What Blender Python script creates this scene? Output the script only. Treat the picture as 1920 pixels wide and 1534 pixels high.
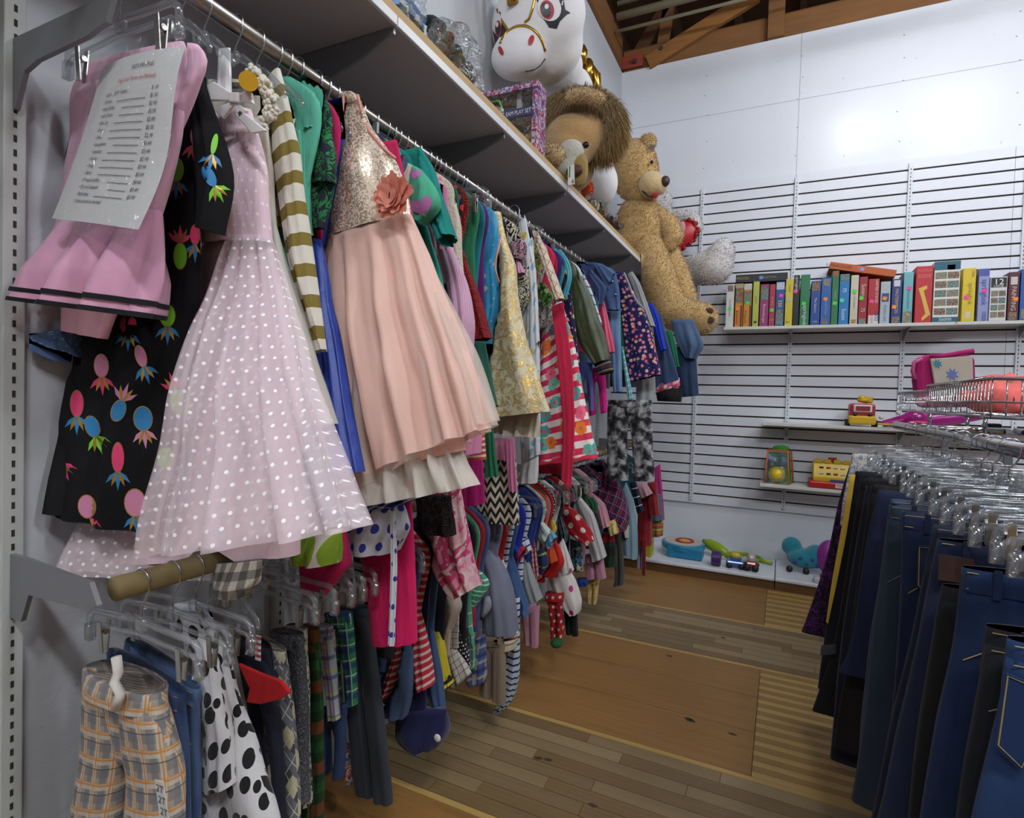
import bpy, bmesh, math, random
from mathutils import Vector, Matrix, noise
from mathutils.bvhtree import BVHTree
for o in list(bpy.data.objects): bpy.data.objects.remove(o)
sc = bpy.context.scene
COL = sc.collection
random.seed(7)
PI = math.pi
# ------------------------------------------------------------------ camera
W, H, F = 1920, 1534, 1064.19
YAW, PITCH, ROLL = .4458, -.0268, .0292
CAM = Vector((0, 0, 1.235))
def cam_axes():
    fw = Vector((-math.sin(YAW)*math.cos(PITCH), math.cos(YAW)*math.cos(PITCH), math.sin(PITCH)))
    r = Vector((math.cos(YAW), math.sin(YAW), 0)); u = r.cross(fw)
    c, s = math.cos(ROLL), math.sin(ROLL)
    return r*c+u*s, u*c-r*s, fw
AR, AU, AF = cam_axes()
cd = bpy.data.cameras.new('camera'); cam = bpy.data.objects.new('camera', cd); COL.objects.link(cam)
cd.sensor_fit = 'HORIZONTAL'; cd.sensor_width = 36; cd.lens = F*36/W; cd.clip_start = .02
m = Matrix((AR, AU, -AF)).transposed().to_4x4(); m.translation = CAM; cam.matrix_world = m
sc.camera = cam
# ------------------------------------------------------------------ world, lamps, exposure
wd = bpy.data.worlds.new('shop_ambience'); sc.world = wd; wd.use_nodes = True
bg = wd.node_tree.nodes['Background']; bg.inputs[0].default_value = (.86, .90, 1, 1); bg.inputs[1].default_value = .14
sc.view_settings.view_transform = 'Standard'; sc.view_settings.look = 'None'
sc.view_settings.gamma = 1; sc.view_settings.use_curve_mapping = False
sc.view_settings.exposure = 0.16
LAMPS = [((.80, 3.25, 3.78), 17), ((2.6, .6, 4.05), 44), ((.9, -1.0, 4.05), 54), ((-.6, -2.6, 4.05), 34), ((2.8, 2.2, 4.05), 24)]
for p, e in LAMPS:
    l = bpy.data.lights.new('fluorescent_light', 'AREA'); l.shape = 'RECTANGLE'; l.size = 1.2; l.size_y = .22
    l.energy = e*.35; l.color = (.93, .96, 1)
    lo = bpy.data.objects.new('fluorescent_light', l); COL.objects.link(lo); lo.location = (p[0], p[1], p[2]-.075)
    for s in (-.35, .35):     # the bare tubes also shine sideways
        l = bpy.data.lights.new('fluorescent_glow', 'POINT'); l.shadow_soft_size = .12; l.energy = e*1.15; l.color = (.93, .96, 1)
        lo = bpy.data.objects.new('fluorescent_glow', l); COL.objects.link(lo); lo.location = (p[0]+s, p[1], p[2]-.2)
# ------------------------------------------------------------------ pixel to place
def ray(px, py): return AF+AR*((px-W/2)/F)-AU*((py-H/2)/F)
def at(px, py, Y): d = ray(px, py); return CAM+d*(Y/d.y)
def atx(px, py, X): d = ray(px, py); return CAM+d*(X/d.x)
def atz(px, py, Z): d = ray(px, py); return CAM+d*((Z-CAM.z)/d.z)
def mpp(p): return (p-CAM).dot(AF)/F     # metres for one pixel at point p
# ------------------------------------------------------------------ objects
def tag(o, label=None, cat=None, group=None, kind=None):
    if label: o['label'] = label
    if cat: o['category'] = cat
    if group: o['group'] = group
    if kind: o['kind'] = kind
    return o
def thing(name, loc, label, cat, group=None):
    o = bpy.data.objects.new(name, None); COL.objects.link(o); o.location = loc; o.empty_display_size = .05
    return tag(o, label, cat, group)
def wloc(o):
    v = Vector((0, 0, 0))
    while o: v += o.location; o = o.parent
    return v
class MB:
    def __init__(s): s.v = []; s.f = []; s.uv = []; s.mi = []
    def add(s, vs, fs, uvs=None, mi=0):
        b = len(s.v); s.v += [Vector(q) for q in vs]
        for i, f in enumerate(fs):
            s.f.append([b+k for k in f]); s.mi.append(mi)
            s.uv.append(uvs[i] if uvs else [(0, 0)]*len(f))
        return s
    def box(s, c, d, rot=None, mi=0):
        x, y, z = d[0]/2, d[1]/2, d[2]/2
        vs = [Vector(q) for q in ((-x,-y,-z),(x,-y,-z),(x,y,-z),(-x,y,-z),(-x,-y,z),(x,-y,z),(x,y,z),(-x,y,z))]
        if rot: vs = [rot @ q for q in vs]
        vs = [q+Vector(c) for q in vs]
        fs = [(0,3,2,1),(4,5,6,7),(0,1,5,4),(1,2,6,5),(2,3,7,6),(3,0,4,7)]
        uv = []
        for f in fs:
            a, b_, c_, d_ = [vs[k] for k in f]; w = (b_-a).length; h = (d_-a).length
            uv.append([(0,0),(w,0),(w,h),(0,h)])
        return s.add(vs, fs, uv, mi)
    def span(s, a, b, mi=0):
        a = Vector(a); b = Vector(b); return s.box((a+b)/2, (abs(b.x-a.x), abs(b.y-a.y), abs(b.z-a.z)), mi=mi)
    def tube(s, path, r, n=8, ends=True, mi=0, flat=1, closed=False):
        P = [Vector(q) for q in path]; vs = []; fs = []; up = None; m_ = len(P)
        for i, p in enumerate(P):
            if closed: t = (P[(i+1) % m_]-P[i-1])
            else: t = P[min(i+1, m_-1)]-P[max(i-1, 0)]
            if t.length < 1e-9: t = Vector((0,0,1))
            t.normalize()
            if up is None:
                up = Vector((0,1,0)) if abs(t.y) < .9 else Vector((0,0,1))
            a = (up-t*up.dot(t))
            if a.length < 1e-6: a = t.orthogonal()
            a.normalize(); b = t.cross(a); up = a
            rr = r[i] if isinstance(r, (list, tuple)) else r
            for k in range(n):
                an = 2*PI*k/n; vs.append(p+a*(rr*math.cos(an)*flat)+b*(rr*math.sin(an)))
        for i in range(m_-(0 if closed else 1)):
            j = (i+1) % m_
            for k in range(n):
                fs.append((i*n+k, i*n+(k+1) % n, j*n+(k+1) % n, j*n+k))
        if ends and not closed: fs.append(tuple(range(n-1, -1, -1))); fs.append(tuple((m_-1)*n+k for k in range(n)))
        return s.add(vs, fs, None, mi)
    def ball(s, c, r, n=14, m_=9, rot=None, mi=0):
        r = (r, r, r) if isinstance(r, (int, float)) else r; vs = [Vector((0,0,-r[2]))]; fs = []
        for j in range(1, m_):
            ph = -PI/2+PI*j/m_
            for k in range(n): vs.append(Vector((r[0]*math.cos(ph)*math.cos(2*PI*k/n), r[1]*math.cos(ph)*math.sin(2*PI*k/n), r[2]*math.sin(ph))))
        vs.append(Vector((0,0,r[2]))); q = len(vs)-1
        for k in range(n): fs.append((0, 1+(k+1) % n, 1+k)); fs.append((q, 1+(m_-2)*n+k, 1+(m_-2)*n+(k+1) % n))
        for j in range(m_-2):
            for k in range(n): fs.append((1+j*n+k, 1+j*n+(k+1) % n, 1+(j+1)*n+(k+1) % n, 1+(j+1)*n+k))
        if rot: vs = [rot @ q_ for q_ in vs]
        return s.add([q_+Vector(c) for q_ in vs], fs, None, mi)
    def cyl(s, a, b, r, n=16, mi=0): return s.tube([a, b], r, n, True, mi)
    def prism(s, pts, a, b, mi=0):
        """pts: list of 3D points of a planar outline, moved by a and by b"""
        n = len(pts); vs = [Vector(q)+Vector(a) for q in pts]+[Vector(q)+Vector(b) for q in pts]
        fs = [tuple(range(n-1,-1,-1)), tuple(range(n, 2*n))]+[(k, (k+1) % n, n+(k+1) % n, n+k) for k in range(n)]
        return s.add(vs, fs, None, mi)
    def build(s, name, mat, parent=None, smooth=False, bevel=0, kind=None, label=None, cat=None, group=None):
        off = wloc(parent) if parent else Vector((0,0,0))
        me = bpy.data.meshes.new(name); me.from_pydata([tuple(q-off) for q in s.v], [], s.f)
        uvl = me.uv_layers.new(name='UVMap')
        k = 0
        for f in s.uv:
            for q in f: uvl.data[k].uv = q; k += 1
        mats = mat if isinstance(mat, (list, tuple)) else [mat]
        for q in mats: me.materials.append(q)
        if len(mats) > 1: me.polygons.foreach_set('material_index', s.mi)
        if smooth: me.polygons.foreach_set('use_smooth', [True]*len(me.polygons))
        me.update()
        o = bpy.data.objects.new(name, me); COL.objects.link(o); o.parent = parent
        if bevel:
            md = o.modifiers.new('bevel', 'BEVEL'); md.width = bevel; md.segments = 2; md.limit_method = 'ANGLE'
        return tag(o, label, cat, group, kind)
def copy_tree(o, parent=None):
    c = o.copy(); COL.objects.link(c); c.parent = parent
    for ch in list(o.children): copy_tree(ch, c)
    return c
# ------------------------------------------------------------------ materials
def srgb(h):
    h = h.lstrip('#'); v = [int(h[i:i+2], 16)/255 for i in (0, 2, 4)]
    return tuple(x/12.92 if x <= .04045 else ((x+.055)/1.055)**2.4 for x in v)+(1,)
class NT:
    def __init__(s, name):
        s.mat = bpy.data.materials.new(name); s.mat.use_nodes = True; s.nt = s.mat.node_tree
        s.b = s.nt.nodes['Principled BSDF']; s.out = s.nt.nodes['Material Output']; s._uv = None
    def n(s, t, **kw):
        q = s.nt.nodes.new(t)
        for k, v in kw.items(): setattr(q, k, v)
        return q
    def l(s, a, b): s.nt.links.new(a, b)
    def val(s, sock, v):
        if isinstance(v, (int, float)): sock.default_value = v
        elif isinstance(v, (tuple, list)): sock.default_value = v
        elif isinstance(v, str): sock.default_value = srgb(v)
        else: s.l(v, sock)
    def math(s, op, a, b=0.0, c=None):
        q = s.n('ShaderNodeMath', operation=op); s.val(q.inputs[0], a); s.val(q.inputs[1], b)
        if c is not None: s.val(q.inputs[2], c)
        return q.outputs[0]
    def mix(s, fac, a, b):
        q = s.n('ShaderNodeMix', data_type='RGBA'); s.val(q.inputs[0], fac); s.val(q.inputs[6], a); s.val(q.inputs[7], b); return q.outputs[2]
    def uv(s):
        if not s._uv:
            q = s.n('ShaderNodeUVMap'); s._uv = q.outputs[0]
            x = s.n('ShaderNodeSeparateXYZ'); s.l(s._uv, x.inputs[0]); s.u, s.v = x.outputs[0], x.outputs[1]
        return s._uv
    def pos(s): return s.n('ShaderNodeTexCoord').outputs['Object']
    def map(s, vec, scale=(1,1,1), rot=0, loc=(0,0,0)):
        q = s.n('ShaderNodeMapping'); s.l(vec, q.inputs[0]); q.inputs['Scale'].default_value = scale; q.inputs['Rotation'].default_value = (0,0,rot); q.inputs['Location'].default_value = loc; return q.outputs[0]
    def noise(s, vec, scale, detail=3, rough=.5, dist=0):
        q = s.n('ShaderNodeTexNoise'); s.l(vec, q.inputs['Vector']); q.inputs['Scale'].default_value = scale; q.inputs['Detail'].default_value = detail
        q.inputs['Roughness'].default_value = rough; q.inputs['Distortion'].default_value = dist; return q.outputs['Fac']
    def voro(s, vec, scale, rnd=1, feat='F1'):
        q = s.n('ShaderNodeTexVoronoi', feature=feat, voronoi_dimensions='2D'); s.l(vec, q.inputs['Vector']); q.inputs['Scale'].default_value = scale; q.inputs['Randomness'].default_value = rnd; return q
    def ramp(s, fac, stops, interp='CONSTANT'):
        q = s.n('ShaderNodeValToRGB'); s.val(q.inputs[0], fac); r = q.color_ramp; r.interpolation = interp
        while len(r.elements) < len(stops): r.elements.new(.5)
        for e, (p, c) in zip(r.elements, stops): e.position = p; e.color = srgb(c) if isinstance(c, str) else c
        return q.outputs[0]
    def bump(s, h, st=.3, d=.002):
        q = s.n('ShaderNodeBump'); s.l(h, q.inputs['Height']); q.inputs['Strength'].default_value = st; q.inputs['Distance'].default_value = d
        s.l(q.outputs[0], s.b.inputs['Normal'])
    def done(s, col, rough=.8, metal=0, spec=.5, sheen=0, trans=0, coat=0):
        s.val(s.b.inputs['Base Color'], col); s.val(s.b.inputs['Roughness'], rough); s.val(s.b.inputs['Metallic'], metal)
        s.b.inputs['Specular IOR Level'].default_value = spec
        if sheen: s.b.inputs['Sheen Weight'].default_value = sheen
        if coat: s.b.inputs['Coat Weight'].default_value = coat
        return s.mat
_mc = {}
def memo(fn):
    def g(*a, **k):
        key = (fn.__name__, repr(a), repr(k))
        if key not in _mc: _mc[key] = fn(*a, **k)
        return _mc[key]
    return g
def band(n, x, period, width, off=0):
    """1 inside a stripe of the given width, repeated"""
    f = n.math('FRACT', n.math('ADD', n.math('DIVIDE', x, period), 50+off))
    return n.math('LESS_THAN', f, width/period)
def cloth_finish(n, col, rough=.88, sheen=.04, weave=900, spec=.2):
    uv = n.uv(); h = n.noise(n.map(uv, (16, 5, 1)), 1, 4, .55, .6); f = n.noise(uv, weave, 1); n.bump(n.math('ADD', h, n.math('MULTIPLY', f, .03)), .55, .016)
    v = n.noise(uv, 9, 3)
    col = n.mix(n.math('MULTIPLY', v, .16), col, (.08, .08, .09, 1))
    return n.done(col, rough, sheen=sheen, spec=spec)
@memo
def solid(c, rough=.88, sheen=.04):
    n = NT('cloth'); return cloth_finish(n, srgb(c), rough, sheen)
@memo
def satin(c):
    n = NT('satin'); return cloth_finish(n, srgb(c), .42, .1, spec=.5)
@memo
def paint(c, rough=.45, metal=0, coat=0):
    n = NT('plastic'); return n.done(srgb(c), rough, metal, coat=coat)
@memo
def denim(c, c2=None):
    n = NT('denim'); uv = n.uv(); a = n.noise(n.map(uv, (260, 900, 1)), 1, 2); b = n.noise(uv, 7, 4)
    c1 = srgb(c); lt = srgb(c2) if c2 else tuple(min(1, q*1.9+.02) for q in c1[:3])+(1,)
    col = n.mix(n.math('MULTIPLY', a, .5), c1, lt); col = n.mix(n.math('MULTIPLY', n.math('SUBTRACT', b, .4), 1.6), col, lt) if c2 else col
    n.bump(a, .3, .0008); return n.done(col, .9, spec=.2, sheen=.1)
@memo
def stripes(c1, c2, period, width, axis='v', off=0):
    n = NT('striped_cloth'); n.uv(); x = n.v if axis == 'v' else n.u
    return cloth_finish(n, n.mix(band(n, x, period, width, off), srgb(c1), srgb(c2)))
@memo
def multistripe(base, lines, axis='v'):
    n = NT('striped_cloth'); n.uv(); x = n.v if axis == 'v' else n.u; col = srgb(base)
    for c, p, w, o in lines: col = n.mix(band(n, x, p, w, o), col, srgb(c))
    return cloth_finish(n, col)
@memo
def plaid(base, lines):
    """lines: (colour, period, width, offset, axis, alpha)"""
    n = NT('plaid_cloth'); n.uv(); col = srgb(base)
    for c, p, w, o, ax, al in lines:
        f = n.math('MULTIPLY', band(n, n.u if ax == 'u' else n.v, p, w, o), al); col = n.mix(f, col, srgb(c))
    return cloth_finish(n, col)
@memo
def tartan(base, lines):
    """plaid cut on the bias"""
    n = NT('plaid_cloth'); n.uv(); col = srgb(base); a = n.math('ADD', n.u, n.v); b = n.math('SUBTRACT', n.u, n.v)
    for c, p, w, o, ax, al in lines:
        col = n.mix(n.math('MULTIPLY', band(n, a if ax == 'u' else b, p, w, o), al), col, srgb(c))
    return cloth_finish(n, col)
def dotmask(n, period, rad, stag=True):
    n.uv(); vy = n.math('DIVIDE', n.v, period); row = n.math('FLOOR', n.math('ADD', vy, 50)); sh = n.math('MULTIPLY', n.math('MODULO', row, 2), .5 if stag else 0)
    fx = n.math('SUBTRACT', n.math('FRACT', n.math('ADD', n.math('ADD', n.math('DIVIDE', n.u, period), 50), sh)), .5)
    fy = n.math('SUBTRACT', n.math('FRACT', n.math('ADD', vy, 50)), .5)
    d = n.math('SQRT', n.math('ADD', n.math('MULTIPLY', fx, fx), n.math('MULTIPLY', fy, fy)))
    return n.math('LESS_THAN', d, rad/period)
@memo
def dots(c1, c2, period, rad):
    n = NT('dotted_cloth'); return cloth_finish(n, n.mix(dotmask(n, period, rad), srgb(c1), srgb(c2)))
@memo
def floral(base, cols, scale, thr=.32, thr2=None):
    n = NT('flowered_cloth'); uv = n.uv(); q = n.voro(uv, scale); w = n.noise(uv, scale*5, 2)
    d = n.math('ADD', q.outputs['Distance'], n.math('MULTIPLY', n.math('SUBTRACT', w, .5), .35))
    x = n.n('ShaderNodeSeparateColor'); n.l(q.outputs['Color'], x.inputs[0])
    cc = n.ramp(x.outputs[0], [(i/len(cols), c) for i, c in enumerate(cols)])
    col = n.mix(n.math('LESS_THAN', d, thr), srgb(base), cc)
    col = n.mix(n.math('LESS_THAN', d, thr*.3), col, srgb(cols[-1]))
    return cloth_finish(n, col)
@memo
def stripefloral():
    n = NT('flowered_striped_cloth'); uv = n.uv(); base = n.mix(band(n, n.v, .05, .024), srgb('f3e9e6'), srgb('e03358'))
    q = n.voro(uv, 15); w = n.noise(uv, 60, 2); d = n.math('ADD', q.outputs['Distance'], n.math('MULTIPLY', n.math('SUBTRACT', w, .5), .4))
    x = n.n('ShaderNodeSeparateColor'); n.l(q.outputs['Color'], x.inputs[0])
    cc = n.ramp(x.outputs[0], [(0, '4fa8a4'), (.35, 'f08a28'), (.6, 'f0708c'), (.8, '6cbfae')])
    col = n.mix(n.math('LESS_THAN', d, .37), base, cc); col = n.mix(n.math('LESS_THAN', d, .09), col, srgb('e85070'))
    return cloth_finish(n, col)
@memo
def splotch(cols, scale, dist=1.5, detail=3):
    n = NT('printed_cloth'); uv = n.uv(); f = n.noise(uv, scale, detail, .55, dist); k = len(cols)
    return cloth_finish(n, n.ramp(f, [(0, cols[0])]+[(.36+.28*i/(k-1), c) for i, c in enumerate(cols[1:])]))
@memo
def zebra(c1, c2, scale):
    n = NT('zebra_cloth'); uv = n.uv(); f = n.noise(uv, scale, 2, .5, 3.2)
    s_ = n.math('SINE', n.math('MULTIPLY', f, 42)); return cloth_finish(n, n.mix(n.math('GREATER_THAN', s_, 0), srgb(c1), srgb(c2)))
@memo
def chevron(c1, c2, px, py):
    n = NT('zigzag_cloth'); n.uv(); t = n.math('PINGPONG', n.math('ADD', n.u, 3), px); x = n.math('ADD', n.v, n.math('MULTIPLY', t, 1.6))
    return cloth_finish(n, n.mix(band(n, x, py, py*.5), srgb(c1), srgb(c2)))
@memo
def argyle():
    n = NT('argyle_cloth'); n.uv(); p = .036
    a = n.math('ADD', n.math('DIVIDE', n.u, p), n.math('DIVIDE', n.v, p*1.5)); b = n.math('SUBTRACT', n.math('DIVIDE', n.u, p), n.math('DIVIDE', n.v, p*1.5))
    fa = n.math('MODULO', n.math('FLOOR', n.math('ADD', a, 100)), 2); fb = n.math('MODULO', n.math('FLOOR', n.math('ADD', b, 100)), 2)
    col = n.mix(fa, srgb('70747c'), srgb('4a4f58')); col = n.mix(n.math('MULTIPLY', fb, fa), col, srgb('c9c3a2'))
    la = n.math('LESS_THAN', n.math('FRACT', n.math('ADD', a, 100.5)), .06); lb = n.math('LESS_THAN', n.math('FRACT', n.math('ADD', b, 100.5)), .06)
    return cloth_finish(n, n.mix(n.math('MAXIMUM', la, lb), col, srgb('d8d4c0')))
@memo
def spots(c1, c2, scale, thr):
    n = NT('spotted_cloth'); uv = n.map(n.uv(), (1, .72, 1)); q = n.voro(uv, scale, .8)
    x = n.n('ShaderNodeSeparateColor'); n.l(q.outputs['Color'], x.inputs[0])
    t = n.math('ADD', thr*.6, n.math('MULTIPLY', x.outputs[0], thr*.6))
    return cloth_finish(n, n.mix(n.math('LESS_THAN', q.outputs['Distance'], t), srgb(c1), srgb(c2)), .95, .4)
@memo
def sequins():
    n = NT('sequin_cloth'); uv = n.uv(); q = n.voro(uv, 330, .35)
    x = n.n('ShaderNodeSeparateColor'); n.l(q.outputs['Color'], x.inputs[0]); big = n.noise(uv, 26, 3)
    on = n.math('GREATER_THAN', n.math('ADD', x.outputs[0], n.math('MULTIPLY', big, 1.1)), .96)
    col = n.mix(on, srgb('efdccf'), n.ramp(x.outputs[1], [(0, 'b8a488'), (.5, 'e0ccb0'), (.8, 'fff4dc')], 'LINEAR'))
    q2 = n.n('ShaderNodeCombineXYZ'); n.l(x.outputs[0], q2.inputs[0]); n.l(x.outputs[1], q2.inputs[1]); n.l(x.outputs[2], q2.inputs[2])
    n.bump(x.outputs[2], .7, .002)
    return n.done(col, n.mix(on, (.8,.8,.8,1), (.25,.25,.25,1)), n.math('MULTIPLY', on, .5))
@memo
def brocade():
    n = NT('brocade_cloth'); uv = n.uv(); f = n.noise(uv, 34, 4, .6, 1.2); g = n.noise(uv, 300, 2)
    col = n.ramp(f, [(0, 'ddd6bc'), (.46, 'd8cfae'), (.54, 'b39a62'), (.6, 'cdbf92'), (.75, 'e0d9c4')], 'LINEAR')
    on = n.math('MULTIPLY', n.math('GREATER_THAN', f, .53), n.math('GREATER_THAN', g, .55)); col = n.mix(on, col, srgb('c8a040')); n.bump(f, .5, .003)
    return n.done(col, n.mix(on, (.75,.75,.75,1), (.3,.3,.3,1)), n.math('MULTIPLY', on, .7))
@memo
def velvet(c):
    n = NT('velvet'); return cloth_finish(n, srgb(c), .95, .2)
@memo
def rosette(c):
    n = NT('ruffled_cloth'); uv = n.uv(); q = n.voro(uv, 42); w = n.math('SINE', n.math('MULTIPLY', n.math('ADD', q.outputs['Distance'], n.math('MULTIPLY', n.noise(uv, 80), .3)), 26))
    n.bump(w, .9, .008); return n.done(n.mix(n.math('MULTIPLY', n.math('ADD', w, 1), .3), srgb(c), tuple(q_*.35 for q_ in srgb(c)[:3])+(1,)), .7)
@memo
def sheer(c, alpha, dot=None, rough=.7):
    """organza and tulle: part of the light passes straight through"""
    n = NT('sheer_cloth'); uv = n.uv(); col = srgb(c); a = alpha
    if dot:
        mk = dotmask(n, dot[0], dot[1]); col = n.mix(mk, col, srgb(dot[2])); a = n.math('MAXIMUM', n.math('MULTIPLY', mk, .93), alpha)
    n.val(n.b.inputs['Base Color'], col); n.b.inputs['Roughness'].default_value = rough; n.b.inputs['Sheen Weight'].default_value = .3
    n.bump(n.noise(uv, 60, 4), .3, .003)
    n.val(n.b.inputs['Alpha'], a); return n.mat
@memo
def clear(tint='eef1f3', strength=.06, rough=.09):
    """clear moulded plastic: see-through face on, mirror-like at grazing angles"""
    n = NT('clear_plastic'); nt = n.nt; t = n.n('ShaderNodeBsdfTransparent'); t.inputs[0].default_value = srgb(tint)
    g = n.n('ShaderNodeBsdfGlossy'); g.inputs['Roughness'].default_value = rough; g.inputs[0].default_value = (1, 1, 1, 1)
    lw = n.n('ShaderNodeLayerWeight'); lw.inputs[0].default_value = .42
    f = n.math('ADD', n.math('MULTIPLY', lw.outputs['Facing'], .36), strength)
    df = n.n('ShaderNodeBsdfDiffuse'); df.inputs[0].default_value = (.9, .92, .95, 1); m0 = n.n('ShaderNodeMixShader'); m0.inputs[0].default_value = .05; n.l(t.outputs[0], m0.inputs[1]); n.l(df.outputs[0], m0.inputs[2])
    mx = n.n('ShaderNodeMixShader'); n.l(f, mx.inputs[0]); n.l(m0.outputs[0], mx.inputs[1]); n.l(g.outputs[0], mx.inputs[2]); n.l(mx.outputs[0], n.out.inputs[0])
    return n.mat
@memo
def crinkle(tint='f4f6f8', strength=.12):
    n = NT('clear_film'); t = n.n('ShaderNodeBsdfTransparent'); t.inputs[0].default_value = srgb(tint)
    g = n.n('ShaderNodeBsdfGlossy'); g.inputs['Roughness'].default_value = .12
    h = n.noise(n.pos(), 26, 3, .6, 1.5); b = n.n('ShaderNodeBump'); n.l(h, b.inputs['Height']); b.inputs['Strength'].default_value = .8; b.inputs['Distance'].default_value = .03
    n.l(b.outputs[0], g.inputs['Normal'])
    mx = n.n('ShaderNodeMixShader'); mx.inputs[0].default_value = strength; n.l(t.outputs[0], mx.inputs[1]); n.l(g.outputs[0], mx.inputs[2]); n.l(mx.outputs[0], n.out.inputs[0]); return n.mat
@memo
def steel(c='b8babc', rough=.28):
    n = NT('steel'); h = n.noise(n.pos(), 40, 3); return n.done(srgb(c), n.math('ADD', rough-.08, n.math('MULTIPLY', h, .16)), 1)
@memo
def fur(c1, c2, sc_=90):
    n = NT('plush_fur'); p = n.pos(); a = n.noise(p, sc_, 4, .65); b = n.noise(p, 14, 2)
    col = n.mix(n.math('ADD', n.math('MULTIPLY', a, .6), n.math('MULTIPLY', b, .4)), srgb(c1), srgb(c2)); n.bump(a, .9, .008); return n.done(col, .95, sheen=.5, spec=.1)
@memo
def wood(c1, c2, sx=2.2, sy=60, rough=.42, seed=0):
    n = NT('wood'); p = n.map(n.pos(), (sx, sy, sy), 0, (seed, seed*3.1, 0)); a = n.noise(p, 1, 4, .6, .4)
    col = n.mix(n.ramp(a, [(.3, (0,0,0,1)), (.7, (1,1,1,1))], 'LINEAR'), srgb(c1), srgb(c2)); n.bump(a, .08, .001)
    return n.done(col, n.math('ADD', rough, n.math('MULTIPLY', a, .2)))
@memo
def plaster(c, bump=.35, sc_=12, rough=.5):
    n = NT('painted_wall'); p = n.pos(); a = n.noise(p, sc_, 5, .6, .6); s2 = n.noise(p, 3, 2); d = n.noise(n.map(p, (1,1,.5)), 45, 2)
    col = n.mix(n.math('MULTIPLY', s2, .14), srgb(c), srgb('8c9098')); col = n.mix(n.math('MULTIPLY', n.math('GREATER_THAN', d, .76), .35), col, srgb('77746e'))
    n.bump(a, bump, .008); return n.done(col, n.math('ADD', rough-.1, n.math('MULTIPLY', a, .22)))
# ================================================================== the setting
XW, YB, ZT = -1.28, 4.547, 3.861          # left wall, slat face of the back wall, top of the walls
WHITE = 'd9dde6'
def struct(o): o['kind'] = 'structure'; return o
# floor: a sub-floor with real boards on it
fl = struct(MB().span((-1.4, -4, -.06), (5.5, 4.75, -.012)).build('floor', paint('2a1c10', .9)))
WO = [wood('835c30', '96703c', 2.2, 46, .4, i) for i in range(3)]
WG = [wood(a, b, 3, 70, .42, i+5) for i, (a, b) in enumerate((('7b6848', '8a7654'), ('705d40', '7f6b4b'), ('857253', '95805d'), ('6c5636', '7c6644')))]
WL = [wood(a, b, 3, 60, .4, i+11) for i, (a, b) in enumerate((('a98a4e', 'b59659'), ('8b6a36', '977540')))]
def plank_mesh(lx, ly, mat):
    mb = MB().box((0, 0, -.006), (lx-.0012, ly-.0012, .012)); mb.v[4:] = [Vector((q.x*.9992, q.y-math.copysign(.0006, q.y), q.z)) for q in mb.v[4:]]
    o = mb.build('plank', mat); me = o.data; bpy.data.objects.remove(o); return me
PM = {}
def plank(x0, x1, y0, y1, mats, key, name='plank'):
    lx, ly = round(x1-x0, 3), round(y1-y0, 3); i = random.randrange(len(mats)); kk = (key, lx, ly, i)
    if kk not in PM: PM[kk] = plank_mesh(lx, ly, mats[i])
    o = bpy.data.objects.new(name, PM[kk]); COL.objects.link(o); o.parent = fl; o.location = ((x0+x1)/2, (y0+y1)/2, 0); return o
random.seed(3)
def orange_zone(y0, y1):
    w = (y1-y0-.05)/3
    plank(-1.4, 5.4, y0, y0+.025, [WL[0]], 'e', 'border_strip'); plank(-1.4, 5.4, y1-.025, y1, [WL[0]], 'e', 'border_strip')
    for k in range(3): plank(-1.4, -.05, y0+.025+k*w, y0+.025+(k+1)*w, [WO[k]], 'o')
    n = 26; s = (y1-y0-.05)/n
    for k in range(n): plank(-.05, .9, y0+.025+k*s, y0+.025+(k+1)*s, [WL[k % 2]], 's%d' % (k % 2), 'strip')
    for k in range(3): plank(.9, 5.4, y0+.025+k*w, y0+.025+(k+1)*w, [WO[k]], 'o')
def grey_zone(y0, y1):
    s = (y1-y0)/9
    for k in range(9):
        x = -1.4+(-.27 if k % 2 else 0)*.5
        while x < 1.2:
            L = random.choice((.36, .45, .54, .72)); plank(x, x+L, y0+k*s, y0+(k+1)*s, WG, 'g'); x += L
        plank(x, 5.4, y0+k*s, y0+(k+1)*s, WG, 'g')
orange_zone(3.385, 4.55); grey_zone(2.86, 3.385); orange_zone(1.985, 2.86); grey_zone(1.46, 1.985); orange_zone(.585, 1.46); grey_zone(.06, .585)
plank(-1.4, 5.4, -3.9, .06, [WO[0]], 'o')
for px, py, a in ((1028, 1425, .3), (1010, 1421, .2), (1290, 1348, -.1), (1296, 1352, .2), (1356, 1196, 0), (1255, 1230, 0), (1372, 1376, 1), (1112, 1510, 0)):
    p = atz(px, py, .0006); c = [(p.x+.022*math.cos(t)*random.uniform(.4, 1), p.y+.012*math.sin(t)*random.uniform(.4, 1), .0006) for t in [k*PI/5 for k in range(10)]]
    MB().add(c, [tuple(range(10))]).build('scuff_mark', paint('33302c', .8), fl)
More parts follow.
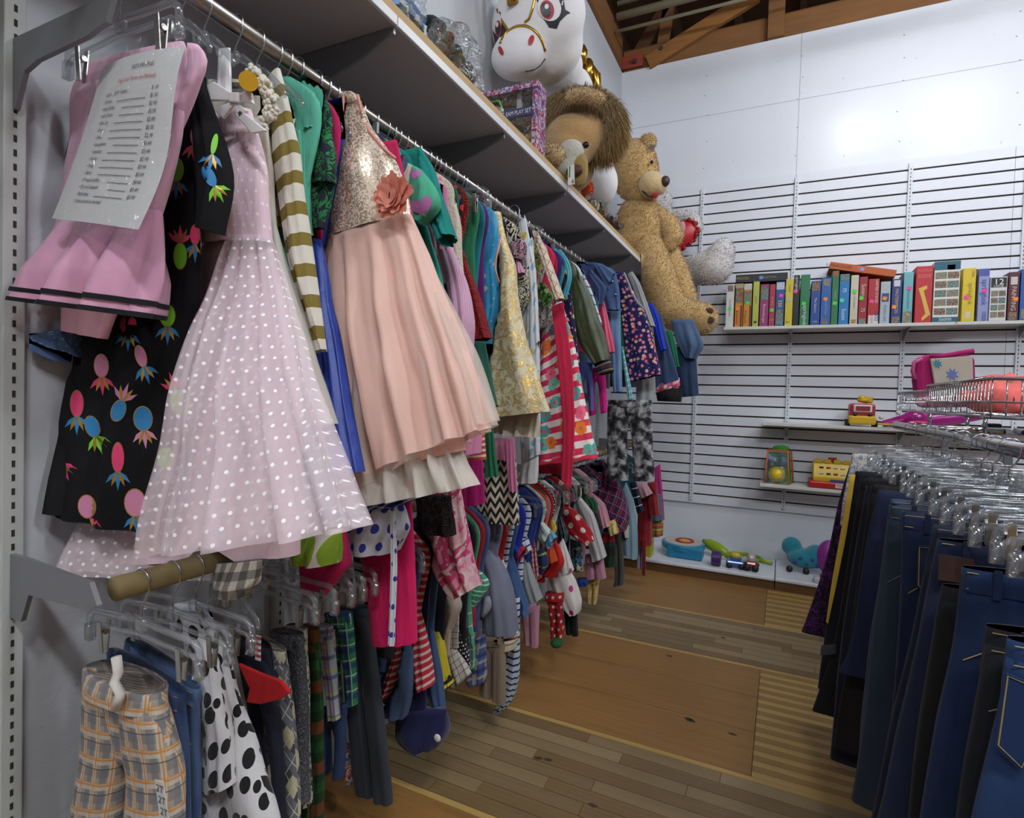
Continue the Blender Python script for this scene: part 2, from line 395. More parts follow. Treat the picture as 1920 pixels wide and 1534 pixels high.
# walls
wl = struct(MB().span((XW-.1, -3, 0), (XW, 4.7, ZT)).build('wall_left', plaster('c3c7cd', .5, 9)))
wb = struct(MB().span((XW, YB+.022, 0), (4.5, YB+.12, ZT)).build('wall_back', plaster(WHITE, .12, 7, .32)))
SL = NT('white_melamine'); SL = SL.done(srgb('d2d6df'), .38)
GZ = 2.7936; PT = .0762
MB().span((XW, YB+.012, GZ-31*PT+.012), (4.5, YB+.021, GZ+.85*PT)).build('groove_backing', paint('3a2a1c', .8), wb)
cols = [(-.63, 1.29), (.63, 1.216), (1.848, 1.216), (3.0, 1.08)]
for cx, w in ((-.63, 1.298), (.631, 1.218), (1.851, 1.218), (3.48, 2.036)):
    mb = MB().box((0, .006, 0), (w, .012, PT-.0115)); o0 = mb.build('slat', SL); me = o0.data; bpy.data.objects.remove(o0)
    for j in range(-1, 31):
        o = bpy.data.objects.new('slat', me); COL.objects.link(o); o.parent = wb; o.location = (cx, YB, GZ-j*PT-PT/2)
# plywood seams and screw heads on the upper wall
mb = MB().span((.018, YB+.0205, 2.87), (.0205, YB+.023, ZT)).span((XW, YB+.0205, 3.395), (4.5, YB+.023, 3.3975)); mb.build('panel_seam', paint('9aa0a8', .7), wb)
mb = MB()
for x in (-.62, .02, .62, 1.24):
    for z in (3.0, 3.2, 3.4, 3.55, 3.7): mb.box((x+random.uniform(-.02, .02), YB+.021, z), (.008, .002, .006))
mb.build('screw_heads', paint('8d8f90', .6), wb, kind='stuff')
def upright(name, x, y, z0, z1, ax, label):
    t = thing(name, (x, y, z0), label, 'wall standard', 'slotted wall standards')
    if ax == 'y':
        MB().span((x-.013, y-.014, z0), (x+.013, y-.001, z1)).build('channel', paint('cfd4db', .4), t, bevel=.002)
        mb = MB(); z = z0+.02
        while z < z1-.02: mb.box((x, y-.0143, z), (.004, .001, .013)); z += .0254
    else:
        MB().span((x+.001, y-.017, z0), (x+.022, y+.017, z1)).build('channel', paint('b4b9b6', .45), t, bevel=.002)
        mb = MB(); z = z0+.02
        while z < z1-.02: mb.box((x+.0223, y, z), (.001, .005, .012)); z += .0254
    mb.build('slots', paint('2c2a28', .8), t, kind='stuff'); return t
for x, s in ((-.615, 'left of the puzzle shelf'), (.026, 'behind the puzzle shelf and yellow toy bag'), (.7, 'above the chrome basket rack'), (1.30, 'at the right edge of the slat wall')):
    upright('wall_standard', x, YB, GZ-31*PT+.03, GZ+.55*PT, 'y', 'white slotted standard on the slat wall '+s)
POSTS = [.538, 1.155, 1.77, 2.375, 2.975, 3.58, 4.18]
for i, y in enumerate(POSTS):
    if i == 0: upright('wall_standard', XW, y, .02, 2.6, 'x', 'tall grey slotted post on the left wall in front')
    else: upright('wall_standard', XW, y, .02, 2.6, 'x', 'grey slotted post on the left wall hidden behind the hanging clothes')
# base deck under the slat wall
def base_deck(x0, x1, label):
    t = thing('base_deck', ((x0+x1)/2, 4.3, 0), label, 'base shelf')
    MB().span((x0+.002, 4.063, .062), (x1-.002, YB+.02, .086)).build('deck', paint('d4d9e2', .35), t, bevel=.006)
    MB().span((x0+.004, 4.08, 0), (x1-.004, 4.095, .062)).build('kick_plate', wood('5a4023', '6a4c2b', 3, 40), t)
base_deck(-1.2, -.009, 'low white base shelf with the blue case and green racket on it')
base_deck(-.009, 1.2, 'low white base shelf with the purple and teal toys behind the jeans')
base_deck(1.2, 2.4, 'low white base shelf at the right end of the back wall')
# wooden roof structure above the walls
wt = wood('6e4a28', '80572f', 3, 26, .7, 2); wt2 = wood('4a2c17', '5c3a20', 3, 20, .8, 4)
struct(MB().span((-2.2, -4, 4.95), (5.5, 7, 5.0)).build('ceiling', wt2))
for k in range(14): MB().span((-2.2+k*.55, -4, 4.78), (-2.15+k*.55, 7, 4.95)).build('rafter', wt2, bpy.data.objects['ceiling'])
struct(MB().span((-2.2, 6.6, 3.4), (5.5, 6.7, 5)).build('wall_far', paint('3a2617', .9)))
tr = thing('roof_truss', (1.6, YB+.06, ZT), 'brown timber roof truss resting on the back wall', 'truss')
def board(a, b, w, th, name, mat, par):
    a = Vector(a); b = Vector(b); d = (b-a); L = d.length; ang = math.atan2(d.z, d.x)
    MB().box((a+b)/2, (L, th, w), Matrix.Rotation(-ang, 3, 'Y')).build(name, mat, par, bevel=.003)
board((XW, YB+.06, ZT+.09), (4.5, YB+.06, ZT+.09), .18, .05, 'bottom_chord', wt, tr)
board(at(1215, 118, YB+.01), at(1420, -10, YB+.01), .11, .04, 'diagonal_brace', wood('7c5228', '96652f', 3, 26, .7, 7), tr)
q = at(1456, 30, YB); board((q.x, YB+.005, ZT+.0), (q.x, YB+.005, 4.9), .11, .04, 'post', wt, tr)
q = at(1290, 60, YB+.1); board((q.x-.45, YB+.12, ZT+.1), (q.x+.1, YB+.12, 4.8), .09, .04, 'diagonal_brace', wt2, tr)
q = at(1240, 60, YB+.1); board((q.x, YB+.12, ZT+.1), (q.x+.1, YB+.12, 4.8), .09, .04, 'web', wt, tr)
q = at(1185, 118, YB); MB().box((q.x, YB+.02, ZT+.07), (.17, .02, .10)).build('steel_plate', paint('8c3a2a', .6), tr)
for p in ((1190, 115), (1240, 92)): q = at(*p, YB); MB().cyl((q.x, YB-.02, q.z), (q.x, YB+.01, q.z), .016, 6).build('bolt', steel('6a6a68', .5), tr)
struct(MB().span((XW-.1, -3, ZT), (XW-.005, YB+.02, ZT+.28)).build('trim_left', wt))
tag(MB().span((XW-.005, -3, ZT+.0), (XW+.012, 4.5, ZT+.04)).build('roof_plate', wood('6b4322', '774b27', 1, 26)), 'thin brown timber plate along the top of the left wall', 'timber')
for i, (dz, r, lab) in enumerate(((.30, .016, 'upper'), (.20, .028, 'thick middle'), (.09, .012, 'lower thin'))):
    mb = MB().cyl((XW+.02, 4.3, ZT+.08+dz), (3.5, 4.3, ZT+.08+dz), r, 12); tag(mb.build('ceiling_pipe', paint('a09c80', .45), None, True), '%s galvanised pipe under the roof by the back wall' % lab, 'pipe')
# ceiling lamps (outside the frame): the fixtures that carry the area lights
em = NT('lamp_tube'); em.b.inputs['Emission Color'].default_value = (.95, .97, 1, 1); em.b.inputs['Emission Strength'].default_value = 3; em = em.done((1,1,1,1), .4)
for i, (p, e) in enumerate(LAMPS):
    t = thing('ceiling_lamp', p, 'white fluorescent strip lamp under the roof, outside the picture', 'lamp', 'ceiling strip lamps')
    MB().box((p[0], p[1], p[2]+.03), (1.25, .24, .05)).build('housing', paint('e8e8e8', .4), t)
    for s in (-.06, .06): MB().cyl((p[0]-.6, p[1]+s, p[2]-.02), (p[0]+.6, p[1]+s, p[2]-.02), .016, 10).build('tube', em, t, True)
    for s in (-.5, .5): MB().cyl((p[0]+s, p[1], p[2]+.05), (p[0]+s, p[1], 4.95), .006, 6).build('hanging_rod', steel(), t)
# ================================================================== the wall rack on the left
RX, RZ, LZ = -.98, 1.93, .895
gs = paint('8a8d90', .42, .6)
for i, y in enumerate(POSTS):
    t = thing('shelf_bracket', (XW, y, 2.0), 'grey steel bracket holding the long shelf' if i else 'grey steel shelf bracket high on the front post', 'bracket', 'shelf brackets on the left wall' if i else None)
    zt = 2.133
    pts = [(XW+.02, y, 2.02), (XW+.06, y, 2.02), (XW+.3, y, 2.09), (-.905, y, 2.118), (-.905, y, zt), (XW+.02, y, zt)]
    MB().prism(pts, (0, -.004, 0), (0, .004, 0)).build('arm', gs, t)
    pts = [(XW+.02, y, 1.715), (XW+.03, y, 1.715), (XW+.06, y, 1.775), (XW+.10, y, 1.785), (RX-.05, y, 1.79), (RX+.0, y, 1.80), (RX+.03, y, 1.86), (RX+.03, y, 1.91), (RX+.018, y, 1.91), (RX+.012, y, 1.87), (RX-.03, y, 1.84), (XW+.02, y, 1.84)]
    tr_ = thing('rod_bracket', (XW, y, 1.72), 'grey steel arm carrying the upper rod' if i else 'grey steel arm on the front post behind the price sign', 'bracket', 'upper rod brackets' if i else None); MB().prism(pts, (0, -.004, 0), (0, .004, 0)).build('arm', gs, tr_)
    t = thing('rod_bracket', (XW, y, LZ), 'flat steel bracket carrying the lower rod' if i else 'flat steel bracket on the front post carrying the lower wooden rod', 'bracket', 'lower rod brackets' if i else None)
    pts = [(XW+.02, y, LZ+.022), (XW+.06, y, LZ+.022), (RX-.03, y, LZ+.012), (RX-.008, y, LZ-.022), (RX-.06, y, LZ-.036), (XW+.085, y, LZ-.042), (XW+.06, y, LZ-.095), (XW+.02, y, LZ-.095)]
    MB().prism(pts, (0, -.004, 0), (0, .004, 0)).build('arm', paint('85878a', .45, .4), t)
ys = [-.6]+POSTS+[4.52]
for i in range(len(ys)-1):
    a, b = ys[i]+.002, ys[i+1]-.002
    nm = ('nearest the camera', 'above the polka dot dress', 'above the peach tulle dress', 'under the boxed play set', 'under the lion', 'under the bag of blocks', 'under the sitting bear', 'in the far corner')[i]
    t = thing('wall_shelf', (-1.09, a, 2.135), 'grey metal shelf section with white front lip '+nm, 'shelf', 'sections of the long wall shelf')
    MB().span((XW+.01, a, 2.137), (-.903, b, 2.156)).build('shelf_pan', paint('b0acb0', .6), t)
    MB().span((-.905, a, 2.135), (-.895, b, 2.160)).build('front_lip', paint('d8dade', .4), t, bevel=.002)
ply = tag(MB().span((XW+.01, -.6, 2.1605), (-.898, 4.52, 2.184)).build('shelf_board', wood('b39467', 'c2a578', 20, 1.5, .6)), 'long tan wooden board lying on the wall shelf', 'board')
tag(MB().cyl((RX, .2, RZ), (RX, 4.3, RZ), .016, 20).build('upper_clothes_rod', steel('a7a49e', .3), None, True), 'long steel clothes rod under the wall shelf', 'clothes rod')
tag(MB().cyl((RX, .556, LZ), (RX, 4.3, LZ), .02, 20).build('lower_clothes_rod', wood('75653f', '86754b', 20, 2, .6), None, True), 'tan wooden clothes rod below the dresses', 'clothes rod')
# ------------------------------------------------------------------ hangers
CP = clear(); WIRE = steel('b9bdc2', .2)
def hook(mb, drop, r=.021, flip=1):
    pts = [(flip*r*math.cos(a), 0, r*math.sin(a)) for a in [math.radians(k) for k in range(205, 0, -15)]]
    pts += [(flip*r*.95, 0, -.012), (flip*r*.5, 0, -.03), (0, 0, -.042), (0, 0, -drop)]
    mb.tube(pts, .0016, 6); return mb
def top_hanger():
    t = bpy.data.objects.new('top_hanger', None); COL.objects.link(t)
    hook(MB(), .062).build('hook', WIRE, t, True)
    mb = MB()
    for s in (-1, 1):
        pts = [(0, 0, -.066), (s*.018, 0, -.067), (s*.036, 0, -.080), (s*.058, 0, -.099), (s*.074, 0, -.114), (s*.079, 0, -.123), (s*.078, 0, -.130)]
        mb.tube(pts, [.009, .009, .008, .007, .007, .006, .005], 8, flat=.5)
        mb.tube([(s*.034, 0, -.084), (s*.038, 0, -.102), (s*.046, 0, -.106), (s*.052, 0, -.098)], .0025, 6)
    mb.ball((0, 0, -.062), (.014, .007, .014), 10, 6); mb.build('arms', CP, t, True); return t
def clip_hanger():
    t = bpy.data.objects.new('clip_hanger', None); COL.objects.link(t)
    hook(MB(), .07).build('hook', WIRE, t, True)
    mb = MB(); mb.ball((0, 0, -.075), (.018, .008, .016), 10, 6)
    for z, r in ((-.072, .0065), (-.096, .005)):
        mb.tube([(-.152, 0, z-.035), (-.15, 0, z-.014), (-.135, 0, z-.003), (-.05, 0, z), (0, 0, z+.004), (.05, 0, z), (.135, 0, z-.003), (.15, 0, z-.014), (.152, 0, z-.035)], r, 8, flat=.8)
    mb.box((-.15, 0, -.118), (.016, .012, .03)); mb.box((.15, 0, -.118), (.016, .012, .03)); mb.build('bar', CP, t, True)
    for s in (-1, 1):
        mb = MB(); mb.box((s*.108, -.006, -.118), (.011, .002, .056), Matrix.Rotation(.07, 3, 'X')); mb.box((s*.108, .006, -.118), (.011, .002, .056), Matrix.Rotation(-.07, 3, 'X'))
        mb.tube([(s*.108-.008, 0, -.108), (s*.108+.008, 0, -.108)], .005, 8); mb.build('clip', steel('c0c0ba', .3), t)
    return t
PROTO = {'top': top_hanger(), 'clip': clip_hanger()}
for o in PROTO.values():
    o['_used'] = 0
HL2 = {'upper': 'spare clear plastic hanger crowded among clothes on the upper rod', 'lower': 'spare clear plastic hanger crowded among clothes on the lower rod', 'jeans': 'spare clear clip hanger crowded among jeans on the rack'}
HG = {'upper': 'hangers on the upper rod', 'lower': 'hangers on the lower rod', 'jeans': 'hangers on the jeans rack'}
OCC = {}; CS = .008
def occupy(gid, order, pts):
    loc = {}
    for q in pts:
        k = (int(q.x//CS), int(q.z//CS)); e = loc.get(k)
        if e is None: loc[k] = [q.y, q.y]
        else:
            if q.y < e[0]: e[0] = q.y
            if q.y > e[1]: e[1] = q.y
    for k, (lo, hi) in loc.items(): OCC.setdefault(k, []).append((order, gid, lo, hi))
def occupy_box(gid, order, x0, x1, z0, z1, y0, y1):
    nx = int((x1-x0)/CS)+2; nz = int((z1-z0)/CS)+2
    occupy(gid, order, [Vector((x0+(x1-x0)*i/(nx-1), y, z0+(z1-z0)*j/(nz-1))) for i in range(nx) for j in range(nz) for y in (y0, y1)])
def settle(q, order, gids, eps=.0022):
    a, b = int(q.x//CS), int(q.z//CS); lo_, hi_ = -9, 9
    for i in (a-1, a, a+1):
        for j in (b-1, b, b+1):
            for o, g, lo, hi in OCC.get((i, j), ()):
                if g in gids: continue
                if o <= order:
                    if hi > lo_: lo_ = hi
                elif lo < hi_: hi_ = lo
    lo_ += eps; hi_ -= eps
    if lo_ > hi_: q.y = (lo_+hi_)/2
    elif q.y < lo_: q.y = lo_
    elif q.y > hi_: q.y = hi_
for y in POSTS:
    occupy_box('bracket', y, XW+.02, RX+.03, 1.71, 1.91, y-.005, y+.005); occupy_box('bracket', y, XW+.02, RX, LZ-.095, LZ+.03, y-.005, y+.005); occupy_box('bracket', y, XW, XW+.024, .02, 2.6, y-.018, y+.018)
def clear_y(y):
    for p in POSTS:
        if abs(y-p) < .014: return p+(.014 if y >= p else -.014)
    return y
def hanger(kind, row, x, y, z, rz=0, tilt=0, label=None, gid=None):
    if kind == 'top': occupy_box((gid or label)+'#h', y, x-.1, x+.1, z-.14, z-.045, y-.0065, y+.0065)
    else: occupy_box((gid or label)+'#h', y, x-.165, x+.165, z-.15, z-.055, y-.010, y+.010)
    p = PROTO[kind]
    if p['_used'] == 0: o = p; p['_used'] = 1
    else: o = copy_tree(p)
    o.location = (x, y, z); o.rotation_euler = (0, tilt, rz)
    tag(o, label or HL2[row], 'hanger', HG[row] if not label else None); return o
# ================================================================== cloth
def resample(P, m_):
    P = [Vector(q) for q in P]; L = [0]
    for a, b in zip(P, P[1:]): L.append(L[-1]+(b-a).length)
    out = []; T = L[-1] or 1
    for i in range(m_):
        s = T*i/(m_-1); k = 0
        while k < len(L)-2 and L[k+1] < s: k += 1
        f = (s-L[k])/((L[k+1]-L[k]) or 1); out.append(P[k].lerp(P[k+1], min(1, f)))
    for _ in range(2): out = [out[0]]+[(out[i-1]+out[i]*2+out[i+1])/4 for i in range(1, m_-1)]+[out[-1]]
    return out
_seed = [0]; SOLVE = [None, None]
def piece(name, L, R, Y, mat, par, d=.016, fold=.006, k=6, n=36, m_=22, top=.35, wave=0, xc=RX, lean=0, curve=None, world=False, close=True, skew=0, order=None, inner=False):
    """one hanging piece of cloth: left and right outline (pixels on the plane y=Y, or x,z metres), a flattened tube between them"""
    _seed[0] += 1; rnd = random.Random(_seed[0]*17+3); ph = [rnd.uniform(0, 6.28) for _ in range(6)]
    def conv(P, sk=0):
        out = []; c = len(P)-1
        for i, q in enumerate(P):
            yy = Y if isinstance(Y, (int, float)) else Y[0]+(Y[1]-Y[0])*i/max(1, c)
            
            if world: p = Vector((q[0], yy, q[1]))
            else:
                p = at(q[0], q[1], yy+sk)
                if p.x < XW+.028: p = atx(q[0], q[1], XW+.028)
            out.append(p)
        return out
    r_ = conv(R, skew) if R else None; l_ = conv(L, -skew) if L else None
    if l_ is None: l_ = [Vector((2*xc-q.x, q.y, q.z)) for q in r_]
    if r_ is None: r_ = [Vector((2*xc-q.x, q.y, q.z)) for q in l_]
    l_ = resample(l_, m_); r_ = resample(r_, m_); mb = MB(); vs = []; UV = []; vv = 0; prev = None
    for j in range(m_):
        t = j/(m_-1); c = (l_[j]+r_[j])/2; a = (r_[j]-l_[j])/2
        if prev is not None: vv += (c-prev).length
        prev = c; dep = d*(top+(1-top)*min(1, t*1.6)); A = fold*(t**.8); ring = []
        if curve: dep *= curve(t)
        for i in range(n+1):
            an = 2*PI*i/n; ca, sa = math.cos(an), math.sin(an)
            w = A*(math.sin(k*an+ph[0]+1.2*math.sin(2.1*t+ph[1]))*.7+math.sin((k*1.7//1)*an+ph[2]+t*1.5)*.4)
            sg_ = math.copysign(abs(sa)**.7, sa)
            q = c+a*(ca*(1+.35*w/max(.02, a.length)))+Vector((0, sg_*dep+(w*abs(sa)*1.3 if d < .03 else max(w, -dep*.8)*sg_*1.3), 0))
            q.z += wave*math.sin(k*an+ph[3])*t*t; q.y += noise.noise(q*6+Vector((ph[4], 0, 0)))*min(.010, d*.4)*min(1, t*4)+noise.noise(Vector((q.x*17, ph[4], q.z*9)))*min(.007, d*.3)*min(1, t*4); ring.append(q)
        s = [0]
        for i in range(n): s.append(s[-1]+(ring[i+1]-ring[i]).length)
        f0 = s[n*3//4]; vs += ring[:n]; UV.append([(q-f0, -vv) for q in s])
    gid = SOLVE[0]
    if gid:
        od = order if order is not None else (Y if isinstance(Y, (int, float)) else sum(Y)/len(Y)); gids = (gid, gid+'#h') if inner else (gid,)
        odf = od if callable(od) else None; od = odf(.7) if odf else od
        for i_, q in enumerate(vs):
            if SOLVE[1] == 'upper' and abs(q.x-RX) < .04 and q.z < .925: q.z = .925
            settle(q, odf((i_//n)/(m_-1)) if odf else od, gids)
        if inner:      # the cloth lies round the hanger inside it
            hz = RZ if SOLVE[1] == 'upper' else LZ
            for i_, q in enumerate(vs):
                sa = math.sin(2*PI*(i_ % n)/n)
                if abs(q.x-xc) < .104 and hz-.145 < q.z < hz-.04 and abs(sa) > .2: q.y = min(q.y, Y-.0068) if sa < 0 else max(q.y, Y+.0068)
        S = list(vs)
        for j in range(m_-1):
            for i in range(n):
                a, b, c_, e = vs[j*n+i], vs[j*n+(i+1) % n], vs[(j+1)*n+i], vs[(j+1)*n+(i+1) % n]
                nu = max(1, int((b-a).length/.007)); nv = max(1, int((c_-a).length/.007))
                for u in range(nu+1):
                    p0 = a.lerp(b, u/nu); p1 = c_.lerp(e, u/nu)
                    for v in range(nv): S.append(p0.lerp(p1, v/nv))
        occupy(gid, od, S)
    fs = []; uv = []
    for j in range(m_-1):
        for i in range(n):
            i2 = (i+1) % n; fs.append((j*n+i, (j+1)*n+i, (j+1)*n+i2, j*n+i2)); uv.append([UV[j][i], UV[j+1][i], UV[j+1][i+1], UV[j][i+1]])
    if close: fs.append(tuple(range(n))); uv.append([UV[0][i] for i in range(n)])
    mb.add(vs, fs, uv); return mb.build(name, mat, par, True)
def autobody(par, Y, mat, w0=.13, w1=.15, z0=1.85, z1=1.4, d=.014, name='body', fold=.004, x=RX):
    rz = RZ if z0 > 1.2 else LZ; ws = max(w0, .108); z0 = rz-.044       # the shoulders lie over the hanger inside
    P = [(x+.022, z0), (x+.06, z0-.022), (x+ws*.94, z0-.055), (x+ws, z0-.09), (x+max(w0*.96, .085), z0-.19), (x+w1, (z0+z1)/2-.08), (x+w1, z1)]
    if z0-.2 < z1: P = P[:4]+[(x+w1, z1)]
    return piece(name, None, P, Y, mat, par, d=max(d, .0125), fold=fold*.5, world=True, xc=x, top=.9, inner=True, close=False)
def garment(name, label, cat, Y, parts, auto=None, hang='top', row='upper', group=None, tilt=0):
    rx, rz = (RX, RZ) if row == 'upper' else (RX, LZ); Y = clear_y(Y); SOLVE[:] = [name, row]
    if hang: hanger(hang, row, rx, Y, rz, 0, tilt, 'clear plastic %s holding the %s' % ('clip hanger' if hang == 'clip' else 'hanger', name.replace('_', ' ')), name)
    t = thing(name, (rx, Y, rz-.5 if row == 'upper' else rz-.45), label, cat, group)
    if auto: k_ = .8 if row == 'upper' else .68; autobody(t, Y, auto[0], auto[1]*k_, auto[2]*k_, *auto[3:])
    for p in parts:
        nm, L, R, mat = p[:4]; kw = p[4] if len(p) > 4 else {}
        yy = kw.pop('Y', Y) if kw else Y
        piece(nm, L, R, yy, mat, t, **kw)
    SOLVE[0] = None
    return t
def bottoms(name, label, Y, L, R, mat, row='lower', xc=RX, rz=LZ, d=.02, split=.3, gap=.012, stitch=None, cuff=None, hang='clip', cat='trousers', hip_mat=None, wb=.035, yoff=None):
    """trousers: waistband, hips, two legs; outline in pixels, a missing side is mirrored about the rod"""
    l_ = [at(q[0], q[1], Y) for q in L] if L else None; r_ = [at(q[0], q[1], Y) for q in R] if R else None
    if l_ is None: l_ = [Vector((2*xc-q.x, q.y, q.z)) for q in r_]
    if r_ is None: r_ = [Vector((2*xc-q.x, q.y, q.z)) for q in l_]
    Y0 = Y; Y = clear_y(Y) if row != 'jeans' else Y; SOLVE[:] = [name+row, row]
    for P in (l_, r_):
        for q in P:
            q.y = Y
            if hang: q.z = min(q.z, rz-.152)
    if hang: hanger(hang, row, xc, Y, rz, 0, 0, 'clear plastic clip hanger gripping the %s%s' % (name.replace('_', ' '), ' on the jeans rack' if row == 'jeans' else ''), name+row)
    l_ = resample(l_, 21); r_ = resample(r_, 21); cen = [(a+b)/2 for a, b in zip(l_, r_)]
    t = thing(name, (cen[-1].x, Y, cen[-1].z), label, cat); k = int(20*split)
    W2 = lambda P: [(q.x, q.z) for q in P]
    kw = dict(world=True, xc=xc)
    dz = wb; up = lambda P: [(P[0].x, P[0].z), (P[0].x, P[0].z-dz)]
    wbo = piece('waistband', up(l_), up(r_), Y, mat, t, d=d*1.05, fold=.001, m_=3, n=24, top=1, **kw)
    lo = [q.copy() for q in l_]; ro = [q.copy() for q in r_]
    lo[k] = lo[k].lerp(cen[k], .25); ro[k] = ro[k].lerp(cen[k], .25)
    hpo = piece('hips', W2(lo[:k+1]), W2(ro[:k+1]), Y, hip_mat or mat, t, d=d*.9, fold=.003, m_=10, top=.95, curve=lambda q: 1-.75*q**2, **kw)
    lc = [Vector((c.x-gap*min(1, max(0, i-k+1)/3), c.y, c.z)) for i, c in enumerate(cen)]; rc = [Vector((c.x+gap*min(1, max(0, i-k+1)/3), c.y, c.z)) for i, c in enumerate(cen)]
    for q in (l_[0], r_[0], lc[0], rc[0]): q.z -= dz*.7
    piece('leg', W2(l_), W2(lc), Y, mat, t, d=d*.85, fold=.003, k=4, n=20, top=.95, **kw)
    piece('leg', W2(rc), W2(r_), Y, mat, t, d=d*.85, fold=.003, k=4, n=20, top=.95, **kw)
    l_[0].z += dz*.7; r_[0].z += dz*.7
    if stitch:
        mb = MB(); zz = (dz*.15, dz*.85)
        for z in zz: mb.tube([(l_[0].x+.004, Y-d*.55, l_[0].z-z), (cen[0].x, Y-d*1.09, cen[0].z-z), (r_[0].x-.004, Y-d*.55, r_[0].z-z)], .0009, 4)
        mb.build('stitching', paint(stitch, .8), wbo)
        for f in (.12, .5, .88):
            p = l_[0].lerp(r_[0], f); yo = d*(1.12 if f == .5 else .85); MB().box((p.x, Y-yo, p.z-dz*.5), (.010, .003, dz*1.25)).build('belt_loop', mat, wbo)
        MB().span((cen[0].x-.002, Y-d*1.12, cen[k].z), (cen[0].x+.002, Y-d*.98, cen[0].z-dz)).build('fly_seam', mat, hpo)
        for s in (-1, 1):
            e = (r_ if s > 0 else l_); a = cen[2].lerp(e[2], .45); b = cen[5].lerp(e[5], .93)
            MB().tube([(a.x, Y-d*1.0, a.z), ((a.x*.7+b.x*.3), Y-d*.97, a.z*.55+b.z*.45), (b.x, Y-d*.6, b.z)], .0010, 4).build('pocket_edge', paint(stitch, .8), hpo)
    if cuff:
        for (pa, pb) in ((l_, lc), (rc, r_)):
            a = [pa[-1].copy(), pa[-1].copy()]; b = [pb[-1].copy(), pb[-1].copy()]
            a[0].z += .03; b[0].z += .03; piece('cuff', [(q.x-.002, q.z) for q in a], [(q.x+.002, q.z) for q in b], Y, cuff, t, d=d*.9, fold=.001, m_=3, n=18, top=1, **kw)
    SOLVE[0] = None
    return t
def part(t, nm): return [o for o in t.children if o.name.split('.')[0] == nm][0]
def surf(o):
    me = o.data; off = wloc(o.parent) if o.parent else Vector((0,0,0)); return BVHTree.FromPolygons([v.co+off for v in me.vertices], [tuple(p.vertices) for p in me.polygons])
def onto(tree, px, py, lift=.0012, Y=None):
    d = ray(px, py).normalized(); h = tree.ray_cast(CAM, d)
    return (h[0]-d*lift) if h[0] else (at(px, py, Y) if Y else None)
def decal(name, polys, tree, mats, par, lift=.0012, sub=1):
    """flat print that follows the cloth below it: polys = [(material index, [(px,py)...])]"""
    mb = MB()
    for mi, pts in polys:
        c = (sum(p[0] for p in pts)/len(pts), sum(p[1] for p in pts)/len(pts)); q = onto(tree, *c, lift)
        if q is None: continue
        P = []
        for p in pts:      # points beyond the edge of the cloth are drawn back onto it
            f = 1; e = None
            while f > .02 and e is None: e = onto(tree, c[0]+(p[0]-c[0])*f, c[1]+(p[1]-c[1])*f, lift); f -= .06
            P.append(e or q)
        n = len(P); M1 = [onto(tree, (p[0]+c[0])/2, (p[1]+c[1])/2, lift) or (q+e)/2 for p, e in zip(pts, P)]
        mb.add([q]+M1+P, [(0, 1+i, 1+(i+1) % n) for i in range(n)]+[(1+i, 1+n+i, 1+n+(i+1) % n, 1+(i+1) % n) for i in range(n)], None, mi)
    if mb.v: return mb.build(name, mats, par, True)
# ================================================================== clothes on the upper rod
hanger('top', 'upper', RX+.03, 1.955, RZ+.0, 0, -.38, 'empty clear hanger tilted steeply above the star pajama')
# -- pink tutu dress in front
PINK = solid('eec0d8'); PINKS = sheer('f0b4d4', .72); BLK = solid('17171a')
t = garment('tutu_dress', 'sleeveless pink tutu dress with black ribbon trim behind the price sign', 'dress', .615, [
  ('bodice', [(172, 118), (140, 155), (135, 260), (118, 360), (108, 450)], [(345, 78), (356, 100), (340, 250), (312, 340), (285, 440)], PINK, dict(d=.022, fold=.003)),
  ('strap', [(352, 82), (352, 140), (318, 250)], [(372, 84), (394, 108), (372, 150), (324, 250)], PINK, dict(d=.012, fold=.001, m_=10)),
  ('underskirt', [(105, 430), (118, 620)], [(270, 430), (200, 636)], solid('e8b4c4'), dict(d=.014, fold=.004)),
  ('skirt', [(108, 425), (98, 490), (88, 572)], [(300, 395), (290, 500), (270, 596)], PINKS, dict(d=.06, fold=.03, k=8, n=64, Y=[.61, .585], m_=20))], hang=None)
sk = part(t, 'skirt'); me = sk.data; nn = 64
def hem_band(o, n, j0, f0, f1, mat, par, name, out=1.02):
    V = [v.co+wloc(o.parent) for v in o.data.vertices]; mb = MB(); m_ = len(V)//n; a = V[j0*n:(j0+1)*n]; b = V[(j0+1)*n:(j0+2)*n]; c = sum(a, Vector())/n
    P0 = [p.lerp(q, f0) for p, q in zip(a, b)]; P1 = [p.lerp(q, f1) for p, q in zip(a, b)]
    ex = lambda p: Vector((c.x+(p.x-c.x)*out, c.y+(p.y-c.y)*out-.0015, p.z)); P0 = [ex(p) for p in P0]; P1 = [ex(p) for p in P1]
    mb.add(P0+P1, [(i, n+i, n+(i+1) % n, (i+1) % n) for i in range(n)]); return mb.build(name, mat, par, True)
hem_band(sk, nn, 16, 0, .95, BLK, t, 'ribbon'); hem_band(sk, nn, 18, .15, 1.05, BLK, t, 'ribbon')
garment('denim_dress', 'blue dotted denim dress peeping out behind the pink tutu dress', 'dress', .655, [
  ('body', [(165, 170), (122, 380), (74, 520), (42, 628)], [(222, 160), (190, 400), (160, 560), (176, 676)], dots('4c6488', '7c92b4', .012, .0018), dict(d=.014, fold=.004)),
  ('cuff', [(46, 614), (38, 642)], [(130, 652), (124, 682)], denim('4a6590'), dict(d=.016, fold=.002, m_=4))])
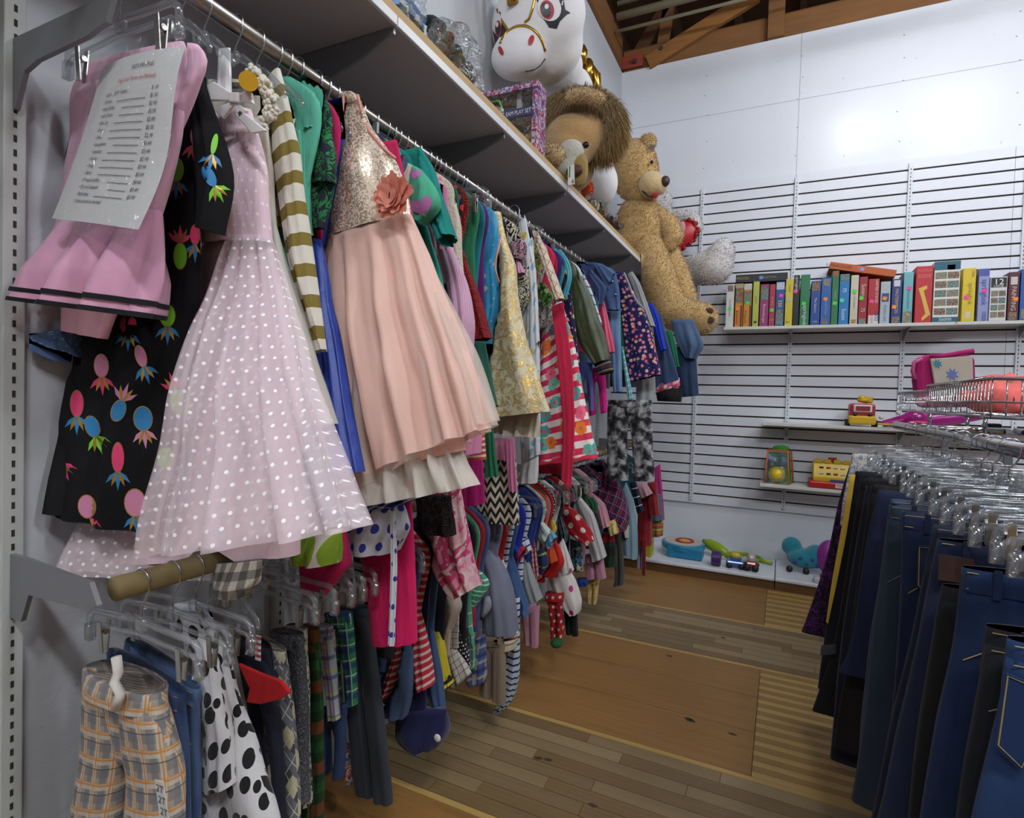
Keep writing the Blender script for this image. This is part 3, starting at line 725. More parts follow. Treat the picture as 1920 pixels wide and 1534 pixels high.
# -- price sign in a plastic sleeve, on its own clip hanger
sg = thing('price_sign', (-1.03, .55, 1.4), 'white paper price list in a clear plastic sleeve clipped to a hanger', 'sign')
QS = ((192, 127, .578), (352, 88, .572), (262, 432, .535), (95, 410, .545))
def paper(u, v, lift=0):
    a, b, c, d = [at(q[0], q[1], q[2]) for q in QS]; p = a.lerp(b, u).lerp(d.lerp(c, u), v)
    p.y -= .010*math.sin(PI*u)*(1-.4*v)+.006*math.sin(2*PI*v+.6)*u+lift; p.x += .012*math.sin(PI*v*.9)*(1 if u < .6 else .8); return p
def sheet(fn, nu, nv, u0=0, u1=1, v0=0, v1=1, lift=0):
    mb = MB(); P = [fn(u0+(u1-u0)*i/nu, v0+(v1-v0)*j/nv, lift) for j in range(nv+1) for i in range(nu+1)]
    return mb.add(P, [(j*(nu+1)+i, (j+1)*(nu+1)+i, (j+1)*(nu+1)+i+1, j*(nu+1)+i+1) for j in range(nv) for i in range(nu)])
sheet(paper, 12, 18).build('paper', paint('dcdcdb', .6), sg, True)
def crink(u, v, lift):
    q = paper(u, v, lift); q.y += .004*noise.noise(Vector((u*9, v*11, 1))); return q
sheet(crink, 22, 34, -.10, 1.03, -.10, 1.08, .004).build('plastic_sleeve', crinkle('fafbfc', .11), sg, True)
def text_poly(s, size=1.0, align='LEFT', shear=0):
    cu = bpy.data.curves.new('t', 'FONT'); cu.body = s; cu.size = size; cu.align_x = align; cu.align_y = 'CENTER'; cu.resolution_u = 2; cu.shear = shear
    o = bpy.data.objects.new('t', cu); COL.objects.link(o); bpy.context.view_layer.update()
    me = o.to_mesh(); vs = [v.co.copy() for v in me.vertices]; fs = [tuple(p.vertices) for p in me.polygons]; o.to_mesh_clear()
    bpy.data.objects.remove(o); bpy.data.curves.remove(cu); return vs, fs
def sign_text(s, u, v, size, mat, align='LEFT', parts=None):
    vs, fs = text_poly(s, 1, align, .15)
    MB().add([paper(u+q.x*size*.72, v-q.y*size*.72, .0012) for q in vs], fs).build('lettering', mat, sg)
INK = paint('3a3a3c', .7); RED = paint('c9605c', .7)
sign_text("KID'S PRICING", .63, .085, .052, INK, 'CENTER'); sign_text('(Tag Color Prices not Marked)', .58, .155, .048, RED, 'CENTER')
rows = [('Socks......$.49  Undies....', '$ .50'), ('Onesies', '$1.50'), ('Infant Shoes', '$2.49'), ("Kid's Shoes", '$3.99'), ('Blankets', '$2.49'), ('Purses', '$2.00'), ('Shirts', '$2.99'), ('Sweatshirts', '$3.49'),
        ('Sweaters', '$3.49'), ('Shorts', '$2.99'), ('Pants', '$3.99'), ('Skirts', '$3.49'), ('Dresses/outfits', '$4.49'), ("PJ's and sleepers", '$3.49'), ('Bathrobes', '$3.99'), ('Coats priced as marked', None)]
for i, (a, b) in enumerate(rows):
    v = .225+i*.0435; sign_text('\u2022 '+a, .22, v, .044, INK)
    if b:
        sign_text(b, .78, v, .044, INK)
        if i: 
            u0 = .30+.0155*len(a); sheet(paper, 6, 1, u0, .74, v+.010, v+.0135, .0012).build('rule_line', INK, sg)
h = hanger('clip', 'upper', RX-.03, .572, RZ-.03, .0, 0, 'clear clip hanger gripping the price sign at the front end of the rod')
# -- black dress with pineapples
BKD = solid('0c0c0f', .95, 0)
t = garment('pineapple_dress', 'black dress printed with neon pineapples', 'dress', .70, [
  ('body', [(235, 170), (205, 300), (190, 480), (140, 660), (100, 968)], [(378, 140), (390, 250), (376, 430), (368, 600), (352, 800), (335, 1004)], BKD, dict(d=.022, fold=.009, k=7, n=60, m_=34)),
  ('back_panel', [(240, 300), (150, 640), (80, 964)], [(330, 300), (330, 640), (300, 970)], BKD, dict(Y=.715, d=.01, fold=.004)),
  ('sleeve', [(345, 150), (375, 260), (378, 430)], [(380, 142), (412, 260), (420, 345), (408, 438)], BKD, dict(d=.026, fold=.006, m_=14, Y=.665)),
  ('sleeve', [(215, 180), (190, 300), (196, 430)], [(250, 170), (235, 300), (232, 430)], BKD, dict(d=.02, fold=.004, m_=10, Y=.70))])
body = part(t, 'body'); slv = part(t, 'sleeve')
GRN, BLU, HPK, LPK, GLD = paint('7ad02e', .5), paint('2f86c0', .5), paint('f0457f', .5), paint('d98bb0', .5), paint('c9a04a', .35, .6)
PCOL = [GRN, BLU, HPK, LPK, GLD]; G_, B_, H_, P_, O_ = 0, 1, 2, 3, 4
def pineapple(cx, cy, rx, ry, c, lc, ang=0, ln=34):
    """upside-down pineapple print: gold rim, body, leaves at the bottom (ang turns it)"""
    R = lambda x, y: (cx+x*math.cos(ang)-y*math.sin(ang), cy+x*math.sin(ang)+y*math.cos(ang)); out = []
    for k in range(5):
        a = (k-2)*.38; w = 4.2; bx, by = math.sin(a)*rx*.2, ry*.93; ex, ey = math.sin(a)*ln, ry+math.cos(a)*ln*(1.05 if k == 2 else .85)
        nx, ny = math.cos(a)*w, -math.sin(a)*w; mx, my = (bx+ex)/2, (by+ey)/2
        out.append((O_ if k % 2 else lc, [R(bx, by), R(mx+nx, my+ny), R(ex, ey), R(mx-nx, my-ny)]))
    E_ = lambda f: [R(rx*f*math.cos(q), ry*f*math.sin(q)) for q in [2*PI*i/18 for i in range(18)]]
    out.append((O_, E_(1.09))); out.append((c, E_(1.0))); return out
PA = [(330, 318, 14, 22, G_, B_, 0), (338, 480, 12, 24, G_, H_, PI), (314, 592, 14, 20, G_, B_, 0), (240, 608, 15, 16, H_, B_, 0), (135, 668, 10, 18, B_, P_, PI), (190, 686, 13, 21, P_, H_, -.05),
      (264, 668, 10, 20, P_, B_, -.3), (222, 770, 13, 20, B_, P_, PI+.35), (268, 785, 17, 22, B_, P_, -.1), (338, 755, 18, 26, G_, H_, PI-.35), (173, 800, 13, 20, B_, G_, -.35), (144, 757, 12, 24, H_, B_, 0),
      (221, 858, 11, 27, H_, B_, 0), (311, 860, 16, 20, G_, B_, 0), (108, 852, 12, 19, P_, H_, -.4), (163, 950, 16, 21, P_, H_, -.1), (253, 943, 19, 25, P_, B_, -.05), (366, 440, 9, 18, H_, B_, 0), (282, 515, 8, 22, B_, P_, 0), (364, 255, 7, 16, P_, H_, 0)]
tree = surf(body); base_, rim = [], []
for a in PA:
    q = pineapple(*a)
    decal('pineapple_print', q[:5], tree, PCOL, t, .0010); decal('pineapple_rim', [q[5]], tree, PCOL, t, .0013); decal('pineapple_flesh', [q[6]], tree, PCOL, t, .0017)
tree = surf(slv)
for a in ((392, 330, 11, 22, B_, G_, -.5), (402, 270, 6, 20, G_, B_, .2)):
    q = pineapple(*a); decal('pineapple_print', q[:5], tree, PCOL, t, .0012); decal('pineapple_flesh', [q[6]], tree, PCOL, t, .0017)
# -- pink organza dress with white dots
ORG = sheer('f8e6ee', .40, (.021, .0031, 'fffcfb')); LIN = solid('f2d6e1')
t = garment('organza_dress', 'pale pink organza party dress with white dots and a satin bow', 'dress', .765, [
  ('bodice', [(378, 200), (382, 330), (385, 460)], [(470, 205), (502, 330), (505, 455)], dots('f0d4e0', 'fdf9f8', .021, .003), dict(d=.028, fold=.002)),
  ('lining', [(385, 445), (350, 700), (225, 1050)], [(505, 445), (560, 700), (560, 1040)], LIN, dict(d=.045, fold=.010, Y=[.775, .79], k=7, n=44)),
  ('back_skirt', [(385, 445), (300, 700), (104, 1075)], [(505, 445), (520, 700), (480, 1085)], ORG, dict(d=.02, fold=.010, Y=[.80, .83], k=8, n=56)),
  ('front_skirt', [(430, 445), (408, 530), (376, 620), (345, 800), (298, 1035)], [(506, 445), (540, 580), (570, 710), (606, 820), (668, 992)], ORG, dict(d=.055, fold=.026, Y=[.755, .625], k=11, n=96, m_=28, order=lambda q: .762 if q < .3 else .66))])
mb = MB(); SW = satin('f4f2f2')
p = at(438, 160, .70)
def ribbon(name, pts, Y, mat, par, lift=0):
    P = [at(x, y, Y) for x, y in pts]; n = len(P); mb = MB().prism(P, (0, 0, 0), (0, .006, 0)); return mb.build(name, mat, par, False, .002)
ribbon('bow_loop', [(440, 178), (400, 152), (384, 160), (388, 188), (436, 188)], .715, SW, t); ribbon('bow_loop', [(440, 178), (462, 168), (470, 172), (474, 194), (442, 188)], .715, SW, t)
ribbon('bow_knot', [(428, 172), (447, 172), (446, 192), (429, 191)], .708, SW, t)
ribbon('bow_tail', [(432, 190), (398, 204), (417, 222), (440, 192)], .712, SW, t); ribbon('bow_tail', [(440, 190), (463, 207), (448, 222), (436, 194)], .712, SW, t)
piece('strap', [(410, 92), (410, 180)], [(432, 90), (434, 180)], .725, SW, t, d=.006, fold=.001, m_=5); ribbon('collar', [(450, 205), (500, 245), (470, 250), (440, 215)], .712, SW, t)
# -- cream dress with crochet collar
CRM = solid('d9d6c6')
t = garment('crochet_dress', 'cream dress with a white crochet collar and long net skirt', 'dress', .815, [
  ('bodice', [(390, 150), (400, 400)], [(500, 150), (515, 420)], CRM, dict(d=.016)),
  ('skirt', [(405, 410), (420, 800)], [(512, 400), (553, 560), (590, 690), (622, 795)], sheer('dcdad0', .72), dict(d=.03, fold=.012, k=9, n=50))])
mb = MB()
for i in range(150):
    f = i/149; a = at(470+38*math.sin(f*PI*.8), 128+f*112, .738); mb.ball(a+Vector((random.uniform(-.012, .012), random.uniform(-.006, .006), random.uniform(-.006, .006))), random.uniform(.0038, .0062), 7, 5)
mb.build('crochet_collar', solid('dedaca'), t, True)
tag(MB().cyl(at(466, 152, .70), at(466, 152, .712), .016, 20).build('size_disc', paint('d8a62a', .4)), 'round yellow plastic size disc hanging on the rod', 'size marker')
# -- olive striped shirt
OLV = stripes('e2dfd2', '857535', .062, .026)
garment('striped_shirt', 'cream long-sleeved shirt with olive green stripes', 'shirt', .86, [
  ('body', [(432, 170), (440, 420)], [(520, 152), (548, 210), (556, 430)], OLV, dict(d=.016, close=False)),
  ('sleeve', [(505, 150), (520, 330), (552, 520), (580, 662)], [(524, 128), (556, 250), (575, 430), (606, 655)], OLV, dict(d=.022, fold=.004, Y=.842)),
  ('sleeve', [(420, 150), (410, 420)], [(450, 150), (450, 420)], OLV, dict(d=.016, Y=.87))])
MNT = solid('5fb89f')
garment('mint_tee', 'mint green T-shirt with wide short sleeve', 'shirt', .887, [
  ('sleeve', [(552, 140), (566, 190), (572, 250)], [(562, 136), (608, 160), (592, 240)], MNT, dict(d=.016, fold=.003, m_=10)),
  ('side', [(552, 170), (562, 300), (566, 430)], [(570, 180), (580, 300), (574, 440)], MNT, dict(d=.016))], (MNT, .05, .055, 1.86, 1.4))
PGR = splotch(['20242f', '20242f', '2d8a48', '20242f', '23293a'], 30, 2)
garment('print_tee', 'dark navy T-shirt with green scribble print', 'shirt', .918, [
  ('sleeve', [(585, 195), (576, 290), (572, 345)], [(604, 190), (634, 300), (632, 345)], PGR, dict(d=.016, fold=.004, m_=10)),
  ('side', [(565, 330), (580, 428)], [(632, 330), (606, 428)], PGR, dict(d=.012))], (PGR, .06, .07, 1.85, 1.62))
RBL = solid('1f3ea2', .7)
garment('royal_blue_dress', 'royal blue sleeveless dress with crochet bands', 'dress', .972, [
  ('bodice', [(560, 200), (555, 450)], [(636, 178), (645, 260), (606, 460)], RBL, dict(d=.016)),
  ('skirt', [(566, 440), (588, 650), (628, 885)], [(602, 450), (634, 620), (650, 735), (678, 885)], satin('2143a8'), dict(d=.022, fold=.010, k=8, n=44, Y=[.945, .88]))])
# -- peach dress
PCH = sheer('f9d0c1', .76); PC2 = sheer('ecdccf', .42)
t = garment('peach_dress', 'peach tulle party dress with gold sequin bodice and rose', 'dress', 1.0, [
  ('bodice', [(641, 176), (634, 240), (612, 330), (600, 455)], [(672, 174), (690, 230), (742, 300), (757, 350), (768, 408)], sequins(), dict(d=.03, fold=.003)),
  ('lining', [(612, 450), (640, 700), (668, 895)], [(766, 408), (820, 620), (868, 845)], solid('f8bfab'), dict(d=.04, fold=.008, Y=[1.0, .99])),
  ('skirt', [(602, 450), (622, 600), (648, 770), (668, 905)], [(770, 402), (830, 560), (882, 700), (908, 805)], PCH, dict(d=.06, fold=.028, Y=[.995, .98], k=13, n=110, m_=30)),
  ('net_layer', [(612, 500), (640, 760), (650, 945)], [(790, 460), (880, 660), (928, 790)], PC2, dict(d=.06, fold=.03, Y=[1.0, 1.0], k=12, n=110)),
  ('petticoat', [(655, 800), (655, 952)], [(830, 780), (884, 912)], sheer('e4ddd1', .6), dict(d=.06, fold=.03, Y=[1.0, .995], k=16, n=140))])
def line3(name, pts, Y, r, mat, par): MB().tube([at(x, y, Y) for x, y in pts], r, 8).build(name, mat, par, True)
PPC = satin('dd9383')
pbt = surf(part(t, 'bodice'))
def bind(nm, pts): MB().tube([onto(pbt, x, y, .002, .985) for x, y in pts], .0035, 8).build(nm, PPC, t, True)
bind('neck_binding', [(644, 178), (642, 205), (635, 245), (623, 285)]); bind('armhole_binding', [(670, 177), (678, 210), (693, 248), (719, 278), (741, 297)])
fm = NT('rose_cloth').done(srgb('d98672'), .7)
mb = MB(); c = at(740, 370, .955); rr = .030; rnd = random.Random(5)
for k in range(22):
    a = k*2.4; f = (k/21)**.7; r = rr*f; n = 9; vs = []; w = .020*(1.15-.3*f)
    cen = c+Vector((math.cos(a)*r, -.012*(1-f)-.004, math.sin(a)*r))
    tx = Vector((-math.sin(a), 0, math.cos(a))); nx = Vector((math.cos(a), -.9+.5*f, math.sin(a))).normalized()
    for j in range(3):
        for i in range(n):
            s = (i/(n-1)-.5)*2; vs.append(cen+tx*(s*w*(1-.15*j))+nx*(j*.006+.003*math.cos(s*5+k))+Vector((math.cos(a), 0, math.sin(a)))*(.006*j-.008*s*s))
    mb.add(vs, [(j*n+i, j*n+i+1, (j+1)*n+i+1, (j+1)*n+i) for j in range(2) for i in range(n-1)])
mb.ball(c+Vector((0, .004, 0)), (.03, .01, .03), 12, 6); mb.build('fabric_rose', fm, t, True)
# -- the crowded stretch behind the peach dress
garment('magenta_blouse', 'magenta top squeezed behind the sequin bodice', 'shirt', 1.058, [('side', [(700, 270), (720, 440)], [(744, 262), (752, 300), (782, 450)], solid('c4215a'), dict(d=.01))], (solid('c4215a'), .11, .12, 1.85, 1.5))
garment('navy_satin_top', 'navy satin top with a cream lapel', 'shirt', 1.118, [('side', [(735, 290), (738, 345)], [(762, 292), (755, 360)], satin('1c2450'), dict(d=.012)), ('lapel', [(765, 306), (754, 345)], [(772, 310), (760, 348)], solid('cfc8b8'), dict(d=.006, Y=1.09))], (satin('1c2450'), .10, .12, 1.83, 1.5))
HMT = solid('4fae8c')
t = garment('heart_tee', 'mint green T-shirt with lilac hearts on the sleeve', 'shirt', 1.16, [('sleeve', [(764, 305), (766, 350), (757, 402)], [(790, 318), (818, 350), (829, 388), (794, 420)], HMT, dict(d=.03, fold=.003, m_=12))], (HMT, .10, .13, 1.84, 1.38))
def heart(cx, cy, s, rot): 
    P = []
    for i in range(22):
        a = 2*PI*i/22; x = 16*math.sin(a)**3; y = -(13*math.cos(a)-5*math.cos(2*a)-2*math.cos(3*a)-math.cos(4*a)); P.append((cx+s*(x*math.cos(rot)-y*math.sin(rot)), cy+s*(x*math.sin(rot)+y*math.cos(rot))))
    return P
LIL = [dots('b774ad', 'd6a5cf', .006, .0009)]
st = surf(part(t, 'sleeve')); decal('heart_print', [(0, heart(791, 387, 1.35, -.35))], st, LIL, t, .0015); decal('heart_print', [(0, heart(778, 326, .75, .2))], st, LIL, t, .0015)
TEA = solid('12847c'); TEV = velvet('1f8f80')
garment('teal_tee', 'teal long-sleeved top with gathered shoulder', 'shirt', 1.215, [
  ('sleeve', [(748, 280), (770, 330), (800, 400), (832, 462)], [(785, 272), (812, 315), (832, 385), (850, 442)], TEA, dict(d=.032, fold=.006, m_=14))], (TEA, .11, .13, 1.85, 1.42))
garment('teal_velvet_dress', 'teal green velvet dress beside the pinstripe sleeve', 'dress', 1.265, [('skirt', [(760, 420), (790, 560)], [(800, 420), (822, 500), (840, 590)], TEV, dict(d=.02, fold=.006))], (TEV, .1, .12, 1.82, 1.5))
PIN = stripes('cf9bbc', 'dfb6cf', .006, .003, 'u')
garment('pinstripe_shirt', 'pink pinstriped long-sleeved shirt', 'shirt', 1.33, [('sleeve', [(818, 450), (838, 540), (858, 620), (874, 692)], [(838, 440), (872, 520), (890, 610), (878, 688)], PIN, dict(d=.028, fold=.005)), ('side', [(800, 330), (822, 470)], [(838, 350), (846, 470)], solid('d887a8'), dict(d=.014))], (PIN, .1, .13, 1.83, 1.4))
garment('fleece_vest', 'cream fleece vest with rounded shoulder', 'vest', 1.41, [('side', [(836, 380), (840, 470), (846, 520)], [(852, 372), (866, 430), (866, 520)], fur('d8d3c0', 'c4bea8'), dict(d=.025, fold=.003))], (fur('d8d3c0', 'c4bea8'), .1, .11, 1.84, 1.55))
garment('ladybird_top', 'black top with red ladybird spots', 'shirt', 1.462, [('side', [(848, 440), (850, 500)], [(858, 445), (864, 480), (858, 515)], dots('1a1718', 'c8302c', .03, .009), dict(d=.01))], (dots('1a1718', 'c8302c', .03, .009), .09, .11, 1.8, 1.5))
garment('red_rosette_dress', 'red dress covered in rosette ruffles', 'dress', 1.49, [('skirt', [(850, 470), (868, 560), (884, 642)], [(868, 468), (898, 560), (921, 634)], rosette('c51a1e'), dict(d=.03, fold=.006))], (rosette('c51a1e'), .09, .10, 1.8, 1.6))
garment('coral_blouse', 'coral and blue striped top under the hangers', 'shirt', 1.56, [('side', [(862, 405), (868, 440)], [(886, 410), (884, 440)], stripes('c06a72', '5b8cc0', .03, .01), dict(d=.01))], (solid('2e7a55'), .09, .12, 1.8, 1.45))
garment('purple_lace_dress', 'deep purple lace dress with pointed shoulder', 'dress', 1.62, [('body', [(868, 440), (872, 540), (882, 640)], [(882, 411), (896, 425), (897, 520), (900, 640)], rosette('5c1c68'), dict(d=.016))], (solid('5c1c68'), .08, .12, 1.8, 1.4))
CBL = floral('3a9fd0', ['d8c9a0', '3a9fd0', '6db9dc', '3a9fd0', 'e0d2b0'], 26, .2)
t = garment('blue_satin_dress', 'sky blue brocade dress with pale pink binding', 'dress', 1.69, [('body', [(895, 430), (896, 520), (905, 640)], [(918, 416), (940, 440), (928, 490), (934, 530), (935, 580), (915, 640)], CBL, dict(d=.026, fold=.004)), ('cap_sleeve', [(896, 418), (896, 440), (898, 466)], [(906, 408), (915, 430), (904, 464)], CBL, dict(d=.02, Y=1.66, m_=8))], (satin('3a9fd0'), .1, .12, 1.83, 1.4))
line3('binding', [(940, 440), (930, 485), (928, 505), (936, 530)], 1.66, .0035, PPC, t)
BRC = brocade()
garment('brocade_dress', 'cream and gold brocade sleeveless dress with net underskirt', 'dress', 1.77, [
  ('body', [(925, 400), (940, 480), (935, 560), (925, 660), (918, 720), (929, 783)], [(938, 398), (952, 470), (967, 490), (966, 545), (985, 640), (1031, 772)], BRC, dict(d=.05, fold=.008, Y=[1.74, 1.68], k=5, m_=22)),
  ('underskirt', [(925, 770), (926, 812)], [(1010, 775), (1008, 820)], solid('d6ccb4'), dict(d=.04, fold=.010, k=12, n=60, Y=1.73))])
DMK = zebra('1c181c', 'c79aac', 24)
garment('damask_top', 'pink and black damask top with pink cuffs', 'shirt', 1.83, [('sleeve', [(940, 440), (945, 470), (963, 486)], [(955, 430), (992, 460), (980, 488)], DMK, dict(d=.02, m_=10)), ('sleeve_end', [(968, 490), (970, 520)], [(974, 490), (984, 512)], solid('c98fb0'), dict(d=.02, m_=6))], (zebra('16161a', 'd8d2ba', 14), .1, .11, 1.83, 1.5))
garment('zebra_blouse', 'black and cream zebra print top', 'shirt', 1.88, [('side', [(960, 500), (964, 580)], [(992, 500), (992, 560), (975, 590)], zebra('15151a', 'd9d3bb', 16), dict(d=.02))], (zebra('15151a', 'd9d3bb', 16), .1, .1, 1.82, 1.55))
STR = floral('d5dae2', ['d8b634', '7fb4d4', 'd5dae2', '7fb4d4', 'd8b634'], 20, .26)
garment('star_pajama', 'white footed pajama with yellow and blue stars', 'pajama', 1.93, [
  ('body', [(968, 420), (972, 560), (978, 700), (978, 870)], [(984, 404), (998, 440), (1010, 600), (1012, 760), (1013, 852)], STR, dict(d=.022)), ('foot', [(980, 850), (975, 905)], [(1010, 848), (1006, 906)], solid('d9dbdd'), dict(d=.026, m_=6)),
  ('sleeve', [(972, 420), (988, 560), (990, 700)], [(985, 408), (1004, 500), (1011, 640)], STR, dict(d=.02, Y=1.91))])
garment('diamond_cardigan', 'cream cardigan with red diamond lattice', 'cardigan', 1.99, [('sleeve', [(990, 430), (1012, 480), (1044, 566)], [(1004, 424), (1028, 480), (1057, 560)], tartan('dccdb8', [('8a3030', .045, .003, 0, 'u', 1), ('8a3030', .045, .003, 0, 'v', 1)]), dict(d=.024))], (solid('dccdb8'), .1, .12, 1.83, 1.55))
garment('painted_tee', 'blue and yellow splash print T-shirt', 'shirt', 2.03, [('side', [(998, 445), (1006, 520)], [(1012, 450), (1018, 480), (1010, 540)], splotch(['5b74b4', '3c4f9c', 'd8c23c', '4b9c5a', 'c23a86'], 22), dict(d=.014))], (splotch(['5b74b4', '3c4f9c', 'd8c23c', '4b9c5a', 'c23a86'], 22), .1, .1, 1.82, 1.55))
garment('leaf_tee', 'green leaf print T-shirt', 'shirt', 2.08, [('sleeve', [(1008, 530), (1010, 560)], [(1020, 530), (1040, 555), (1030, 575)], splotch(['3c6a2c', '69a04c', '2d5222', 'a8c884'], 24), dict(d=.014, m_=8))], (splotch(['3c6a2c', '69a04c', '2d5222', 'a8c884'], 24), .09, .11, 1.8, 1.58))
garment('zebra_fur_top', 'black and white shaggy zebra top', 'shirt', 2.12, [('side', [(1008, 565), (1012, 620)], [(1030, 560), (1045, 590), (1022, 615)], zebra('17171b', 'd8d6d2', 30), dict(d=.02, m_=8))], (zebra('17171b', 'd8d6d2', 30), .09, .1, 1.8, 1.6))
t = garment('floral_striped_dress', 'red and white striped dress with flowers and a red sash', 'dress', 2.2, [
  ('skirt', [(1018, 605), (1012, 700), (1006, 868)], [(1052, 560), (1075, 640), (1097, 760), (1120, 852)], stripefloral(), dict(d=.05, fold=.010, Y=[2.18, 2.12], k=6, n=44, m_=22)), ('hem_band', [(1006, 858), (1005, 872)], [(1118, 848), (1122, 858)], solid('d82a50'), dict(d=.052, fold=.010, k=6, n=44, m_=4, Y=2.115)),
  ('sash', [(1034, 575), (1048, 700), (1056, 800), (1052, 902)], [(1056, 566), (1074, 690), (1078, 800), (1071, 915)], solid('d2284e'), dict(d=.004, Y=2.05, fold=.002))], (solid('d2284e'), .09, .12, 1.8, 1.5))
garment('red_skirt', 'plain red skirt under the floral striped dress', 'skirt', 2.25, [('skirt', [(1008, 850), (1005, 885)], [(1075, 850), (1072, 890)], solid('a81c34'), dict(d=.03))], (solid('a81c34'), .08, .12, 1.4, 1.05))
garment('purple_blouse', 'dark purple top beside the cyan tank', 'shirt', 2.29, [('side', [(1018, 455), (1030, 490)], [(1026, 452), (1044, 482)], solid('3c2470'), dict(d=.012, m_=8))], (solid('3c2470'), .09, .1, 1.83, 1.6))
CY = satin('3fa8bc')
t = garment('cyan_tank', 'cyan tank top with a wide armhole', 'shirt', 2.33, [('back', [(1038, 480), (1046, 552)], [(1058, 490), (1062, 556)], solid('2a2622'), dict(d=.006, Y=2.36)),  # near-black piece paints the shade seen through the open armhole
  ('strap', [(1036, 470), (1058, 488), (1066, 520), (1056, 548)], [(1052, 468), (1068, 490), (1074, 518), (1062, 560)], CY, dict(d=.012, m_=14, Y=2.31)), ('front', [(1030, 468), (1036, 500)], [(1044, 466), (1042, 500)], CY, dict(d=.012, m_=8, Y=2.31))], (CY, .08, .11, 1.78, 1.55))
garment('navy_flower_dress', 'navy dress scattered with small flowers', 'dress', 2.4, [('side', [(1050, 550), (1068, 650)], [(1070, 540), (1078, 600), (1085, 680)], floral('1a1f48', ['d8c060', 'c04860', '1a1f48', 'e0d8c8'], 34, .28), dict(d=.02))], (floral('1a1f48', ['d8c060', 'c04860', '1a1f48', 'e0d8c8'], 34, .28), .1, .13, 1.82, 1.35))
BOM = satin('3c4826'); CUF = multistripe('1d2140', [('8a7a3c', .03, .006, .1), ('5a2430', .03, .004, .5)])
garment('bomber_jacket', 'olive green quilted bomber jacket with striped cuff', 'jacket', 2.48, [
  ('sleeve', [(1068, 500), (1072, 580), (1088, 650), (1114, 684)], [(1076, 494), (1106, 550), (1134, 630), (1144, 674)], BOM, dict(d=.045, fold=.006)), ('cuff', [(1112, 680), (1124, 704)], [(1143, 666), (1151, 696)], CUF, dict(d=.036, m_=6, fold=.002))], (BOM, .11, .13, 1.84, 1.45, .02))
garment('striped_tee', 'white T-shirt with thin blue and purple stripes', 'shirt', 2.55, [('sleeve', [(1076, 500), (1108, 590)], [(1084, 494), (1110, 545), (1129, 608)], multistripe('cfdbe4', [('6a4c90', .08, .006, 0), ('2c4c90', .08, .006, .5)]), dict(d=.016))], (solid('cfdbe4'), .09, .11, 1.8, 1.5))
garment('slate_tee', 'slate blue short-sleeved T-shirt', 'shirt', 2.63, [('sleeve', [(1078, 490), (1112, 540), (1126, 572)], [(1094, 490), (1140, 540), (1128, 572)], solid('3c4a74'), dict(d=.022))], (solid('3c4a74'), .11, .12, 1.84, 1.5))
garment('hot_pink_jacket', 'hot pink jacket cuffs below the slate T-shirt', 'jacket', 2.69, [('sleeve', [(1122, 570), (1128, 640), (1138, 664)], [(1132, 562), (1150, 640), (1153, 660)], satin('d83a68'), dict(d=.02))], (satin('d83a68'), .1, .12, 1.82, 1.45))
DJ = denim('3c527c', '5a719a')
t = garment('denim_jacket', 'short blue denim jacket with metal buttons', 'jacket', 2.76, [('body', [(1095, 492), (1125, 560), (1135, 582)], [(1115, 493), (1154, 506), (1162, 545), (1163, 582)], DJ, dict(d=.022)), ('collar', [(1110, 492), (1140, 545)], [(1130, 495), (1152, 512)], DJ, dict(d=.016, m_=6, Y=2.73))], (DJ, .1, .12, 1.85, 1.62))
MB().ball(at(1148, 528, 2.735), .006, 8, 5).ball(at(1154, 552, 2.735), .006, 8, 5).ball(at(1144, 512, 2.735), .006, 8, 5).build('buttons', steel('c8ccd0'), t, True)
garment('light_denim_dress', 'long light blue denim shirt sleeve with folded cuff', 'shirt', 2.82, [('sleeve', [(1138, 585), (1146, 680), (1150, 736)], [(1163, 580), (1165, 680), (1166, 734)], denim('5a7ca4', '7c9cc0'), dict(d=.024))], (denim('5a7ca4', '7c9cc0'), .1, .13, 1.8, 1.25))
garment('aqua_striped_skirt', 'aqua striped skirt below the denim sleeve', 'skirt', 2.87, [('side', [(1165, 650), (1178, 752)], [(1168, 650), (1187, 748)], stripes('6cb0b8', '9ccdd0', .03, .01), dict(d=.016))], (solid('6cb0b8'), .1, .13, 1.7, 1.2))
VST = floral('1d1c58', ['d85060', 'e08090', '1d1c58', 'd88098', 'e8c0a0'], 40, .34)
t = garment('floral_vest', 'padded navy vest with dense pink and red flowers', 'vest', 2.95, [('body', [(1155, 512), (1166, 600), (1172, 660), (1181, 716)], [(1170, 511), (1184, 540), (1206, 578), (1222, 620), (1240, 702)], VST, dict(d=.05, fold=.006))], None)
line3('armhole_binding', [(1170, 512), (1178, 530), (1184, 548), (1196, 568), (1208, 580)], 2.90, .006, solid('9aa0ac'), t)
GRY = solid('9c9fa0')
garment('grey_hoodie', 'heather grey hoodie hanging behind the floral vest', 'hoodie', 3.06, [('sleeve', [(1176, 515), (1194, 560), (1216, 612)], [(1186, 509), (1200, 530), (1214, 570), (1228, 612)], GRY, dict(d=.03)), ('side', [(1192, 690), (1194, 755)], [(1228, 700), (1228, 755)], GRY, dict(d=.03, m_=6))], (GRY, .12, .14, 1.85, 1.28))
garment('bright_blue_shirt', 'bright royal blue shirt beside the bear foot', 'shirt', 3.2, [('sleeve', [(1214, 572), (1232, 640), (1238, 660)], [(1224, 568), (1238, 600), (1249, 655)], solid('1c3cc0'), dict(d=.02))], (solid('1c3cc0'), .1, .12, 1.82, 1.45))
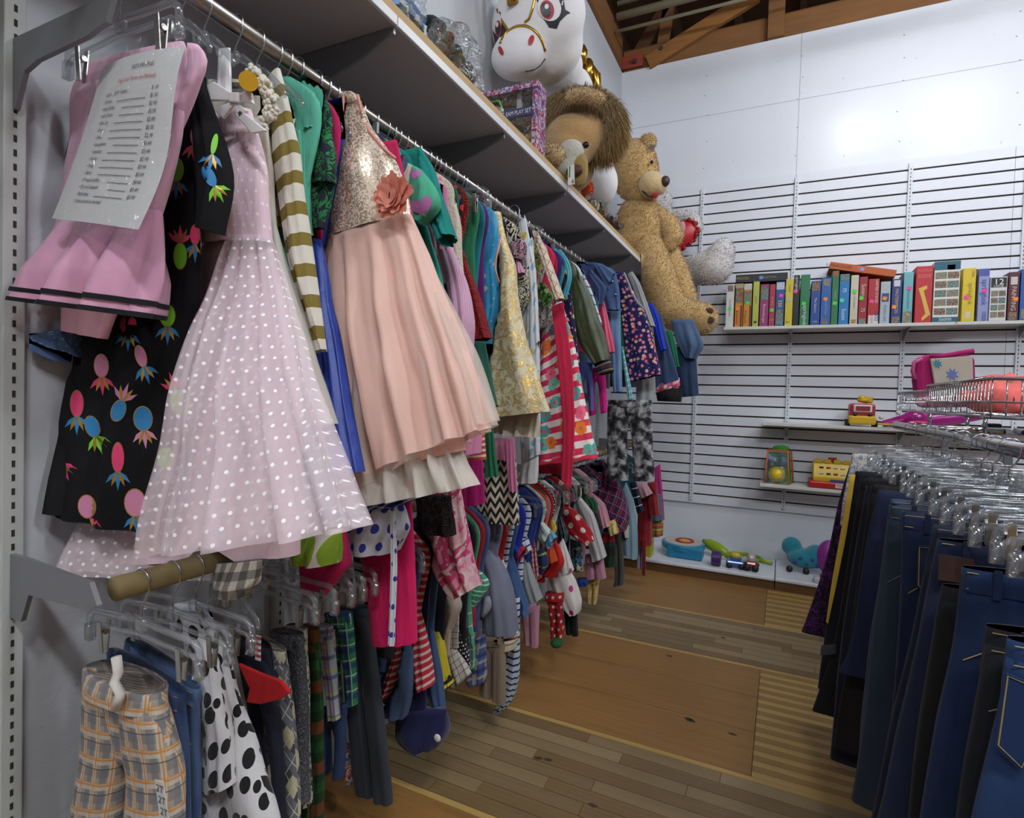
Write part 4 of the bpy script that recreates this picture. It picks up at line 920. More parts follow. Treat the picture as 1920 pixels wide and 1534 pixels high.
garment('denim_pinafore', 'dark blue denim pinafore with flowered hem', 'dress', 3.3, [('body', [(1222, 580), (1230, 660), (1222, 730)], [(1240, 590), (1262, 670), (1274, 712)], denim('2f4060', '44587c'), dict(d=.03)), ('hem', [(1222, 722), (1224, 738)], [(1274, 708), (1276, 724)], floral('c05070', ['e0c8c0', 'c83858', '6090b0', 'e0a0b0'], 40, .4), dict(d=.032, m_=4))], None)
garment('green_shirt', 'emerald green shirt behind the denim pinafore', 'shirt', 3.42, [('sleeve', [(1244, 620), (1258, 660), (1266, 690)], [(1260, 620), (1268, 650), (1274, 688)], solid('17704c'), dict(d=.02))], (solid('17704c'), .1, .12, 1.8, 1.4))
garment('black_skirt', 'small black skirt at the far end of the upper rod', 'skirt', 3.5, [('body', [(1230, 728), (1233, 752)], [(1280, 728), (1277, 754)], solid('141416'), dict(d=.06, m_=6))], (solid('141416'), .08, .1, 1.5, 1.3))
garment('blue_denim_shirt', 'faded blue denim shirt hanging below the bear foot', 'shirt', 3.62, [('sleeve', [(1258, 600), (1268, 640), (1288, 672)], [(1300, 600), (1322, 650), (1304, 674)], denim('42587a', '5a708f'), dict(d=.06, m_=14, fold=.018, k=5, n=44)), ('side', [(1262, 650), (1276, 745)], [(1304, 650), (1310, 742)], denim('26344e', '3c5070'), dict(d=.03))], (denim('26344e', '3c5070'), .12, .16, 1.8, 1.3))
# ================================================================== clothes on the lower rod
def low(name, label, cat, Y, parts, auto=None, hang='top'):
    if auto: auto = (auto[0],)+tuple(auto[1:])
    return garment(name, label, cat, Y, parts, auto, hang, 'lower')
A = lambda mat, z1=.45, w=.11, z0=.81: (mat, w*.9, w, z0, z1)
PLD = plaid('a39c90', [('74757a', .036, .013, 0, 'u', .7), ('74757a', .05, .018, .2, 'v', .7), ('d0cabf', .036, .010, .55, 'u', .7), ('d0cabf', .05, .014, .7, 'v', .7), ('c98a3c', .036, .003, .45, 'u', .9), ('c98a3c', .05, .004, .56, 'v', .9), ('c98a3c', .036, .0015, .3, 'u', .8), ('c98a3c', .05, .002, .46, 'v', .8), ('55585e', .05, .0025, .9, 'v', .8)])
t = bottoms('plaid_shorts', 'grey and orange plaid pull-on trousers with white drawstring', .60, [(172, 1242), (165, 1330), (152, 1440), (132, 1600), (118, 1760)], [(302, 1298), (325, 1400), (336, 1500), (345, 1640), (350, 1800)], PLD, d=.034)
MB().tube([at(218, 1232, .56), at(222, 1262, .562), at(214, 1280, .556), at(226, 1300, .555), at(217, 1328, .556)], .008, 8).build('drawstring', solid('dcd8d0'), t, True)
mb = MB().prism([at(x, y, .553) for x, y in ((290, 1462), (306, 1466), (316, 1540), (300, 1540))], (0, 0, 0), (0, .001, 0)); mb.build('size_strip', paint('d2d0cc', .5), t)
for i, s in enumerate(('2T', '2T', '2T')):
    vs, fs = text_poly(s, .016, 'CENTER'); p = at(299+i*4, 1480+i*22, .5515); MB().add([(p.x+q.x, p.y, p.z+q.y) for q in vs], fs).build('lettering', INK, t)
bottoms('blue_jeans', 'small blue jeans on a clip hanger behind the plaid trousers', .655, [(205, 1215), (200, 1400), (190, 1750)], [(345, 1300), (352, 1450), (360, 1780)], denim('2a3d62', '4a6088'), d=.018, stitch='9c7c48')
bottoms('faded_jeans', 'faded blue jeans beside the dalmatian costume', .70, [(240, 1195), (235, 1400), (230, 1700)], [(372, 1292), (374, 1450), (378, 1700)], denim('34486c', '6680a4'), d=.018, stitch='9c7c48')
DAL = spots('d6d6d8', '141414', 30, .34)
t = low('dalmatian_costume', 'white fleece dalmatian costume with black spots and red tongue', 'costume', .775, [
  ('body', [(330, 1135), (372, 1290), (378, 1420), (372, 1640)], [(385, 1140), (430, 1250), (470, 1390), (520, 1560), (535, 1660)], DAL, dict(d=.035, fold=.007, n=40, m_=24)),
  ('sleeve', [(338, 1150), (378, 1300), (392, 1390), (386, 1480)], [(368, 1150), (410, 1260), (430, 1390), (438, 1470)], DAL, dict(d=.026, Y=.735, fold=.004)),
  ('hood', [(332, 1130), (345, 1170)], [(366, 1125), (392, 1175)], DAL, dict(d=.03, m_=8, Y=.77))])
mb = MB().prism([at(x, y, .79) for x, y in ((448, 1243), (490, 1262), (528, 1276), (546, 1298), (530, 1310), (490, 1320), (464, 1316), (470, 1290))], (0, -.004, 0), (0, .004, 0)); mb.build('tongue', solid('c41c20'), t, False, .003)
bottoms('navy_trousers', 'dark navy trousers on a clear clip hanger', .85, [(440, 1180), (470, 1340), (500, 1620)], [(505, 1215), (522, 1340), (535, 1640)], solid('181c2c'), d=.016)
t = bottoms('argyle_trousers', 'grey argyle trousers with cream diamonds', .905, [(470, 1190), (490, 1400), (505, 1620)], [(533, 1222), (548, 1330), (556, 1430), (562, 1640)], argyle(), d=.018)
mb = MB().box(at(484, 1215, .80), (.014, .002, .05)); mb.build('striped_tag', stripes('b84048', 'd8d8d8', .012, .006), t)
bottoms('marled_trousers', 'charcoal marled knit trousers', .955, [(510, 1180), (530, 1350), (545, 1470)], [(566, 1190), (574, 1330), (577, 1505)], splotch(['35363c', '54555c', '2c2d33', '6c6d72'], 180, .2, 2), d=.018)
bottoms('camouflage_pants', 'green and white camouflage trousers', .995, [(530, 1175), (545, 1500)], [(574, 1180), (580, 1330), (580, 1512)], splotch(['4c5a3a', '8a9078', 'c4c6b8', '3a4630'], 26, .8), d=.014)
bottoms('reindeer_trousers', 'green and black checked trousers with brown reindeer', 1.035, [(540, 1170), (556, 1540)], [(596, 1180), (602, 1330), (604, 1545)], plaid('1f6a2a', [('101810', .05, .025, 0, 'u', .6), ('101810', .05, .025, 0, 'v', .6), ('6a3a1c', .10, .03, .3, 'v', .9)]), d=.018)
bottoms('pastel_plaid_shorts', 'pastel pink and blue plaid shorts', 1.10, [(570, 1170), (590, 1340)], [(622, 1175), (636, 1348)], plaid('a9b8bc', [('c87c90', .04, .016, 0, 'u', .7), ('34507c', .05, .01, .3, 'v', .7), ('c8c070', .06, .008, .6, 'v', .8), ('34507c', .03, .005, .6, 'u', .7)]), d=.018, split=.5)
bottoms('green_plaid_shorts', 'green and navy plaid shorts', 1.165, [(608, 1150), (624, 1318)], [(657, 1150), (666, 1322)], plaid('2c7a48', [('1c2c6c', .036, .014, 0, 'u', .8), ('1c2c6c', .04, .014, .2, 'v', .8), ('a8c8b0', .04, .004, .7, 'v', .8), ('a8c8b0', .036, .004, .7, 'u', .8)]), d=.018, split=.5)
bottoms('blue_leggings', 'plain blue leggings hanging below the plaid shorts', 1.13, [(596, 1330), (604, 1452)], [(648, 1320), (640, 1458)], solid('2c4068'), d=.02, hang=None)
bottoms('charcoal_jeans', 'long charcoal grey jeans in front of the floor', 1.225, [(640, 1135), (655, 1350), (668, 1485)], [(692, 1140), (718, 1330), (734, 1508)], denim('2b3038'), d=.022, gap=.004)
t = low('patterned_sock', 'white printed sleeper foot beside the charcoal jeans', 'sleeper', 1.256, [('foot', [(640, 1395), (652, 1440), (662, 1462)], [(664, 1395), (672, 1440), (670, 1462)], splotch(['d0ccc4', 'd0ccc4', 'a83c40', 'd8d4cc', '40508c'], 30), dict(d=.03, m_=8))], A(solid('20242c'), .5, .06))
RST = stripes('b8283a', 'd0bcb4', .021, .008)
low('red_striped_shirt', 'red and cream striped long-sleeved shirt', 'shirt', 1.33, [('sleeve', [(766, 1130), (770, 1220), (786, 1294)], [(782, 1128), (803, 1210), (811, 1284)], RST, dict(d=.026)), ('sleeve', [(738, 1215), (722, 1280), (715, 1312)], [(752, 1212), (742, 1280), (730, 1306)], RST, dict(d=.02, Y=1.29))], A(RST, .5))
low('chambray_dress', 'gathered blue chambray dress', 'dress', 1.29, [('skirt', [(725, 1220), (718, 1300), (720, 1342)], [(775, 1220), (774, 1290), (760, 1345)], denim('3a4c6c', '4c6084'), dict(d=.03))], A(denim('3a4c6c', '4c6084'), .42))
t = low('denim_shirt', 'dark blue denim shirt with rounded tail', 'shirt', 1.40, [('body', [(770, 1110), (790, 1230), (800, 1290), (818, 1330)], [(788, 1100), (812, 1180), (828, 1260), (836, 1344)], denim('34486a', '4a6088'), dict(d=.02))], A(denim('34486a', '4a6088'), .38))
t = low('velvet_dress', 'dark navy velvet dress with a white button', 'dress', 1.36, [('skirt', [(744, 1330), (748, 1380), (770, 1400)], [(836, 1330), (838, 1375), (826, 1396)], velvet('14164a'), dict(d=.05, m_=10))], A(velvet('14164a'), .3, .12))
MB().ball(at(820, 1384, 1.305), (.011, .004, .011), 12, 6).build('button', paint('d8d8d8', .4), t, True)
low('yellow_shirt', 'bright yellow and navy long-sleeved shirt', 'shirt', 1.46, [('sleeve', [(800, 1150), (812, 1220), (828, 1275)], [(816, 1150), (836, 1215), (842, 1272)], satin('c9b81e'), dict(d=.024)), ('cuff', [(826, 1270), (834, 1292)], [(842, 1266), (846, 1286)], stripes('141824', 'c9b81e', .03, .01), dict(d=.026, m_=5))], A(solid('1a2030'), .45))
low('cream_jacket', 'cream canvas jacket with stitched short sleeve', 'jacket', 1.50, [('sleeve', [(780, 1062), (800, 1100), (822, 1150), (836, 1182)], [(800, 1058), (838, 1090), (866, 1136), (842, 1186)], solid('b9ada0'), dict(d=.035, fold=.005)), ('side', [(780, 1070), (800, 1160)], [(810, 1070), (828, 1170)], solid('b9ada0'), dict(d=.02))], A(solid('b9ada0'), .42))
low('windowpane_shirt', 'white shirt with black windowpane checks', 'shirt', 1.55, [('tail', [(822, 1188), (836, 1250), (848, 1292)], [(834, 1184), (862, 1230), (882, 1264)], plaid('c4bfb4', [('2c2c30', .02, .0016, 0, 'u', 1), ('2c2c30', .02, .0016, 0, 'v', 1)]), dict(d=.02))], A(plaid('c4bfb4', [('2c2c30', .02, .0016, 0, 'u', 1), ('2c2c30', .02, .0016, 0, 'v', 1)]), .42))
low('black_dotted_dress', 'black dress with tiny white dots', 'dress', 1.595, [('side', [(846, 1150), (856, 1200), (862, 1246)], [(858, 1150), (872, 1200), (880, 1246)], dots('16141c', 'd8d4d0', .012, .003), dict(d=.02))], A(solid('1c1420'), .42))
low('mint_plaid_shirt', 'mint green plaid shirt tail', 'shirt', 1.626, [('tail', [(866, 1120), (874, 1200), (876, 1250)], [(882, 1120), (888, 1200), (888, 1252)], plaid('4c9878', [('c8d0c8', .03, .006, 0, 'u', .8), ('c8d0c8', .04, .004, .3, 'v', .8)]), dict(d=.02))], A(solid('4c9878'), .42))
low('blue_plaid_shirt', 'blue and tan plaid shirt tail', 'shirt', 1.692, [('tail', [(882, 1200), (872, 1270), (880, 1282)], [(910, 1190), (910, 1270), (906, 1280)], plaid('4c5c8c', [('c0b8ac', .05, .018, 0, 'u', .7), ('22387c', .05, .014, .4, 'v', .8), ('c0b8ac', .05, .01, .8, 'v', .6)]), dict(d=.03))], A(solid('4c5c8c'), .42))
low('green_striped_tee', 'green T-shirt with white sleeve stripes', 'shirt', 1.658, [('sleeve', [(884, 1062), (878, 1110), (876, 1128)], [(892, 1064), (921, 1094), (886, 1144)], multistripe('3f9c78', [('d8dcd4', .036, .005, .2), ('d8dcd4', .036, .004, .6)]), dict(d=.026, m_=10)), ('sleeve_end', [(886, 1125), (896, 1150)], [(918, 1118), (924, 1140), (906, 1160)], solid('8c8e98'), dict(d=.024, m_=6, Y=1.70))], A(solid('a02030'), .45))
t = low('quilted_jacket', 'grey quilted jacket with striped cream knit cuff', 'jacket', 1.79, [('sleeve', [(878, 1012), (900, 1070), (910, 1130), (912, 1190)], [(890, 1004), (925, 1030), (950, 1080), (964, 1140), (970, 1188)], solid('74788a'), dict(d=.06, fold=.007, n=36)),
  ('cuff', [(912, 1184), (914, 1212)], [(971, 1184), (966, 1216)], multistripe('cfc4a6', [('7c2028', .04, .006, .55), ('6c7478', .04, .005, .9)]), dict(d=.05, m_=6, fold=.003, k=16, n=60)), ('collar', [(868, 990), (890, 1010)], [(884, 984), (906, 1012)], fur('c8c4bc', 'a8a49c'), dict(d=.03, m_=6))], A(solid('74788a'), .42))
bottoms('beige_trousers', 'beige trousers below the quilted jacket cuff', 1.745, [(902, 1190), (900, 1300)], [(948, 1190), (946, 1322)], solid('8a7a68'), d=.022, gap=.003)
t = low('navy_striped_leggings', 'white and navy striped leggings with a foot', 'leggings', 1.884, [('leg', [(958, 1120), (956, 1210), (945, 1270), (940, 1310), (930, 1330)], [(974, 1120), (975, 1210), (974, 1270), (962, 1315), (940, 1334)], stripes('b8c4d4', '1c2840', .024, .007), dict(d=.03))], A(stripes('b8c4d4', '1c2840', .024, .007), .45))
low('red_tee', 'red T-shirt with white ribbed sleeve', 'shirt', 1.840, [('sleeve', [(898, 1006), (922, 1046)], [(910, 1002), (938, 1040), (946, 1060)], solid('a81c22'), dict(d=.02, m_=8)), ('rib', [(934, 1052), (940, 1068)], [(944, 1050), (948, 1066)], solid('d0ccc4'), dict(d=.018, m_=4))], A(solid('a81c22'), .5))
low('jean_jacket', 'blue denim jacket with a frayed pocket', 'jacket', 1.93, [('sleeve', [(912, 992), (945, 1060), (955, 1130), (962, 1150)], [(926, 986), (952, 1020), (968, 1080), (990, 1140)], denim('2f4a74', '44608c'), dict(d=.04)), ('tail', [(955, 1110), (965, 1158)], [(975, 1120), (992, 1152)], denim('2f4a74', '44608c'), dict(d=.03, m_=6, Y=1.9))], A(denim('2f4a74', '44608c'), .45))
low('blue_polo', 'royal blue polo shirt with grey and red sleeve', 'shirt', 1.99, [('sleeve', [(920, 992), (946, 1020), (962, 1056)], [(938, 992), (974, 1025), (980, 1036)], solid('1c2c98'), dict(d=.026, m_=10)), ('sleeve_end', [(958, 1040), (966, 1064)], [(978, 1024), (984, 1030)], solid('a8202c'), dict(d=.028, m_=5))], A(solid('1c2c98'), .48))
low('breton_shirt', 'white shirt with navy stripes under the blue hood', 'shirt', 2.036, [('sleeve', [(950, 992), (966, 1010), (986, 1040)], [(962, 988), (986, 1006), (994, 1032)], stripes('c4c8d4', '1c2850', .026, .006), dict(d=.024, m_=10))], A(stripes('c4c8d4', '1c2850', .026, .006), .5))
low('grey_longsleeve', 'heather grey long-sleeved shirt', 'shirt', 2.09, [('sleeve', [(964, 1050), (980, 1100), (992, 1132)], [(984, 1038), (1002, 1085), (1016, 1122)], solid('8f9496'), dict(d=.03))], A(solid('20387c'), .45))
low('red_check_shirt', 'red and white checked shirt with a toy rattle', 'shirt', 2.13, [('side', [(990, 1010), (1000, 1080)], [(1002, 1008), (1010, 1080)], plaid('a02028', [('d0c4bc', .02, .008, 0, 'u', .6), ('1c2048', .02, .006, 0, 'v', .6)]), dict(d=.014))], A(solid('30408c'), .45))
low('navy_rugby_shirt', 'navy rugby shirt with a lime stripe', 'shirt', 2.16, [('sleeve', [(1004, 1035), (1010, 1075)], [(1020, 1025), (1031, 1055), (1016, 1078)], multistripe('22305c', [('88a050', .05, .007, .5)]), dict(d=.022, m_=10))], A(solid('22305c'), .45))
t = low('pale_green_sleeper', 'pale green fleece sleeper with a blue cuff', 'sleeper', 2.19, [('sleeve', [(974, 960), (1000, 985), (1022, 1025)], [(985, 955), (1018, 978), (1034, 998)], solid('bcc8c0'), dict(d=.03, m_=10)), ('cuff', [(1022, 1020), (1028, 1030)], [(1033, 994), (1042, 1008)], solid('6c9cbc'), dict(d=.03, m_=4))], A(solid('bcc8c0'), .45))
low('pink_hooded_top', 'dusty pink hooded top with orange lining', 'shirt', 2.246, [('sleeve', [(974, 940), (1000, 960), (1016, 985)], [(980, 930), (1010, 950), (1021, 978)], solid('b87c84'), dict(d=.026, m_=10)), ('lining', [(976, 950), (990, 965)], [(1000, 955), (1014, 976)], solid('94401c'), dict(d=.012, m_=5))], A(solid('b87c84'), .45))
low('orange_tee', 'bright orange T-shirt beside the red sleeve', 'shirt', 2.217, [('sleeve', [(1020, 1028), (1024, 1058)], [(1036, 1022), (1044, 1052)], solid('c0481c'), dict(d=.02, m_=8))], A(solid('c0481c'), .45))
low('red_cape_top', 'red top with wide pointed sleeve', 'shirt', 2.28, [('sleeve', [(1030, 1020), (1030, 1060), (1018, 1075)], [(1040, 1008), (1062, 1055), (1042, 1082)], solid('b81c1e'), dict(d=.024, m_=12))], A(solid('b81c1e'), .42))
bottoms('pink_trousers', 'plain pink trousers below the grey sleeve', 2.068, [(975, 1130), (985, 1205)], [(1012, 1130), (1008, 1214)], solid('b88498'), d=.022, gap=.002)
SLP = dots('d4d0cc', 'b82c74', .085, .012)
low('dotted_sleeper', 'white fleece sleeper with large pink dots', 'sleeper', 2.36, [('leg', [(1026, 1075), (1040, 1110), (1058, 1140), (1072, 1150)], [(1052, 1040), (1078, 1090), (1090, 1130), (1086, 1148)], SLP, dict(d=.05)), ('sleeve', [(1042, 1030), (1050, 1080)], [(1056, 1010), (1075, 1070)], SLP, dict(d=.03))], A(SLP, .45))
t = bottoms('red_dotted_leggings', 'red leggings with white dots and green foot', 2.326, [(1024, 1110), (1032, 1160), (1033, 1195)], [(1060, 1110), (1056, 1160), (1056, 1195)], dots('a8181e', 'd8ccc8', .032, .007), d=.03, gap=.003)
MB().ball(at(1044, 1205, 2.30), (.026, .035, .022), 12, 8).build('foot', solid('1c5c2c'), t, True)
bottoms('black_leggings', 'short black leggings at the edge of the aisle', 2.4, [(1058, 1140), (1062, 1188)], [(1080, 1135), (1084, 1192)], solid('121214'), d=.02, gap=.002)
low('gold_cuff_dress', 'yellow print dress above the plaid tail', 'dress', 2.302, [('sleeve', [(1018, 968), (1030, 995)], [(1028, 960), (1046, 990), (1040, 1002)], splotch(['c0a834', 'd8c858', 'b89828'], 30), dict(d=.018, m_=8))], A(dots('1a1a1c', 'c8c4bc', .012, .004), .5))
low('dark_plaid_shirt', 'green and navy plaid shirt behind the red dotted sweater', 'shirt', 2.42, [('sleeve', [(1042, 975), (1052, 1010)], [(1052, 965), (1066, 1000), (1062, 1018)], plaid('3c4c4c', [('202840', .03, .014, 0, 'u', .7), ('202840', .03, .014, 0, 'v', .7), ('b0b4a4', .03, .002, .6, 'u', .8)]), dict(d=.016))], A(plaid('3c4c4c', [('202840', .03, .014, 0, 'u', .7), ('202840', .03, .014, 0, 'v', .7), ('b0b4a4', .03, .002, .6, 'u', .8)]), .4))
low('red_dotted_sweater', 'red sweater with big cream dots and green collar', 'sweater', 2.5, [('sleeve', [(1030, 952), (1050, 985), (1082, 1010), (1104, 1022)], [(1038, 940), (1078, 956), (1104, 990), (1114, 1012)], dots('a01420', 'd4c8bc', .055, .013), dict(d=.045, n=36)), ('collar', [(1006, 945), (1020, 952)], [(1028, 938), (1034, 946)], solid('184c24'), dict(d=.03, m_=4))], A(dots('a01420', 'd4c8bc', .055, .013), .42))
low('black_ribbon_dress', 'black dress with a blue patterned ribbon', 'dress', 2.57, [('side', [(1068, 1010), (1072, 1070)], [(1090, 1015), (1092, 1072)], splotch(['141418', '141418', '3c6c94', '141418', 'b0a890'], 24), dict(d=.02))], A(solid('141418'), .42))
bottoms('blue_gym_shorts', 'small royal blue shorts under the ribbon dress', 2.6, [(1082, 1085), (1084, 1098)], [(1100, 1085), (1102, 1097)], solid('18307c'), d=.02, split=.6)
low('white_longsleeve', 'white long-sleeved shirt with thin collar', 'shirt', 2.66, [('sleeve', [(1078, 940), (1098, 985), (1112, 1053)], [(1090, 934), (1112, 960), (1126, 1010), (1136, 1044)], solid('bcbabc'), dict(d=.036))], A(solid('bcbabc'), .4))
bottoms('pink_corduroys', 'pink trousers under the white long-sleeved shirt', 2.7, [(1098, 1040), (1100, 1086)], [(1130, 1040), (1136, 1084)], solid('b88498'), d=.026, gap=.002)
bottoms('gold_print_leggings', 'cream gold print leggings hanging to the floor', 2.74, [(1100, 1080), (1104, 1130)], [(1124, 1080), (1118, 1132)], splotch(['c8b06c', 'd8c890', 'b08c4c', 'd4c078'], 40), d=.024, gap=.001)
low('green_collar_top', 'green collared top between white and pink sleeves', 'shirt', 2.76, [('sleeve', [(1100, 935), (1112, 960)], [(1112, 932), (1122, 945), (1118, 962)], solid('1c5838'), dict(d=.02, m_=8))], A(solid('1c5838'), .45))
low('pink_tee', 'pale pink T-shirt with gold cuff', 'shirt', 2.84, [('sleeve', [(1100, 930), (1120, 960), (1130, 990)], [(1112, 925), (1134, 945), (1145, 985)], solid('c48c9c'), dict(d=.036)), ('cuff', [(1136, 980), (1144, 1006)], [(1152, 974), (1160, 998)], splotch(['c8b45c', 'd8cc8c', 'b89c40'], 40), dict(d=.03, m_=5))], A(solid('c48c9c'), .4))
low('christmas_dress', 'red and black dress with green dotted hem', 'dress', 2.9, [('side', [(1128, 1000), (1130, 1062)], [(1152, 998), (1154, 1062)], multistripe('14301c', [('941c28', .24, .05, .2), ('141414', .24, .05, .5)]), dict(d=.03))], A(solid('14181c'), .42))
TRT = tartan('6c1c34', [('1c2450', .06, .026, 0, 'u', .75), ('1c2450', .06, .026, .3, 'v', .75), ('c0a8b4', .06, .0025, .7, 'u', .9), ('c0a8b4', .06, .0025, .7, 'v', .9), ('a83060', .06, .008, .45, 'v', .7)])
low('flannel_shirt', 'red and blue tartan flannel shirt with bent sleeve', 'shirt', 3.0, [('sleeve', [(1095, 880), (1110, 930), (1140, 975), (1156, 1000)], [(1115, 868), (1150, 885), (1170, 925), (1180, 975), (1172, 995)], TRT, dict(d=.06, n=36)), ('collar', [(1090, 872), (1098, 885)], [(1130, 866), (1138, 886)], TRT, dict(d=.04, m_=5))], A(TRT, .4))
bottoms('grey_leggings', 'grey leggings standing clear of the floor behind the flannel', 3.10, [(1148, 1000), (1154, 1085), (1150, 1100)], [(1168, 1000), (1170, 1080), (1168, 1096)], solid('4c4c4c'), d=.024, gap=.001)
low('light_blue_dress', 'light blue and cream long dress', 'dress', 3.16, [('body', [(1160, 935), (1166, 1000), (1168, 1036)], [(1174, 905), (1188, 940), (1194, 1000), (1194, 1048)], solid('7c9cac'), dict(d=.05)), ('band', [(1166, 985), (1166, 1004)], [(1180, 985), (1180, 1006)], solid('b4ac9c'), dict(d=.055, m_=4, Y=3.13))], A(solid('7c9cac'), .4))
low('navy_sailor_top', 'navy top with white striped cuff', 'shirt', 3.28, [('sleeve', [(1180, 905), (1190, 940), (1196, 962)], [(1192, 903), (1202, 940), (1208, 958)], multistripe('141c38', [('d0d0d4', .05, .005, .8)]), dict(d=.03))], A(solid('141c38'), .42))
low('pale_pink_shirt', 'pale pink shirt with folded collar above the red dress', 'shirt', 3.36, [('collar', [(1190, 905), (1202, 935)], [(1212, 905), (1224, 925)], solid('b88c98'), dict(d=.03, m_=8))], A(solid('b88c98'), .45))
t = low('red_velvet_dress', 'dark red velvet dress with a long trailing sash', 'dress', 3.45, [('body', [(1196, 920), (1196, 1020)], [(1224, 905), (1222, 960), (1222, 1022)], velvet('88141e'), dict(d=.06)), ('sleeve', [(1214, 905), (1217, 962)], [(1230, 903), (1237, 965)], velvet('88141e'), dict(d=.04, Y=3.4)), ('sash', [(1204, 1010), (1204, 1078)], [(1211, 1010), (1210, 1080)], velvet('7c141e'), dict(d=.004, Y=3.38))], None)
bottoms('lilac_leggings', 'lilac leggings beside the red sash', 3.52, [(1194, 1015), (1194, 1066)], [(1210, 1015), (1208, 1064)], solid('9c8cac'), d=.02, gap=.001)
low('striped_hem_skirt', 'grey blue skirt with orange and yellow striped hem', 'skirt', 3.7, [('body', [(1224, 930), (1222, 975)], [(1240, 925), (1244, 975)], denim('4c5c70'), dict(d=.04)), ('hem', [(1222, 975), (1222, 1006)], [(1244, 975), (1243, 1004)], multistripe('904c40', [('a8a848', .05, .014, .3), ('b07030', .05, .014, .7)]), dict(d=.044, m_=5))], None)
low('pink_teal_top', 'hot pink and teal top at the far end of the lower rod', 'shirt', 3.85, [('side', [(1222, 880), (1230, 960)], [(1238, 870), (1246, 975)], solid('b0307c'), dict(d=.02))], A(solid('244c58'), .45))
# long things whose lower ends show below the upper row
CAM_ = splotch(['161618', '202024', '3c3d40', '6c6d70', '94959a', 'b4b5b8'], 20, .3, 3)
bottoms('camouflage_trousers', 'black and grey camouflage trousers near the far end', 2.9, [(1140, 750), (1138, 830), (1140, 900)], [(1222, 750), (1224, 830), (1228, 902)], CAM_, 'upper', RX, RZ, .04, .35, hang=None)
bottoms('magenta_leggings', 'bright magenta leggings under the bomber jacket', 2.58, [(1098, 690), (1106, 780)], [(1134, 690), (1138, 772)], solid('c41880'), 'upper', RX, RZ, .02, hang=None)
bottoms('blue_jeggings', 'mid blue denim leggings behind the striped floral dress', 2.5, [(1086, 680), (1090, 770)], [(1110, 680), (1112, 770)], denim('3a4a84'), 'upper', RX, RZ, .02, hang=None)
piece_dark = solid('2a3038')
garment('green_sash_dress', 'dark green dress with hanging green sash', 'dress', 1.44, [('skirt', [(862, 640), (885, 700), (900, 780)], [(910, 640), (920, 720), (932, 760)], solid('1f5c4c'), dict(d=.02)), ('sash', [(905, 780), (908, 840), (910, 896)], [(922, 780), (928, 840), (934, 892)], solid('1f6a48'), dict(d=.006, Y=1.4))], (solid('1f5c4c'), .1, .13, 1.8, 1.25))
garment('red_striped_skirt', 'red and white striped skirt behind the peach dress', 'skirt', 1.297, [('skirt', [(820, 720), (838, 865)], [(900, 700), (910, 862)], stripes('b8403c', 'd8c8b4', .014, .006), dict(d=.02)), ('frill', [(845, 780), (842, 862)], [(900, 740), (896, 850)], sheer('e08cb8', .7), dict(d=.03, Y=1.25, fold=.008, k=10))], None)
garment('aqua_tulle_skirt', 'bright aqua tulle skirt poking out beside the brocade dress', 'skirt', 1.6, [('skirt', [(885, 700), (890, 750)], [(905, 690), (930, 725), (910, 750)], sheer('28a0b0', .8), dict(d=.03, fold=.010, k=9, m_=8))], (solid('1c7480'), .09, .1, 1.75, 1.3))
garment('magenta_pants', 'magenta trousers beside the zigzag skirt', 'trousers', 1.52, [('leg', [(868, 860), (868, 948)], [(905, 840), (906, 945)], solid('b01a72'), dict(d=.03)), ('leg', [(845, 860), (842, 940)], [(868, 860), (866, 942)], solid('3c1458'), dict(d=.025))], None, 'clip')
garment('zigzag_skirt', 'black and cream zigzag skirt with a pink sash', 'skirt', 1.73, [('skirt', [(880, 850), (878, 975)], [(965, 840), (974, 984)], chevron('cfc8b2', '1b1a1c', .016, .034), dict(d=.03)), ('sash', [(946, 820), (952, 900), (955, 922)], [(962, 820), (968, 900), (970, 922)], solid('c8789c'), dict(d=.005, Y=1.65)), ('waist', [(925, 822), (930, 862)], [(965, 822), (966, 862)], solid('b8708c'), dict(d=.02, m_=5, Y=1.68))], (solid('2a2024'), .09, .12, 1.5, 1.28))
garment('hot_pink_leggings', 'hot pink knitted dress hanging low under the peach petticoat', 'dress', 1.088, [('body', [(655, 930), (690, 1100), (704, 1205)], [(770, 900), (778, 1050), (778, 1205)], solid('d41860'), dict(d=.03, fold=.004))], (solid('d41860'), .06, .07, 1.82, 1.3, .01))
t = garment('blue_dotted_blouse', 'white blouse with royal blue polka dots and hanging tie', 'blouse', 1.028, [('body', [(652, 940), (652, 1000), (660, 1038)], [(752, 930), (765, 990), (740, 1035)], dots('d2d6e0', '303c9c', .042, .0105), dict(d=.04, fold=.006)), ('tie', [(730, 940), (734, 1060), (730, 1205)], [(742, 940), (744, 1060), (738, 1212)], dots('d2d6e0', '303c9c', .03, .006), dict(d=.004, Y=.985))], (dots('d2d6e0', '303c9c', .042, .0105), .05, .05, 1.82, 1.2, .01))
garment('pink_chiffon_dress', 'pink and white flowered chiffon dress with frilled hem', 'dress', 1.36, [('skirt', [(782, 920), (790, 1020), (835, 1090), (862, 1118)], [(862, 900), (876, 1000), (884, 1060), (894, 1100)], splotch(['d8708c', 'e8a8b8', 'e0c8c4', 'd04878', 'e890a8'], 12, .8), dict(d=.05, fold=.012, k=8, n=50))], (splotch(['d8708c', 'e8a8b8', 'e0c8c4', 'd04878', 'e890a8'], 12, .8), .06, .07, 1.8, 1.3, .01))
garment('black_lace_top', 'black lace top with red lining', 'blouse', 1.242, [('body', [(778, 930), (785, 995)], [(846, 930), (850, 1005)], rosette('1c1216'), dict(d=.03))], (rosette('1c1216'), .05, .06, 1.8, 1.25, .01))
